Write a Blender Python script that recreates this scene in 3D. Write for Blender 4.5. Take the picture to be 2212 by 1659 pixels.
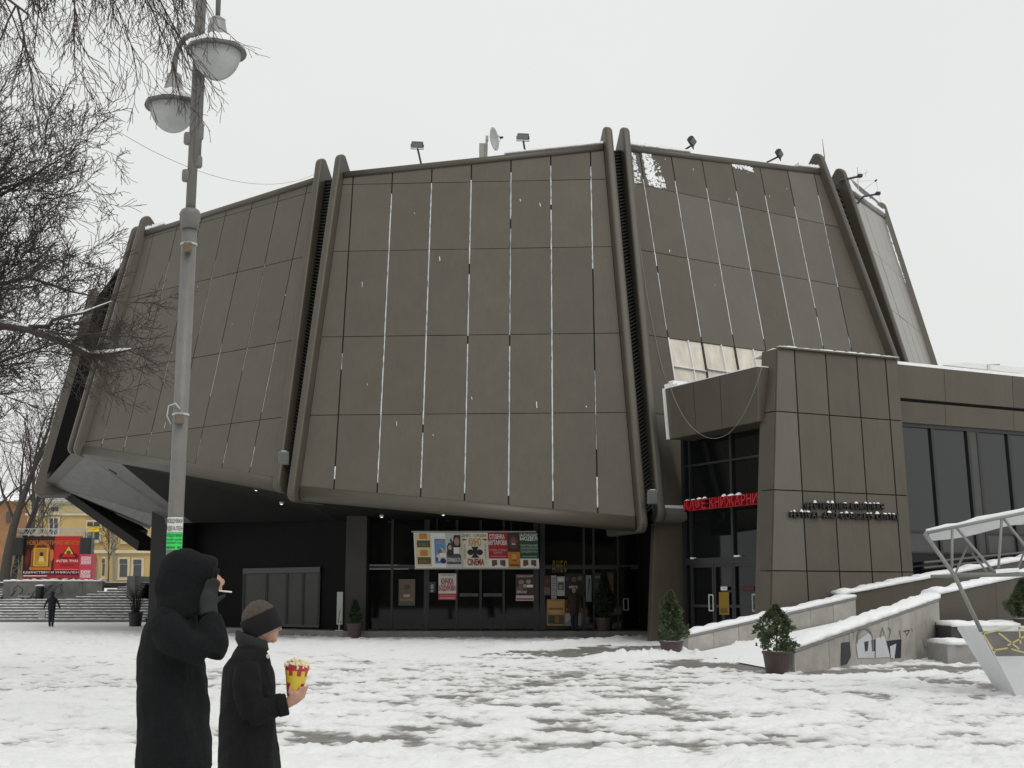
import bpy, bmesh, math, random
import numpy as np
from mathutils import Vector, Matrix

scene = bpy.context.scene
for o in list(bpy.data.objects):
    bpy.data.objects.remove(o)
random.seed(7)
RNG = np.random.default_rng(11)
COL = scene.collection

# ------------------------------------------------------------------ camera, sky, sun, exposure
F_PX, CX, CY, HZ, CAM_H = 2945.6, 1106.0, 829.5, 1285.0, 1.62     # measured on a 2212 x 1659 view of the photograph
PITCH = math.atan((HZ - CY) / F_PX)
cam_d = bpy.data.cameras.new("camera")
cam = bpy.data.objects.new("camera", cam_d)
COL.objects.link(cam)
cam.location = (0, 0, CAM_H)
cam.rotation_euler = (math.radians(90) + PITCH, 0, 0)
cam_d.sensor_width = 36
cam_d.lens = 36 * F_PX / 2212
cam_d.clip_start = 0.1
cam_d.clip_end = 3000
scene.camera = cam

SUN_EL, SUN_AZ = math.radians(50), math.radians(150)               # azimuth clockwise from +y (view direction)
world = bpy.data.worlds.new("World")
scene.world = world
world.use_nodes = True
wn = world.node_tree
wn.nodes.clear()
wo = wn.nodes.new("ShaderNodeOutputWorld")
bg = wn.nodes.new("ShaderNodeBackground")
sky = wn.nodes.new("ShaderNodeTexSky")
sky.sky_type = 'NISHITA'
sky.sun_disc = False
sky.sun_elevation = SUN_EL
sky.sun_rotation = SUN_AZ
sky.dust_density = 6.0
sky.air_density = 1.5
hs = wn.nodes.new("ShaderNodeHueSaturation")
hs.inputs['Saturation'].default_value = 0.10
sc_ = wn.nodes.new("ShaderNodeVectorMath"); sc_.operation = 'SCALE'
sc_.inputs['Scale'].default_value = 0.10
mixw = wn.nodes.new("ShaderNodeMix"); mixw.data_type = 'RGBA'
mixw.inputs[0].default_value = 0.90                                # even cloud deck over the clear sky
mixw.inputs[7].default_value = (0.845, 0.86, 0.85, 1)
bg.inputs['Strength'].default_value = 1.0
wn.links.new(sky.outputs[0], hs.inputs['Color'])
wn.links.new(hs.outputs[0], sc_.inputs[0])
wn.links.new(sc_.outputs[0], mixw.inputs[6])
tcw = wn.nodes.new("ShaderNodeTexCoord")
cn_ = wn.nodes.new("ShaderNodeTexNoise"); cn_.inputs['Scale'].default_value = 1.6; cn_.inputs['Detail'].default_value = 4
cr_ = wn.nodes.new("ShaderNodeMapRange"); cr_.inputs[1].default_value = 0.3; cr_.inputs[2].default_value = 0.7; cr_.inputs[3].default_value = 0.955; cr_.inputs[4].default_value = 1.035
mu_ = wn.nodes.new("ShaderNodeVectorMath"); mu_.operation = 'SCALE'                  # faint tone of the cloud deck
wn.links.new(tcw.outputs['Generated'], cn_.inputs['Vector']); wn.links.new(cn_.outputs[0], cr_.inputs[0])
wn.links.new(mixw.outputs[2], mu_.inputs[0]); wn.links.new(cr_.outputs[0], mu_.inputs['Scale'])
wn.links.new(mu_.outputs[0], bg.inputs['Color'])
wn.links.new(bg.outputs[0], wo.inputs['Surface'])

sun_d = bpy.data.lights.new("sun", 'SUN')
sun = bpy.data.objects.new("sun", sun_d)
COL.objects.link(sun)
sun_d.energy = 1.0
sun_d.angle = math.radians(40)
sun_d.color = (1.0, 0.97, 0.93)
sd = Vector((math.sin(SUN_AZ) * math.cos(SUN_EL), math.cos(SUN_AZ) * math.cos(SUN_EL), math.sin(SUN_EL)))
sun.rotation_euler = sd.to_track_quat('Z', 'Y').to_euler()
sun.location = (20, -30, 40)
scene.view_settings.view_transform = 'Standard'
scene.view_settings.look = 'None'
scene.view_settings.exposure = 0.0
scene.view_settings.gamma = 1.0
scene.view_settings.use_curve_mapping = False
scene.render.engine = 'CYCLES'
scene.cycles.max_bounces = 6
scene.cycles.transparent_max_bounces = 8

# ------------------------------------------------------------------ pixel -> direction helpers
V = lambda *a: np.array(a, dtype=float)
CAM = V(0, 0, CAM_H)
def ray(u, v):
    a = (u - CX) / F_PX; b = (CY - v) / F_PX
    return V(a, math.cos(PITCH) - b * math.sin(PITCH), math.sin(PITCH) + b * math.cos(PITCH))
def at_y(u, v, y):
    d = ray(u, v); return CAM + d * (y / d[1])
def gnd(u, v, z=0.0):
    d = ray(u, v); return CAM + d * ((z - CAM_H) / d[2])
def nrm(v):
    v = np.asarray(v, float); return v / np.linalg.norm(v)
class Face:
    """an inclined wall plane: tangent azimuth, lean, a point on it"""
    def __init__(s, az, lean, p, inw):
        a = math.radians(az); s.t = V(math.sin(a), math.cos(a), 0)
        n = V(s.t[1], -s.t[0], 0)
        if n @ V(*inw) < 0: n = -n
        s.inw = n; l = math.radians(lean)
        s.w = V(0, 0, math.cos(l)) + n * math.sin(l)
        s.o = np.array(p, float)
        N = nrm(np.cross(s.t, s.w))
        s.n = -N if N @ n > 0 else N                               # outward
    def px(s, u, v):
        d = ray(u, v); return CAM + d * ((s.n @ (s.o - CAM)) / (s.n @ d))
    def sq(s, p): q = np.asarray(p) - s.o; return (q @ s.t, q @ s.w)
    def at(s, a, b, off=0.0): return s.o + s.t * a + s.w * b + s.n * off
    def q_of_z(s, z): return (z - s.o[2]) / s.w[2]

# ------------------------------------------------------------------ materials
MATS = {}
def new_mat(name):
    m = bpy.data.materials.new(name); m.use_nodes = True
    MATS[name] = m
    return m, m.node_tree, m.node_tree.nodes['Principled BSDF']
def mat(name, col, rough=0.7, metal=0.0, noise=0.0, scale=8.0, bump=0.0, bscale=40.0, spec=0.5, rnd=0.0, emit=None, ior=None, stretch=None, streak=0.0):
    if name in MATS: return MATS[name]
    m, nt, b = new_mat(name)
    N, L = nt.nodes, nt.links
    b.inputs['Roughness'].default_value = rough
    b.inputs['Metallic'].default_value = metal
    b.inputs['Specular IOR Level'].default_value = spec
    if ior: b.inputs['IOR'].default_value = ior
    b.inputs['Base Color'].default_value = (*col, 1)
    tc = None
    if noise or bump:
        tc = N.new("ShaderNodeNewGeometry").outputs['Position']
        if stretch:
            mp = N.new("ShaderNodeVectorMath"); mp.operation = 'MULTIPLY'
            mp.inputs[1].default_value = stretch
            L.new(tc, mp.inputs[0]); tc = mp.outputs[0]
    if noise:
        t = N.new("ShaderNodeTexNoise"); t.inputs['Scale'].default_value = scale
        t.inputs['Detail'].default_value = 5; t.inputs['Roughness'].default_value = 0.65
        L.new(tc, t.inputs['Vector'])
        r = N.new("ShaderNodeMapRange")
        r.inputs[1].default_value = 0.25; r.inputs[2].default_value = 0.75
        r.inputs[3].default_value = 1 - noise; r.inputs[4].default_value = 1 + noise
        L.new(t.outputs[0], r.inputs[0])
        val = r.outputs[0]
        if streak:
            mp2 = N.new('ShaderNodeVectorMath'); mp2.operation = 'MULTIPLY'; mp2.inputs[1].default_value = (7.0, 7.0, 0.22)
            L.new(N.new('ShaderNodeNewGeometry').outputs['Position'], mp2.inputs[0])
            t3 = N.new('ShaderNodeTexNoise'); t3.inputs['Scale'].default_value = 1.0; t3.inputs['Detail'].default_value = 6; t3.inputs['Roughness'].default_value = 0.7
            L.new(mp2.outputs[0], t3.inputs['Vector'])
            r3 = N.new('ShaderNodeMapRange'); r3.inputs[1].default_value = 0.3; r3.inputs[2].default_value = 0.7; r3.inputs[3].default_value = 1 - streak; r3.inputs[4].default_value = 1 + streak
            L.new(t3.outputs[0], r3.inputs[0])
            m3 = N.new('ShaderNodeMath'); m3.operation = 'MULTIPLY'; L.new(val, m3.inputs[0]); L.new(r3.outputs[0], m3.inputs[1]); val = m3.outputs[0]
        if rnd:
            oi = N.new("ShaderNodeObjectInfo")
            r2 = N.new("ShaderNodeMapRange"); r2.inputs[3].default_value = 1 - rnd; r2.inputs[4].default_value = 1 + rnd
            L.new(oi.outputs['Random'], r2.inputs[0])
            mu = N.new("ShaderNodeMath"); mu.operation = 'MULTIPLY'
            L.new(val, mu.inputs[0]); L.new(r2.outputs[0], mu.inputs[1]); val = mu.outputs[0]
        s = N.new("ShaderNodeVectorMath"); s.operation = 'SCALE'
        s.inputs[0].default_value = col
        L.new(val, s.inputs['Scale']); L.new(s.outputs[0], b.inputs['Base Color'])
    if bump:
        t2 = N.new("ShaderNodeTexNoise"); t2.inputs['Scale'].default_value = bscale; t2.inputs['Detail'].default_value = 4
        L.new(tc, t2.inputs['Vector'])
        bp = N.new("ShaderNodeBump"); bp.inputs['Strength'].default_value = bump; bp.inputs['Distance'].default_value = 0.02
        L.new(t2.outputs[0], bp.inputs['Height']); L.new(bp.outputs[0], b.inputs['Normal'])
    if emit:
        b.inputs['Emission Color'].default_value = (*col, 1); b.inputs['Emission Strength'].default_value = emit
    return m
def hexc(h):
    f = lambda c: c / 12.92 if c <= 0.04045 else ((c + 0.055) / 1.055) ** 2.4
    return tuple(f(int(h[i:i + 2], 16) / 255) for i in (0, 2, 4))
def ink(h, emit=None):
    return mat("ink_" + h + ("e" if emit else ""), hexc(h), rough=0.55, noise=0.08, scale=25, emit=emit)

PANEL = mat("metal_panel", (0.082, 0.0715, 0.0545), rough=0.48, noise=0.10, scale=0.9, rnd=0.07, bump=0.12, bscale=60, spec=0.38, streak=0.07)
PANEL_L = mat("metal_panel_pale", (0.098, 0.090, 0.072), rough=0.42, noise=0.10, scale=0.6, rnd=0.07, bump=0.10, bscale=60, spec=0.45, streak=0.06)
PANEL_E = mat("metal_panel_lit", (0.19, 0.18, 0.15), rough=0.32, noise=0.10, scale=0.5, rnd=0.05, bump=0.06, bscale=60, spec=0.6, streak=0.06)  # light sheen of facet E put into a paler base colour
FINM = mat("fin_metal", (0.072, 0.063, 0.048), rough=0.42, noise=0.12, scale=0.8, bump=0.08, bscale=40, spec=0.4)
DARK = mat("joint_dark", (0.012, 0.011, 0.010), rough=0.8)
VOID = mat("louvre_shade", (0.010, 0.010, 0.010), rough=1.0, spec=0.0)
LOUV = mat("louvre_dark", (0.022, 0.021, 0.020), rough=0.6)
SOFF = mat("soffit_shaded", (0.010, 0.010, 0.009), rough=0.7, noise=0.2, scale=1.5, spec=0.2)  # deep shade under the overhang put into a near-black soffit colour
SOFFL = mat("soffit_lit", (0.085, 0.085, 0.082), rough=0.45, noise=0.4, scale=1.3, stretch=(0.6, 0.6, 3))  # same soffit where snow bounce lights it, painted as a paler grey
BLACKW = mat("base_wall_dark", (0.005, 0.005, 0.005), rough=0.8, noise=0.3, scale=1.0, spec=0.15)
GLASSD = mat("dark_glass", (0.006, 0.007, 0.007), rough=0.03, spec=0.35, ior=1.4)
GLASSH = mat("hall_glass", (0.010, 0.011, 0.011), rough=0.02, spec=0.55, ior=1.6)
FRAME = mat("window_frame", (0.020, 0.021, 0.022), rough=0.4)
SNOW = mat("snow", (0.83, 0.84, 0.85), rough=0.85, noise=0.05, scale=6, bump=0.5, bscale=30, spec=0.3)
ICE = mat("joint_snow", (0.74, 0.77, 0.78), rough=0.8, noise=0.15, scale=9)
STONE = mat("stone_cladding", (0.33, 0.315, 0.285), rough=0.75, noise=0.22, scale=2.5, rnd=0.12, bump=0.3, bscale=30)
CONC = mat("concrete", (0.27, 0.265, 0.25), rough=0.85, noise=0.3, scale=1.4, bump=0.3, bscale=20)
STEELG = mat("grey_paint", (0.165, 0.160, 0.148), rough=0.5, noise=0.15, scale=6, bump=0.1, bscale=60)
METW = mat("pale_metal", (0.45, 0.46, 0.45), rough=0.4, noise=0.08, scale=8)
BLK = mat("black_metal", (0.02, 0.02, 0.021), rough=0.5)
WHITE = mat("white_paint", (0.72, 0.73, 0.72), rough=0.55, noise=0.06, scale=5)
ROOFM = mat("roof_felt", (0.035, 0.034, 0.033), rough=0.85, noise=0.2, scale=2)
BARK = mat("bark", (0.060, 0.050, 0.043), rough=0.9, noise=0.3, scale=12, bump=0.4, bscale=50)
TWIG = mat("twig", (0.055, 0.043, 0.038), rough=0.9)

# ------------------------------------------------------------------ object helpers
def tag(o, label=None, cat=None, group=None, kind=None):
    if label: o["label"] = label
    if cat: o["category"] = cat
    if group: o["group"] = group
    if kind: o["kind"] = kind
    return o
LOCAL = set()                                                     # things whose parts are built in local coordinates
def set_parent(o, p):
    o.parent = p
    if p.name in LOCAL: return
    o.matrix_parent_inverse = Matrix.Translation(-Vector(p.location)) if p.parent is None and p.type == 'EMPTY' else Matrix.Identity(4)
def thing(name, label, cat, loc=(0, 0, 0), group=None):
    e = bpy.data.objects.new(name, None); COL.objects.link(e)
    e.location = Vector(loc); e.empty_display_size = 0.2
    return tag(e, label, cat, group)
def copy_tree(o, parent=None):
    c = o.copy(); COL.objects.link(c); c.parent = parent
    for ch in o.children: copy_tree(ch, c)
    return c

class MB:
    """collects shapes, then links them as one mesh object"""
    def __init__(s): s.v = []; s.f = []; s.m = []; s.mats = []
    def mi(s, m):
        if m not in s.mats: s.mats.append(m)
        return s.mats.index(m)
    def add(s, vs, fs, m):
        b = len(s.v); k = s.mi(m)
        s.v.extend([tuple(map(float, p)) for p in vs])
        for f in fs: s.f.append(tuple(i + b for i in f)); s.m.append(k)
    def poly(s, pts, m): s.add(pts, [tuple(range(len(pts)))], m)
    def prism(s, pts, off, m):
        """polygon pts extruded by the vector off"""
        n = len(pts); a = [np.asarray(p, float) for p in pts]; o = np.asarray(off, float)
        fs = [tuple(range(n))[::-1], tuple(range(n, 2 * n))] + [(i, (i + 1) % n, n + (i + 1) % n, n + i) for i in range(n)]
        s.add(a + [p + o for p in a], fs, m)
    def box(s, c, size, m, rz=0.0):
        cx, cy, cz = c; sx, sy, sz = [k / 2 for k in size]; ca, sa = math.cos(rz), math.sin(rz)
        pts = []
        for dz in (-sz, sz):
            for dx, dy in ((-sx, -sy), (sx, -sy), (sx, sy), (-sx, sy)):
                pts.append((cx + dx * ca - dy * sa, cy + dx * sa + dy * ca, cz + dz))
        s.add(pts, [(3, 2, 1, 0), (4, 5, 6, 7), (0, 1, 5, 4), (1, 2, 6, 5), (2, 3, 7, 6), (3, 0, 4, 7)], m)
    def obox(s, c, ax, ay, az, m):
        """box from centre and three half-axis vectors"""
        c, ax, ay, az = [np.asarray(k, float) for k in (c, ax, ay, az)]
        pts = [c + i * ax + j * ay + k * az for k in (-1, 1) for i, j in ((-1, -1), (1, -1), (1, 1), (-1, 1))]
        s.add(pts, [(3, 2, 1, 0), (4, 5, 6, 7), (0, 1, 5, 4), (1, 2, 6, 5), (2, 3, 7, 6), (3, 0, 4, 7)], m)
    def bar(s, p0, p1, w, h, m, up=(0, 0, 1)):
        p0 = np.asarray(p0, float); p1 = np.asarray(p1, float); d = nrm(p1 - p0)
        a = np.cross(d, up)
        if np.linalg.norm(a) < 1e-5: a = np.cross(d, (1, 0, 0))
        a = nrm(a); b = np.cross(a, d)
        s.obox((p0 + p1) / 2, (p1 - p0) / 2, a * w / 2, b * h / 2, m)
    def tube(s, path, rad, n, m, cap=True):
        P = [np.asarray(p, float) for p in path]; k = len(P)
        if not hasattr(rad, '__len__'): rad = [rad] * k
        d0 = nrm(P[1] - P[0]); ref = V(0, 0, 1) if abs(d0[2]) < 0.9 else V(1, 0, 0)
        a = nrm(np.cross(d0, ref)); vs = []
        for i in range(k):
            d = nrm(P[min(i + 1, k - 1)] - P[max(i - 1, 0)])
            a = nrm(a - d * (a @ d)); b = np.cross(d, a)
            for j in range(n):
                t = 2 * math.pi * j / n
                vs.append(P[i] + (a * math.cos(t) + b * math.sin(t)) * rad[i])
        fs = [(i * n + j, i * n + (j + 1) % n, (i + 1) * n + (j + 1) % n, (i + 1) * n + j) for i in range(k - 1) for j in range(n)]
        if cap: fs += [tuple(range(n))[::-1], tuple(range((k - 1) * n, k * n))]
        s.add(vs, fs, m)
    def rings(s, rings, m, cap=True):
        n = len(rings[0]); vs = [p for r in rings for p in r]; k = len(rings)
        fs = [(i * n + j, i * n + (j + 1) % n, (i + 1) * n + (j + 1) % n, (i + 1) * n + j) for i in range(k - 1) for j in range(n)]
        if cap: fs += [tuple(range(n))[::-1], tuple(range((k - 1) * n, k * n))]
        s.add(vs, fs, m)
    def lathe(s, c, prof, n, m, ax=(0, 0, 1), sx=1.0):
        """profile [(radius, height)] turned about the axis"""
        ax = nrm(ax); a = nrm(np.cross(ax, (0, 1, 0.01))); b = np.cross(ax, a); c = np.asarray(c, float)
        s.rings([[c + ax * h + (a * math.cos(2 * math.pi * j / n) + b * math.sin(2 * math.pi * j / n)) * max(r, 1e-4) for j in range(n)] for r, h in prof], m)
    def build(s, name, parent=None, smooth=False, bevel=0.0, bseg=2, bang=35):
        me = bpy.data.meshes.new(name)
        me.from_pydata(s.v, [], s.f)
        for m in s.mats: me.materials.append(m)
        if len(s.mats) > 1: me.polygons.foreach_set('material_index', s.m)
        bm = bmesh.new(); bm.from_mesh(me); bmesh.ops.recalc_face_normals(bm, faces=bm.faces); bm.to_mesh(me); bm.free()
        if smooth: me.shade_smooth()
        o = bpy.data.objects.new(name, me); COL.objects.link(o)
        if parent is not None: set_parent(o, parent)
        if bevel:
            b = o.modifiers.new("bevel", 'BEVEL'); b.width = bevel; b.segments = bseg; b.limit_method = 'ANGLE'; b.angle_limit = math.radians(bang)
        return o

# ------------------------------------------------------------------ lettering
_TXT = {}
def glyphs(s, bold=0.0):
    k = (s, bold)
    if k in _TXT: return _TXT[k]
    cu = bpy.data.curves.new("t", 'FONT'); cu.body = s; cu.fill_mode = 'FRONT'; cu.resolution_u = 3; cu.offset = bold
    ob = bpy.data.objects.new("t", cu)
    me = ob.to_mesh()
    v = np.array([p.co[:2] for p in me.vertices]) if len(me.vertices) else np.zeros((1, 2))
    f = [tuple(p.vertices) for p in me.polygons]
    ob.to_mesh_clear(); bpy.data.objects.remove(ob); bpy.data.curves.remove(cu)
    lo, hi = v.min(0), v.max(0)
    _TXT[k] = ((v - lo) / np.maximum(hi - lo, 1e-6), f, (hi - lo))
    return _TXT[k]
class Sheet:
    """flat printed sheet in a frame (origin lower left, right, up, width, height); print lies in thin layers on it"""
    def __init__(s, o, r, u, w, h, base, thick=0.02):
        s.o, s.r, s.u, s.w, s.h = np.asarray(o, float), nrm(r), nrm(u), w, h
        s.n = np.cross(s.r, s.u); s.b = MB(); s.k = 0
        s.b.prism([s.pt(0, 0, -thick), s.pt(1, 0, -thick), s.pt(1, 1, -thick), s.pt(0, 1, -thick)], s.n * thick, base)
    def pt(s, x, y, off=0.0): return s.o + s.r * (x * s.w) + s.u * (y * s.h) + s.n * off
    def lay(s): s.k += 1; return 0.0025 * s.k
    def rect(s, x0, y0, x1, y1, m):
        z = s.lay(); s.b.poly([s.pt(x0, y0, z), s.pt(x1, y0, z), s.pt(x1, y1, z), s.pt(x0, y1, z)], m); return s
    def poly(s, pts, m):
        z = s.lay(); s.b.poly([s.pt(x, y, z) for x, y in pts], m); return s
    def disc(s, x, y, rx, ry, m, n=14, a0=0, a1=360):
        return s.poly([(x + rx * math.cos(math.radians(a0 + (a1 - a0) * i / n)), y + ry * math.sin(math.radians(a0 + (a1 - a0) * i / n))) for i in range(n + (0 if a1 - a0 == 360 else 1))], m)
    def text(s, t, x0, y0, x1, y1, m, bold=0.012):
        z = s.lay(); v, f, _ = glyphs(t, bold)
        s.b.add([s.pt(x0 + p[0] * (x1 - x0), y0 + p[1] * (y1 - y0), z) for p in v], f, m); return s
    def build(s, name, parent=None): return s.b.build(name, parent)

# ------------------------------------------------------------------ value noise (numpy)
_PERM = np.random.default_rng(3).random((256, 256))
def vnoise(x, y):
    xi = np.floor(x).astype(int); yi = np.floor(y).astype(int); fx = x - xi; fy = y - yi
    fx = fx * fx * (3 - 2 * fx); fy = fy * fy * (3 - 2 * fy)
    g = lambda a, b: _PERM[a & 255, b & 255]
    return (g(xi, yi) * (1 - fx) + g(xi + 1, yi) * fx) * (1 - fy) + (g(xi, yi + 1) * (1 - fx) + g(xi + 1, yi + 1) * fx) * fy
def fbm(x, y, o=4, lac=2.1, gain=0.5):
    t = 0; a = 1; s = 0
    for i in range(o):
        t = t + a * vnoise(x + 17.3 * i, y - 9.1 * i); s += a; a *= gain; x = x * lac; y = y * lac
    return t / s

# ================================================================== GROUND: one snow-covered plaza sheet reaching the horizon
def seg_dist(X, Y, pts):
    d = np.full(X.shape, 1e9)
    for (x0, y0), (x1, y1) in zip(pts[:-1], pts[1:]):
        dx, dy = x1 - x0, y1 - y0; t = np.clip(((X - x0) * dx + (Y - y0) * dy) / (dx * dx + dy * dy), 0, 1)
        d = np.minimum(d, np.hypot(X - x0 - t * dx, Y - y0 - t * dy))
    return d
G2 = lambda L: [tuple(gnd(*p)[:2]) for p in L]
# cleared / trodden wet strips: (polyline on the ground, half width in metres, strength)
BARE = [(G2([(1195, 1415), (1290, 1407), (1400, 1400), (1480, 1398)]), 2.3, 1.5),
        (G2([(1455, 1434), (1560, 1438), (1700, 1446)]), 1.25, 1.4),
        (G2([(1720, 1461), (1900, 1451), (2060, 1444)]), 0.8, 1.2),
        (G2([(1010, 1552), (1250, 1560), (1420, 1552)]), 1.2, 0.22),
        (G2([(1750, 1490), (1990, 1512), (2080, 1530)]), 0.5, 0.38),
        (G2([(840, 1592), (960, 1620), (1130, 1625)]), 0.8, 0.20),
        (G2([(2040, 1470), (2130, 1480)]), 0.6, 0.6),
        (G2([(1420, 1600), (1560, 1612)]), 0.5, 0.3),
        (G2([(640, 1570), (760, 1590)]), 0.6, 0.3),
        (G2([(330, 1358), (560, 1374), (760, 1381), (1130, 1382), (1400, 1378)]), 0.6, 0.35)]
# swept heaps: (polyline, half width, height)
HEAP = [(G2([(1495, 1404), (1570, 1410), (1650, 1410)]), 0.9, 0.42),
        (G2([(1480, 1416), (1400, 1420), (1330, 1424)]), 0.8, 0.22),
        (G2([(1090, 1404), (1230, 1392), (1400, 1380)]), 0.6, 0.16),
        (G2([(1330, 1372), (1425, 1374)]), 0.5, 0.16),
        (G2([(1560, 1430), (1630, 1428)]), 0.5, 0.10),
        (G2([(1630, 1462), (1760, 1466), (2010, 1456)]), 0.35, 0.08)]
def snow_field(X, Y):
    big = fbm(X * 0.16, Y * 0.16, 3); mid = fbm(X * 1.7 + 5, Y * 1.7, 3, gain=.6); fine = fbm(X * 4.6, Y * 4.6 + 3, 3, gain=.6); lump = fbm(X * 9 + 9, Y * 9, 2)
    dist = Y
    cover = 0.36 + 1.05 * (mid - 0.5) + 1.0 * (fine - 0.5) + 0.5 * (big - 0.5)
    cover = cover + np.clip((dist - 30) / 40, 0, 0.30) + np.clip((15.2 - dist) / 2.2, 0, 0.6)
    cover = cover - 0.13 * np.clip((X + 5) / 6, 0, 1) * np.clip((38 - dist) / 8, 0, 1)
    for pts, hw, st in BARE:
        d = seg_dist(X, Y, pts) + (mid - 0.5) * hw * 1.6
        cover = cover - st * 0.62 * np.clip(1.3 - d / hw, 0, 1)
    T = np.clip(cover, 0, 1) * 0.055 + np.clip(cover * 3 + 0.2, 0, 1) * ((fine - 0.5) * 0.075 + (lump - 0.5) * 0.045 + (mid - 0.5) * 0.03)
    for pts, hw, h in HEAP:
        d = seg_dist(X, Y, pts) + (mid - 0.5) * hw * 0.9 + (fine - 0.5) * hw * 0.5
        g = np.exp(-(d / hw) ** 2 * 1.6); T = T + h * g * (0.75 + 0.8 * (lump - 0.5)); cover = cover + g * 1.6
    return np.maximum(T, -0.004 + 0.006 * fine), cover
def fan_sheet():
    yv = [-120, -40, -10, 2, 5, 7, 8.5, 9.5, 10.3]
    y = 10.9
    while y < 64: yv.append(y); y += 0.011 + 0.00026 * y * y
    yv += [66, 70, 75, 80, 86, 95, 110, 140, 200, 320, 600, 1200, 2500]
    yv = np.array(yv)
    s = np.concatenate([[-14, -6, -2.5, -1.5, -1.15], np.linspace(-1.02, 1.02, 560), [1.15, 1.5, 2.5, 6, 14]])
    wv = 0.385 * np.clip(yv, 10.5, 900) + 0.4
    X = wv[:, None] * s[None, :]; Y = np.repeat(yv[:, None], len(s), 1)
    T, cov = snow_field(X, Y)
    fade = np.clip((66 - Y) / 4, 0, 1) * np.clip((Y - 9) / 2, 0, 1) * np.clip((1.12 - np.abs(s)[None, :]) / 0.1, 0, 1)
    Z = T * fade
    nr, nc = X.shape
    co = np.stack([X, Y, Z], -1).reshape(-1, 3)
    idx = np.arange(nr * nc).reshape(nr, nc)
    fa = np.stack([idx[:-1, :-1], idx[:-1, 1:], idx[1:, 1:], idx[1:, :-1]], -1).reshape(-1, 4)
    me = bpy.data.meshes.new("plaza_ground")
    me.vertices.add(len(co)); me.vertices.foreach_set('co', co.ravel())
    me.loops.add(fa.size); me.loops.foreach_set('vertex_index', fa.ravel())
    me.polygons.add(len(fa)); me.polygons.foreach_set('loop_start', np.arange(0, fa.size, 4)); me.polygons.foreach_set('loop_total', np.full(len(fa), 4))
    me.update(); me.shade_smooth()
    at = me.attributes.new("cover", 'FLOAT', 'POINT')
    at.data.foreach_set('value', (cov * fade + (1 - fade) * 0.6).ravel().astype(np.float32))
    o = bpy.data.objects.new("plaza_ground", me); COL.objects.link(o)
    o["kind"] = "structure"
    return o
def ground_mat():
    m, nt, b = new_mat("snowy_paving"); N, L = nt.nodes, nt.links
    at = N.new("ShaderNodeAttribute"); at.attribute_name = "cover"
    geo = N.new("ShaderNodeNewGeometry")
    n1 = N.new("ShaderNodeTexNoise"); n1.inputs['Scale'].default_value = 6.5; n1.inputs['Detail'].default_value = 6; n1.inputs['Roughness'].default_value = 0.7
    L.new(geo.outputs['Position'], n1.inputs['Vector'])
    ad = N.new("ShaderNodeMath"); ad.operation = 'MULTIPLY_ADD'
    L.new(n1.outputs[0], ad.inputs[0]); ad.inputs[1].default_value = 0.62
    L.new(at.outputs['Fac'], ad.inputs[2])
    r = N.new("ShaderNodeValToRGB")
    e = r.color_ramp.elements
    e[0].position = 0.16; e[0].color = (0.215, 0.205, 0.185, 1)
    e[1].position = 0.74; e[1].color = (0.79, 0.795, 0.79, 1)
    for p, c in ((0.28, (0.32, 0.31, 0.285, 1)), (0.39, (0.45, 0.44, 0.42, 1)), (0.50, (0.67, 0.67, 0.66, 1))):
        q = e.new(p); q.color = c
    L.new(ad.outputs[0], r.inputs[0])
    br = N.new("ShaderNodeTexBrick"); br.inputs['Scale'].default_value = 1.0
    br.inputs['Brick Width'].default_value = 0.6; br.inputs['Row Height'].default_value = 0.4; br.inputs['Mortar Size'].default_value = 0.012
    br.inputs['Color1'].default_value = (1, 1, 1, 1); br.inputs['Color2'].default_value = (0.8, 0.8, 0.8, 1); br.inputs['Mortar'].default_value = (0.5, 0.5, 0.5, 1)
    L.new(geo.outputs['Position'], br.inputs['Vector'])
    mw = N.new("ShaderNodeMix"); mw.data_type = 'RGBA'; mw.blend_type = 'MULTIPLY'
    fr = N.new("ShaderNodeMapRange"); fr.inputs[1].default_value = 0.40; fr.inputs[2].default_value = 0.26
    L.new(ad.outputs[0], fr.inputs[0]); L.new(fr.outputs[0], mw.inputs[0])
    L.new(r.outputs[0], mw.inputs[6]); L.new(br.outputs[0], mw.inputs[7])
    L.new(mw.outputs[2], b.inputs['Base Color'])
    ro = N.new("ShaderNodeMapRange"); ro.inputs[1].default_value = 0.22; ro.inputs[2].default_value = 0.45; ro.inputs[3].default_value = 0.5; ro.inputs[4].default_value = 0.9
    L.new(ad.outputs[0], ro.inputs[0]); L.new(ro.outputs[0], b.inputs['Roughness'])
    n2 = N.new("ShaderNodeTexNoise"); n2.inputs['Scale'].default_value = 22; n2.inputs['Detail'].default_value = 5
    L.new(geo.outputs['Position'], n2.inputs['Vector'])
    bp = N.new("ShaderNodeBump"); bp.inputs['Strength'].default_value = 0.55; bp.inputs['Distance'].default_value = 0.03
    L.new(n2.outputs[0], bp.inputs['Height']); L.new(bp.outputs[0], b.inputs['Normal'])
    return m
plaza = fan_sheet()
plaza.data.materials.append(ground_mat())

# ================================================================== MAIN HALL
hall = thing("festival_hall", "huge dark brown panelled hall with leaning facets above a recessed cinema entrance", "building", (0, 56, 0))
pC = at_y(1370, 1112, 47);          FC = Face(-86, 15, pC, (0, 1, 0))
pB = FC.px(600, 1030);              FB = Face(-50, 15, at_y(600, 1030, pB[1] + .3), (1, 1, 0))
pD = FC.px(1390, 1112);             FD = Face(56, 15, at_y(1430, 1098, pD[1] + .3), (-1, 1, 0))
pE = FD.px(1925, 770);              FE = Face(28, 15, at_y(1945, 785, (pE[1] + .3) * 1.033), (-1, 0, 0))
ZJ = [8.0, 11.02, 14.5, 17.36]

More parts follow.
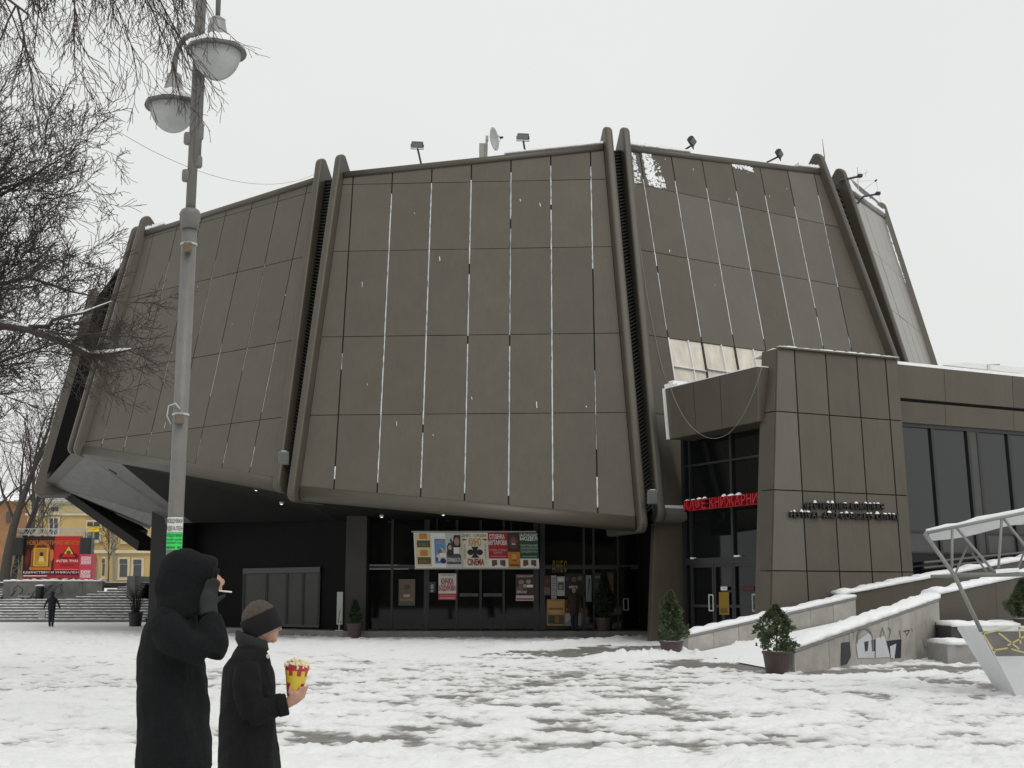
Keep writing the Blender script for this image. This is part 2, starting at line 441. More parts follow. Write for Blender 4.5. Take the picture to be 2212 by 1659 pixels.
def clip(poly, f):
    out = []
    for i in range(len(poly)):
        a, b = poly[i], poly[(i + 1) % len(poly)]; fa, fb = f(a), f(b)
        if fa >= 0: out.append(a)
        if fa * fb < 0:
            t = fa / (fa - fb); out.append((a[0] + (b[0] - a[0]) * t, a[1] + (b[1] - a[1]) * t))
    return out
def area(p): return abs(sum(p[i][0] * p[(i + 1) % len(p)][1] - p[(i + 1) % len(p)][0] * p[i][1] for i in range(len(p)))) / 2
def snow_ribbon(b, fc, line, q0, q1, w, off, step=0.16, ok=None):
    """irregular packed snow in a vertical joint; line(q) gives s"""
    q = q0; prev = None
    rr = random.Random(int((line(q0) + 50) * 997))
    while q < q1:
        ww = w * (0.55 + 0.9 * rr.random()); j = w * 0.25 * (rr.random() - 0.5)
        cur = [fc.at(line(q) - ww / 2 + j, q, off), fc.at(line(q) + ww / 2 + j, q, off), fc.at(line(q), q, off + 0.02)]
        if ok and not ok(line(q), q): prev = None; q += step; continue
        if prev is not None:
            b.add(prev + cur, [(0, 2, 5, 3), (2, 1, 4, 5), (1, 0, 3, 4)], ICE)
        prev = cur; q += step
def facade(name, fc, cor, zs, s_lines, tilt, parent, m=PANEL, skip=lambda i, j: False, gv=0.050, gh=0.026, snow=None, row_off=None, pale=lambda i, j: False):
    """panels clipped to the trapezoid cor (3D corners); s_lines = strip joints at q = 0"""
    C2 = [fc.sq(p) for p in cor]
    if sum(C2[i][0] * C2[(i + 1) % 4][1] - C2[(i + 1) % 4][0] * C2[i][1] for i in range(4)) < 0: C2 = C2[::-1]
    def inside(poly):
        for i in range(4):
            a, b = C2[i], C2[(i + 1) % 4]
            poly = clip(poly, lambda p: (b[0] - a[0]) * (p[1] - a[1]) - (b[1] - a[1]) * (p[0] - a[0]))
            if len(poly) < 3: return []
        return poly
    b = MB(); b.prism([fc.at(*c, -0.25) for c in C2], fc.n * 0.25, DARK)
    root = b.build(name, parent)
    S = [-99] + sorted(s_lines) + [99]; Q = [-99] + [fc.q_of_z(z) for z in zs] + [99]
    for i in range(len(S) - 1):
        for j in range(len(Q) - 1):
            if skip(i, j): continue
            f = lambda s, k, q: S[k] + (tilt * q if abs(S[k]) < 90 else 0)
            q0, q1 = Q[j] + gh / 2, Q[j + 1] - gh / 2
            p = [(-60, -30), (60, -30), (60, 40), (-60, 40)]
            p = clip(p, lambda k: k[1] - q0); p = clip(p, lambda k: q1 - k[1])
            if abs(S[i]) < 90: p = clip(p, lambda k: k[0] - (S[i] + tilt * k[1]) - gv / 2)
            if abs(S[i + 1]) < 90: p = clip(p, lambda k: (S[i + 1] + tilt * k[1]) - k[0] - gv / 2)
            if len(p) < 3: continue
            p = inside(p)
            if len(p) < 3 or area(p) < 0.02: continue
            o_ = 0.06 + random.uniform(-0.004, 0.006)
            pb = MB(); pb.prism([fc.at(*k, 0.003) for k in p], fc.n * o_, PANEL_L if pale(i, j) else m)
            pb.build("panel", root)
    if snow:
        for k, segs in snow.items():
            s0 = sorted(s_lines)[k]
            for q0, q1, w in segs:
                sb = MB()
                snow_ribbon(sb, fc, lambda q: s0 + tilt * q, q0, q1, w, 0.035, ok=lambda a, c: all((C2[(i + 1) % 4][0] - C2[i][0]) * (c - C2[i][1]) - (C2[(i + 1) % 4][1] - C2[i][1]) * (a - C2[i][0]) > .15 for i in range(4)))
                if sb.v: sb.build("joint_snow", root)
    return root

def round_profile(n, rx, ry):
    return [(rx * math.cos(2 * math.pi * i / n), ry * math.sin(2 * math.pi * i / n)) for i in range(n)]
def edge_beam(name, fc, p0, p1, out, up, parent, m=FINM, seg=14):
    """rounded beam along a facet edge (superellipse section)"""
    prof = []
    for i in range(seg):
        a = 2 * math.pi * i / seg; c, s_ = math.cos(a), math.sin(a)
        prof.append((math.copysign(abs(c) ** .6, c) * out, math.copysign(abs(s_) ** .6, s_) * up))
    b = MB()
    b.rings([[np.asarray(p) + fc.n * o + fc.w * u for o, u in prof] for p in (p0, p1)], m)
    return b.build(name, parent, smooth=True)
def arc(cx, cy, r, a0, a1, n=5):
    return [(cx + r * math.cos(math.radians(a0 + (a1 - a0) * i / n)), cy + r * math.sin(math.radians(a0 + (a1 - a0) * i / n))) for i in range(n + 1)]
def fin(eb, et, m_out, side, parent, thick=0.30, pro=0.46, drop=0.55, rise=0.95, arm=3.2, back=1.7):
    """rounded slab standing out from a corner edge; outline in (outward, along edge)"""
    eb, et = np.asarray(eb, float), np.asarray(et, float); L = np.linalg.norm(et - eb); e = (et - eb) / L
    m = nrm(V(m_out[0], m_out[1], 0)); td = nrm(np.cross(e, m)); td = td if td @ np.asarray(side) > 0 else -td
    top = L + rise
    out = [(-arm, -drop)] + arc(pro - .45, -drop + .45, .45, -90, 0) + arc(pro - .26, top - .26, .26, 0, 120, 7) + [(-back, L - 0.9), (-back, 1.2), (-arm, 0.6)]
    b = MB(); b.prism([eb + m * o + e * a for o, a in out], td * thick, FINM)
    return b.build("fin", parent, bevel=0.095, bseg=3, bang=40), td
def louvre(a0, a1, b0, b1, m_out, parent, n):
    """slatted dark strip between two fins: a = left line bottom/top, b = right line bottom/top"""
    b = MB(); m = nrm(V(m_out[0], m_out[1], 0))
    a0, a1, b0, b1 = [np.asarray(k, float) - m * 0.05 for k in (a0, a1, b0, b1)]
    b.poly([a0 - m * .12, b0 - m * .12, b1 - m * .12, a1 - m * .12], DARK)
    for i in range(n):
        t = (i + .5) / n; p, q = a0 + (a1 - a0) * t, b0 + (b1 - b0) * t
        h = np.linalg.norm(a1 - a0) / n
        b.obox((p + q) / 2, (q - p) / 2, m * 0.05, V(0, 0, h * 0.20), LOUV)
    o = b.build("louvre", parent); o["kind"] = "stuff"; return o

# facet corners, image order bl, br, tr, tl
cC = [FC.px(650, 1052), FC.px(1372, 1118), FC.px(1303, 322), FC.px(744, 381)]
cB = [FB.px(186, 964), FB.px(603, 1034), FB.px(688, 391), FB.px(318, 507)]
cD = [FD.px(1428, 1098), FD.at(13.6, FD.q_of_z(4.4)), FD.px(1766, 374), FD.px(1356, 324)]
cE = [FE.at(0.2, FE.q_of_z(4.4)), FE.at(12.0, FE.q_of_z(4.4)), FE.px(1907, 470), FE.px(1820, 408)]
cD[1] = cD[2] + (FD.px(1912, 770) - cD[2]) * ((cD[2][2] - 4.4) / (cD[2][2] - FD.px(1912, 770)[2]))
cE[0] = cE[3] + (FE.px(1944, 785) - cE[3]) * ((cE[3][2] - 4.4) / (cE[3][2] - FE.px(1944, 785)[2]))
cE[1] = cE[2] + (FE.px(2012, 795) - cE[2]) * ((cE[2][2] - 4.4) / (cE[2][2] - FE.px(2012, 795)[2]))

snC = {0: [(9.6, 14.2, .05), (2.4, 5.6, .025), (.25, 1.4, .05)], 1: [(.5, 12.2, .055), (12.4, 14.2, .05)], 2: [(.7, 6.6, .055), (6.9, 11.5, .04), (11.8, 13.9, .055)],
       3: [(.8, 6.6, .055), (6.9, 9.6, .05), (9.9, 13.7, .06)], 4: [(1.0, 3.2, .05), (3.4, 13.5, .055)], 5: [(1.2, 13.2, .05)], 6: [(1.35, 1.9, .07), (5.6, 6.3, .03)]}
facade("facade", FC, cC, ZJ, [1.25 + 1.54 * k for k in range(7)], 0.012, hall, snow=snC)
snB = {k: [(0.45 + .28 * k, 1.3 + .28 * k, .06)] + ([(3.5 + k, 9 + .3 * k, .034)] if k % 2 else [(2.6 + k * .5, 6, .03)]) for k in range(7)}
facade("facade", FB, cB, ZJ, [1.57 + 1.685 * k for k in range(7)], 0.065, hall, snow=snB, gv=0.048)
snD = {0: [(7.0, 9.5, .05), (9.7, 13.6, .095)], 1: [(6.9, 13.9, .10)], 2: [(7.2, 13.9, .095)], 3: [(7.2, 14.0, .10)], 4: [(7.0, 14.1, .10)], 5: [(7.3, 8.6, .10), (9.0, 13.9, .10)], 6: [(7.4, 8.0, .05), (10.2, 14.8, .10)]}
SD = [1.45 + 1.665 * k for k in range(7)]
facD = facade("facade", FD, cD, ZJ, SD, 0.060, hall, snow=snD, skip=lambda i, j: j == 1 and i in (1, 2, 3), pale=lambda i, j: (i in (2, 3, 5) and j in (2, 3)) or (i == 6 and j > 1))
e0 = FE.sq(cE[3])[0]; qE = FE.sq(cE[2])[1]
SE = [FE.sq(cE[3])[0] + 0.6 + 1.6 * k for k in range(5)]
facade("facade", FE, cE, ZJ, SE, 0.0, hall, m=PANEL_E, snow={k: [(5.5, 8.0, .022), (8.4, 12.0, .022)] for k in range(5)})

# stripped bay of facet D: pale insulation boards behind white rails
CREAM = mat("insulation_board", (0.62, 0.58, 0.50), rough=0.85, noise=0.25, scale=2.2, stretch=(1, 1, .35))
ins = MB(); q0, q1 = FD.q_of_z(8.0), FD.q_of_z(11.02)
ins.prism([FD.at(SD[0] + .06 * q0 + .05, q0, .006), FD.at(SD[3] + .06 * q0 - .05, q0, .006), FD.at(SD[3] + .06 * q1 - .05, q1, .006), FD.at(SD[0] + .06 * q1 + .05, q1, .006)], FD.n * .012, CREAM)
ins.build("insulation", facD)
for k in range(4):
    b = MB(); b.bar(FD.at(SD[k] + .06 * q0, q0, .05), FD.at(SD[k] + .06 * q1, q1, .05), .05 if k < 3 else .04, .08, FRAME if k else WHITE, up=FD.n); b.build("rail", facD)
for qq in (.30, .63, .96):
    for k in range(3):
        q = q0 + (q1 - q0) * (qq + .02 * k)
        if qq > .9: continue
        b = MB(); b.bar(FD.at(SD[k] + .06 * q + .06, q, .06), FD.at(SD[k + 1] + .06 * q - .06, q - .05, .06), .03, .11, WHITE, up=FD.n); b.build("rail", facD)
for k in range(3):
    q = (q0 + q1) / 2; sx = SD[k] + .06 * q + 1.0
    b = MB(); b.bar(FD.at(sx, q0 + .2, .05), FD.at(sx + .05, q1, .05), .04, .10, WHITE, up=FD.n); b.build("rail", facD)

# packed snow and ice stuck on facet D below the coping
def flakes(name, fc, polys, n, size, parent, off=0.07, seed=1):
    rr = random.Random(seed); b = MB()
    for (s0, s1, qa, qb, dens) in polys:
        for _ in range(int(n * dens)):
            s = s0 + (s1 - s0) * rr.random(); q = qa + (qb - qa) * rr.random() ** 0.8
            r = size * (0.3 + rr.random() ** 2 * 1.3); k = rr.randint(5, 7); a0 = rr.random() * 6
            pts = [fc.at(s + r * (0.6 + .5 * rr.random()) * math.cos(a0 + 6.283 * i / k), q + r * (0.6 + .6 * rr.random()) * math.sin(a0 + 6.283 * i / k), off) for i in range(k)]
            b.add(pts + [fc.at(s, q, off + .02)], [(i, (i + 1) % k, k) for i in range(k)], SNOW)
    o = b.build(name, parent); o["kind"] = "stuff"; return o
sA, qA = FD.sq(FD.px(1386, 360)); sB, qB = FD.sq(FD.px(1372, 360)); sC_, qC_ = FD.sq(FD.px(1600, 362))
q17 = FD.q_of_z(17.4)
flakes("snow_patch", FD, [(sA + .1, sA + .55, q17, q17 + 1.75, 1.2), (sA + .1, sA + 1.0, q17, q17 + .5, .5), (sA + .1, sA + .9, q17 + .2, q17 + 1.3, .35)], 420, .042, facD)
flakes("snow_patch", FD, [(sB - .55, sB + .05, q17 + .5, q17 + 1.4, 1.0), (sB - .4, sB + .1, q17, q17 + .5, .5)], 220, .045, facD, seed=2)
flakes("snow_patch", FD, [(sC_ - .55, sC_ + .6, qC_ - .12, qC_ + .1, 1.0)], 220, .045, facD, seed=3)
sF, qF = FE.sq(FE.px(1921, 510)); sG, qG = FE.sq(FE.px(1947, 590))
for t in range(6):
    k = t / 5; flakes("snow_patch", FE, [(sF + (sG - sF) * k - .15 - .25 * math.sin(k * 3), sF + (sG - sF) * k + .35, qF + (qG - qF) * k - .6, qF + (qG - qF) * k + .6, 1)], 110, .07, hall, seed=20 + t)
rr = random.Random(5)                                                   # small smears of slush on facet C and B
for fc, rng, n in ((FC, (1.5, 10.5, 1.5, 13), 12), (FB, (2, 10, 2, 10), 5), (FD, (2, 11, 8, 15), 8)):
    b = MB()
    for _ in range(n):
        s = rng[0] + rr.random() * (rng[1] - rng[0]); q = rng[2] + rr.random() * (rng[3] - rng[2]); l = .04 + .22 * rr.random() ** 2; w = .004 + .008 * rr.random()
        b.prism([fc.at(s - w, q, .07), fc.at(s + w, q, .07), fc.at(s + w * 1.5 + .02, q + l, .07), fc.at(s + .01, q + l, .07)], fc.n * .006, ICE)
    o = b.build("slush_smears", hall); o["kind"] = "stuff"

# outward directions at the corners
OAB = -(nrm(FB.inw + V(.97, .242, 0))); OBC = -(nrm(FB.inw + FC.inw)); OCD = -(nrm(FC.inw + FD.inw)); ODE = -(nrm(FD.inw + FE.inw))
LEFT = lambda fc, p: -fc.t if fc.t[0] > 0 else fc.t
def corner(fl, cl, fr, cr, m, n, gap_extra=0.0):
    """fin pair at the corner between facet fl (its right edge) and facet fr (its left edge) with the louvre between"""
    lb, lt = cl[1], cl[2]; rb, rt = cr[0], cr[3]
    r_dir = (fl.t if fl.t[0] > 0 else -fl.t); l_dir = (-fr.t if fr.t[0] > 0 else fr.t)
    _, t1 = fin(lb, lt, m, r_dir, hall); _, t2 = fin(rb, rt, m, l_dir, hall)
    louvre(lb + t1 * .28, lt + t1 * .28, rb + t2 * .28, rt + t2 * .28, m, hall, n)
corner(FB, cB, FC, cC, OBC, 90)
corner(FC, cC, FD, cD, OCD, 100)
corner(FD, cD, FE, cE, ODE, 60)
fin(cE[1], cE[2], -(nrm(FE.inw + V(-.6, -.8, 0))), FE.t, hall)
# far left: facet A is seen edge on
fin(cB[0], cB[3], OAB, LEFT(FB, 0), hall, drop=.45, arm=2.6)
FA_t = V(math.sin(math.radians(-14)), math.cos(math.radians(-14)), 0)
aR_b, aR_t = cB[0] + LEFT(FB, 0) * .75 + V(0, .4, 0), cB[3] + LEFT(FB, 0) * .75 + V(0, .4, 0)
fin(aR_b, aR_t, OAB, LEFT(FB, 0), hall, drop=.3, arm=2.0, rise=.7)
aL_b, aL_t = at_y(100, 1042, 70.5), at_y(211, 640, 74.5)
FA_in = V(.97, .242, 0)
OZA = -nrm(FA_in + V(.93, -.37, 0))
fin(aL_b, aL_t, OZA, FA_t, hall, thick=.5, pro=.60, drop=.7, rise=.6, arm=4.2, back=1.15)
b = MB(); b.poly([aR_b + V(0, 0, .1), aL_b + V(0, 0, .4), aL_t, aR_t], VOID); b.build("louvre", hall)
# copings and bottom beams
for fc, c in ((FB, cB), (FC, cC), (FD, cD), (FE, cE)):
    edge_beam("coping", fc, c[3] + fc.w * .02, c[2] + fc.w * .02, .16, .14, hall)
    edge_beam("bottom_beam", fc, c[0] - fc.w * .20 - fc.n * .12, c[1] - fc.w * .20 - fc.n * .12, .27, .25, hall)
for fc, p0, p1, w in ((FD, cD[3] + (cD[2] - cD[3]) * .0, cD[3] + (cD[2] - cD[3]) * .3, .1), (FE, cE[3], cE[2], .22), (FC, cC[3] + (cC[2] - cC[3]) * .62, cC[2], .05), (FB, cB[3], cB[3] + (cB[2] - cB[3]) * .12, .12), (FD, cD[3] + (cD[2] - cD[3]) * .88, cD[2], .12)):
    b = MB(); n = 24
    for i in range(n):
        a, c = p0 + (p1 - p0) * (i / n), p0 + (p1 - p0) * ((i + 1) / n)
        h = w * (.5 + .8 * random.random())
        b.obox((a + c) / 2 + V(0, 0, .2 + h * .3) - fc.n * .05, (c - a) / 2 * 1.04, fc.n * .18, V(0, 0, h * .5), SNOW)
    b.build("coping_snow", hall)
# roof
b = MB(); apex = V(-1.0, 60.5, 20.9)
ring = [aL_t, aR_t, cB[3], cB[2], cC[3], cC[2], cD[3], cD[2], cE[3], cE[2]]
bk = [V(20, 92, 21), V(2, 100, 20), V(-18, 92, 18)]
rp = [p - V(0, 0, .15) for p in ring] + bk
b.add(rp + [apex], [(i, (i + 1) % len(rp), len(rp)) for i in range(len(rp))], ROOFM)
b.build("roof", hall)
b = MB(); bb = [V(22, 94, 0), V(2, 103, 0), V(-13, 96, 5.5)]
e1 = cE[1].copy(); a1 = aL_b.copy()
seq_t = [cE[2]] + bk + [aL_t]; seq_b = [V(e1[0], e1[1], 0)] + bb + [V(a1[0] + .5, a1[1], a1[2])]
for i in range(4): b.poly([seq_b[i], seq_b[i + 1], seq_t[i + 1], seq_t[i]], PANEL)
b.build("rear_wall", hall)

# soffits
W0, W1, W2, W3, W4 = V(-16.3, 61.9, 4.7), V(-14.3, 59.4, 4.7), V(-7.0, 54.6, 4.55), V(5.0, 54.4, 4.45), V(-18.4, 69.5, 4.9)
dn = V(0, 0, -.42)
cm, wm = cB[0] * .80 + cB[1] * .20 + dn, W1 * .93 + W2 * .07
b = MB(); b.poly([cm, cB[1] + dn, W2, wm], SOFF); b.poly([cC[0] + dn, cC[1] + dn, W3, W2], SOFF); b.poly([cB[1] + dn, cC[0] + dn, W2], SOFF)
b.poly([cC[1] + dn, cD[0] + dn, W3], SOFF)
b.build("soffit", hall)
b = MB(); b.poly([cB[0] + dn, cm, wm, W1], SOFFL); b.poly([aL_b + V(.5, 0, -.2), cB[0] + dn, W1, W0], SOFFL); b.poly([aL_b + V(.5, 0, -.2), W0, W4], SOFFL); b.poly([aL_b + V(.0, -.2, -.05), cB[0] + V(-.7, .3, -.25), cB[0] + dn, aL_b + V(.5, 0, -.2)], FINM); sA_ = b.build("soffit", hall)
bz = V(-13, 82, 6.5)
b = MB(); b.bar(at_y(150, 1062, 71.5), at_y(318, 1180, 64.5), .9, .45, SOFF); b.build("soffit_beam", hall)
b = MB(); b.bar(at_y(176, 1058, 74), at_y(300, 1150, 70), 1.0, .25, SOFFL); b.build("soffit_beam", hall)
nA = nrm(np.cross(cB[0] + dn - aL_b, W1 - aL_b)); nA = -nA if nA[2] > 0 else nA
oA = aL_b + V(.5, 0, -.2)
for (zx, zy) in ((1030, 152), (975, 197), (890, 260), (960, 345), (1245, 328), (1152, 373), (1215, 448), (1138, 483), (1240, 560)):
    d = ray(.2367 * zx, 981.9 + .2367 * zy); p = CAM + d * ((nA @ (oA - CAM)) / (nA @ d))
    b = MB(); a = nrm(np.cross(nA, V(0, 1, 0))); b.obox(p + nA * .02, a * .19, np.cross(nA, a) * .10, nA * .02, DARK); b.build("light_slot", sA_)
for (zx, zy) in ((15, 155), (235, 275), (632, 320), (812, 187), (960, 287), (1105, 387), (1600, 268), (1640, 370)):
    u, v = 549.8 + .2486 * zx, 1021 + .2486 * zy
    y = 51.0 + (zy - 155) * .006; p = at_y(u, v, y)
    b = MB(); b.lathe(p + V(0, 0, .03), [(.085, .06), (.085, 0), (.05, -.02)], 10, METW); o = b.build("downlight", hall)
    b = MB(); b.lathe(p, [(.045, .01), (.045, -.012)], 8, mat("lamp_glow", (1.0, .98, .92), emit=1.2)); b.build("bulb", o)

# base storey: pillars, dark walls, glazing on a low plinth
def wall_seg(name, p, q, z0, z1, th, m, parent=hall, bevel=0):
    b = MB(); d = nrm(np.asarray(q) - np.asarray(p)); n = V(d[1], -d[0], 0)
    p, q = np.asarray(p, float), np.asarray(q, float)
    b.prism([p + V(0, 0, z0), q + V(0, 0, z0), q + V(0, 0, z1), p + V(0, 0, z1)], -n * th, m); return b.build(name, parent, bevel=bevel)
pl = at_y(318, 1360, 61.0)[0]; pr_ = at_y(392, 1360, 61.0)[0]
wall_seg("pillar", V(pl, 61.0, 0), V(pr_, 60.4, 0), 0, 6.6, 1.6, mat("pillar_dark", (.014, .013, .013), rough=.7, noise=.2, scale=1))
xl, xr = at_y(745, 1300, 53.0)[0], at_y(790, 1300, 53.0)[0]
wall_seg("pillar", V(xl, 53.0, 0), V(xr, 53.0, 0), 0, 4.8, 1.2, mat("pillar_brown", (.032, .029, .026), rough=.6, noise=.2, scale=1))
GY = 54.0
gx = lambda u, v=1300, y=GY: at_y(u, v, y)[0]
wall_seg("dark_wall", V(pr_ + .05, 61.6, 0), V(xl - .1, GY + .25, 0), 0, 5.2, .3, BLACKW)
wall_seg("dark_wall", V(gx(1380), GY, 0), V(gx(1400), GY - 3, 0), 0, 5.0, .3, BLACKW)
b = MB(); b.prism([V(pr_, 60.2, 0), V(xl, 52.6, 0), V(xr, 52.45, 0), V(gx(1405), 52.3, 0), V(gx(1430), 53.2, 0), V(gx(1430), 60, 0), V(pr_, 64, 0)], V(0, 0, .26), mat("plinth_stone", (.16, .155, .145), rough=.6, noise=.3, scale=2)); b.build("plinth", hall)
# lobby glazing: each pane and mullion its own piece
Z0, Z1 = .26, 4.6
mu = [792, 846, 921, 986, 1038, 1088, 1158, 1172, 1262, 1283, 1336, 1381]
glz = MB(); glz.box(((gx(792) + gx(1381)) / 2, GY + .12, 4.5), (gx(1381) - gx(792), .16, .25), FRAME); glz = glz.build("lobby_glazing", hall)
for i in range(len(mu) - 1):
    a, c = gx(mu[i]), gx(mu[i + 1])
    for z0, z1 in ((Z0 + .05, 2.62), (2.78, Z1)):
        b = MB(); b.box(((a + c) / 2, GY + .05, (z0 + z1) / 2), (c - a - .05, .03, z1 - z0), GLASSD); b.build("pane", glz)
    b = MB(); b.box((a, GY + .04, (Z0 + Z1) / 2), (.09 if i not in (2, 6, 7) else .2, .12, Z1 - Z0), FRAME); b.build("mullion", glz)
b = MB(); b.box(((gx(792) + gx(1381)) / 2, GY + .02, 2.70), (gx(1381) - gx(792), .10, .15), FRAME); b.build("transom", glz)
# shop window under facet B
SWd = nrm(V(xl - .1, GY + .25, 0) - V(pr_ + .05, 61.6, 0)); SWn = V(SWd[1], -SWd[0], 0); swF = Face(math.degrees(math.atan2(SWd[0], SWd[1])), 0, V(xl - .1, GY + .25, 0) + SWn * .03, -SWn)
DISP = mat("shop_display", (.016, .014, .011), rough=.5, noise=.5, scale=1.6, stretch=(1, 1, 1.4))
shopf = MB(); p0, p1 = swF.px(524, 1370), swF.px(692, 1370)
shopf.bar(V(p0[0], p0[1], 2.62) + SWn * .04, V(p1[0], p1[1], 2.62) + SWn * .04, .1, .22, FRAME)
shopf = shopf.build("shop_window", hall)
b = MB(); b.bar(V(p0[0], p0[1], .38) + SWn * .04, V(p1[0], p1[1], .38) + SWn * .04, .1, .10, FRAME); b.build("sill", shopf)
us = [527, 576, 620, 655, 690]
for i in range(4):
    a, c = swF.px(us[i], 1300), swF.px(us[i + 1], 1300)
    b = MB(); b.prism([V(a[0], a[1], .42), V(c[0], c[1], .42), V(c[0], c[1], 2.5), V(a[0], a[1], 2.5)], SWn * .02, DISP); b.build("pane", shopf)
    b = MB(); b.bar(V(a[0], a[1], .4) + SWn * .03, V(a[0], a[1], 2.6) + SWn * .03, .09, .09, FRAME); b.build("mullion", shopf)
a = swF.px(690, 1300); b = MB(); b.bar(V(a[0], a[1], .4) + SWn * .03, V(a[0], a[1], 2.6) + SWn * .03, .09, .09, FRAME); b.build("mullion", shopf)
# pier carrying facet D beside the cafe, with a snowy ledge
b = MB()
pd = [FD.px(1434, 1100), FD.px(1479, 1099)]
ba, bc = at_y(1400, 1372, 48.2), at_y(1496, 1372, pd[1][1] + .35)
b.prism([V(ba[0], pd[0][1] + .1, 0), V(bc[0], bc[1], 0), pd[1] - V(0, 0, .05), pd[0] - V(.3, 0, .05)], V(0, 1.2, 0), PANEL); b.build("pier", hall, bevel=.02)
b = MB(); b.prism([pd[0] + V(0, -.1, -.02), pd[1] + V(0.05, -.1, -.02), pd[1] + V(0.05, -.1, .10), pd[0] + V(0, -.1, .14)], V(0, .3, 0), SNOW); b.build("ledge_snow", hall)

# ================================================================== CAFE AND CONGRESS WING
wing = thing("congress_wing", "low brown panelled wing with lettered block, cafe doors and tall dark windows", "building", (10, 44, 0))
z7 = lambda x, y: (1374.7 + .3788 * x, 707 + .3788 * y)
z5 = lambda x, y: (1335.3 + .2842 * x, 942.6 + .2842 * y)
z6 = lambda x, y: (1897.7 + .3551 * x, 746.2 + .3551 * y)
SAZ = -26.7
FS = Face(SAZ, 0, at_y(1435, 890, 47.0), (1, 0, 0))                     # cafe side plane
kq = 6.07
Q = FS.o - FS.t * kq
FBk = Face(62.5, 7, at_y(1671, 1000, Q[1]), (0, 1, 0))                  # lettered block front
tl, tr = FBk.px(*z7(800, 125)), FBk.px(*z7(1480, 188)); bl_, br_ = FBk.px(*z7(765, 1600)), FBk.px(*z7(1575, 1470))
ext = lambda a, b, z: a + (b - a) * ((z - a[2]) / (b[2] - a[2]))
bl, br = ext(tl, bl_, -.05), ext(tr, br_, -.05)
zr = [FBk.px(*z7(*p))[2] for p in ((1000, 497), (1000, 938), (1000, 1392))]
sl = [FBk.sq(FBk.px(*z7(x, 700)))[0] for x in (925, 1105, 1285, 1450)]
til = (FBk.sq(FBk.px(*z7(890, 140)))[0] - FBk.sq(FBk.px(*z7(968, 1500)))[0]) / (FBk.sq(FBk.px(*z7(890, 140)))[1] - FBk.sq(FBk.px(*z7(968, 1500)))[1])
q7 = FBk.sq(FBk.px(*z7(925, 700)))[1]
sl = [s - til * q7 for s in sl]
facade("block_front", FBk, [bl, br, tr, tl], sorted(zr), sl, til, wing, gv=.05, gh=.035, pale=lambda i, j: i == 0 and j > 0)
# block body behind the front, its left flank panelled
bk = FS.t * 4.5
dn_ = FBk.n * -.27
b = MB(); q4 = [p + dn_ for p in (bl, br, tr, tl)]; FF = [(4, 5, 1, 0), (5, 6, 2, 1), (6, 7, 3, 2), (7, 4, 0, 3), (7, 6, 5, 4), (0, 1, 2, 3)]
b.add(q4 + [p + FS.t * .5 for p in q4], FF, PANEL)
sh = FBk.t * 2.4
q5_ = [q4[0] + FS.t * .5 + sh, q4[1] + FS.t * .5, q4[2] + FS.t * .5, q4[3] + FS.t * .5 + sh]
b.add(q5_ + [p + FS.t * 4 for p in q5_], FF, PANEL); b.build("block_body", wing)
fl_n = nrm(np.cross(tl - bl, bk)); fl_n = fl_n if fl_n[0] < 0 else -fl_n
zz = [0] + sorted(zr) + [None]
for i in range(len(zz) - 1):
    a = ext(tl, bl, zz[i] + (.018 if i else 0)); c = ext(tl, bl, zz[i + 1] - .018) if zz[i + 1] else tl
    b = MB(); b.prism([a, a + FS.t * (.45 + .062 * (zz[i] / 2.3)), c + FS.t * (.45 + .062 * ((zz[i + 1] or 9.2) / 2.3)), c], fl_n * .05, PANEL); b.build("flank_panel", wing)
b = MB(); b.prism([tl + V(0, 0, .02) - FBk.n * .2, tr + V(0, 0, .02) - FBk.n * .2, tr + V(0, 0, .02) - FBk.n * 1.2, tl + V(0, 0, .02) - FBk.n * 1.2], V(0, 0, .07), SNOW); b.build("roof_snow", wing)
b = MB(); b.bar(tl + FBk.n * .07 + V(0, 0, .03), tr + FBk.n * .07 + V(0, 0, .03), .2, .05, FINM); b.build("coping", wing)
b = MB()
for i in range(30):
    t = i / 30; p = tl + (tr - tl) * t; q = tl + (tr - tl) * (t + 1 / 30)
    h = .012 + .035 * random.random(); b.bar(p + V(0, 0, .055 + h / 2) + FBk.n * .08, q + V(0, 0, .055 + h / 2) + FBk.n * .08, .15, h, SNOW)
b.build("coping_snow", wing)
# fascia over the cafe
f0 = FS.px(*z7(160, 352)); f1 = FS.px(*z7(185, 640)); zt, zb = f0[2], f1[2]
e_ = FS.o - FS.t * (kq - .72)
Lp = lambda z, s=0: V(*(f0[:2]), z)
b = MB(); b.prism([V(f0[0], f0[1], zt), V(f1[0], f1[1], zb), V(e_[0], e_[1], zb + .05), V(e_[0], e_[1], zt + .0)], -FS.n * 1.1, PANEL); b.build("cafe_fascia", wing, bevel=.03)
for t in (.33, .62):
    p, q = V(f0[0], f0[1], zt) * (1 - t) + V(e_[0], e_[1], zt) * t, V(f1[0], f1[1], zb) * (1 - t) + V(e_[0], e_[1], zb) * t
    b = MB(); b.bar(p + FS.n * .003, q + FS.n * .003, .012, .008, DARK, up=FS.n); b.build("seam", wing)
b = MB(); b.bar(V(f0[0], f0[1], zt) + FS.n * .03 - FS.t * .02, V(f1[0], f1[1], zb) + FS.n * .03 - FS.t * .02, .06, .12, WHITE, up=FS.n); b.build("fascia_end", wing)
b = MB()
for i in range(20):
    t = i / 20; p = V(f0[0], f0[1], zt); q = V(e_[0], e_[1], zt); h = (.03 if i > 2 else .20) * (.5 + .9 * random.random())
    b.obox(p + (q - p) * (t + .025) + V(0, 0, h / 2) - FS.n * .3, (q - p) / 40, FS.n * .3, V(0, 0, h / 2), SNOW)
b.build("fascia_snow", wing)
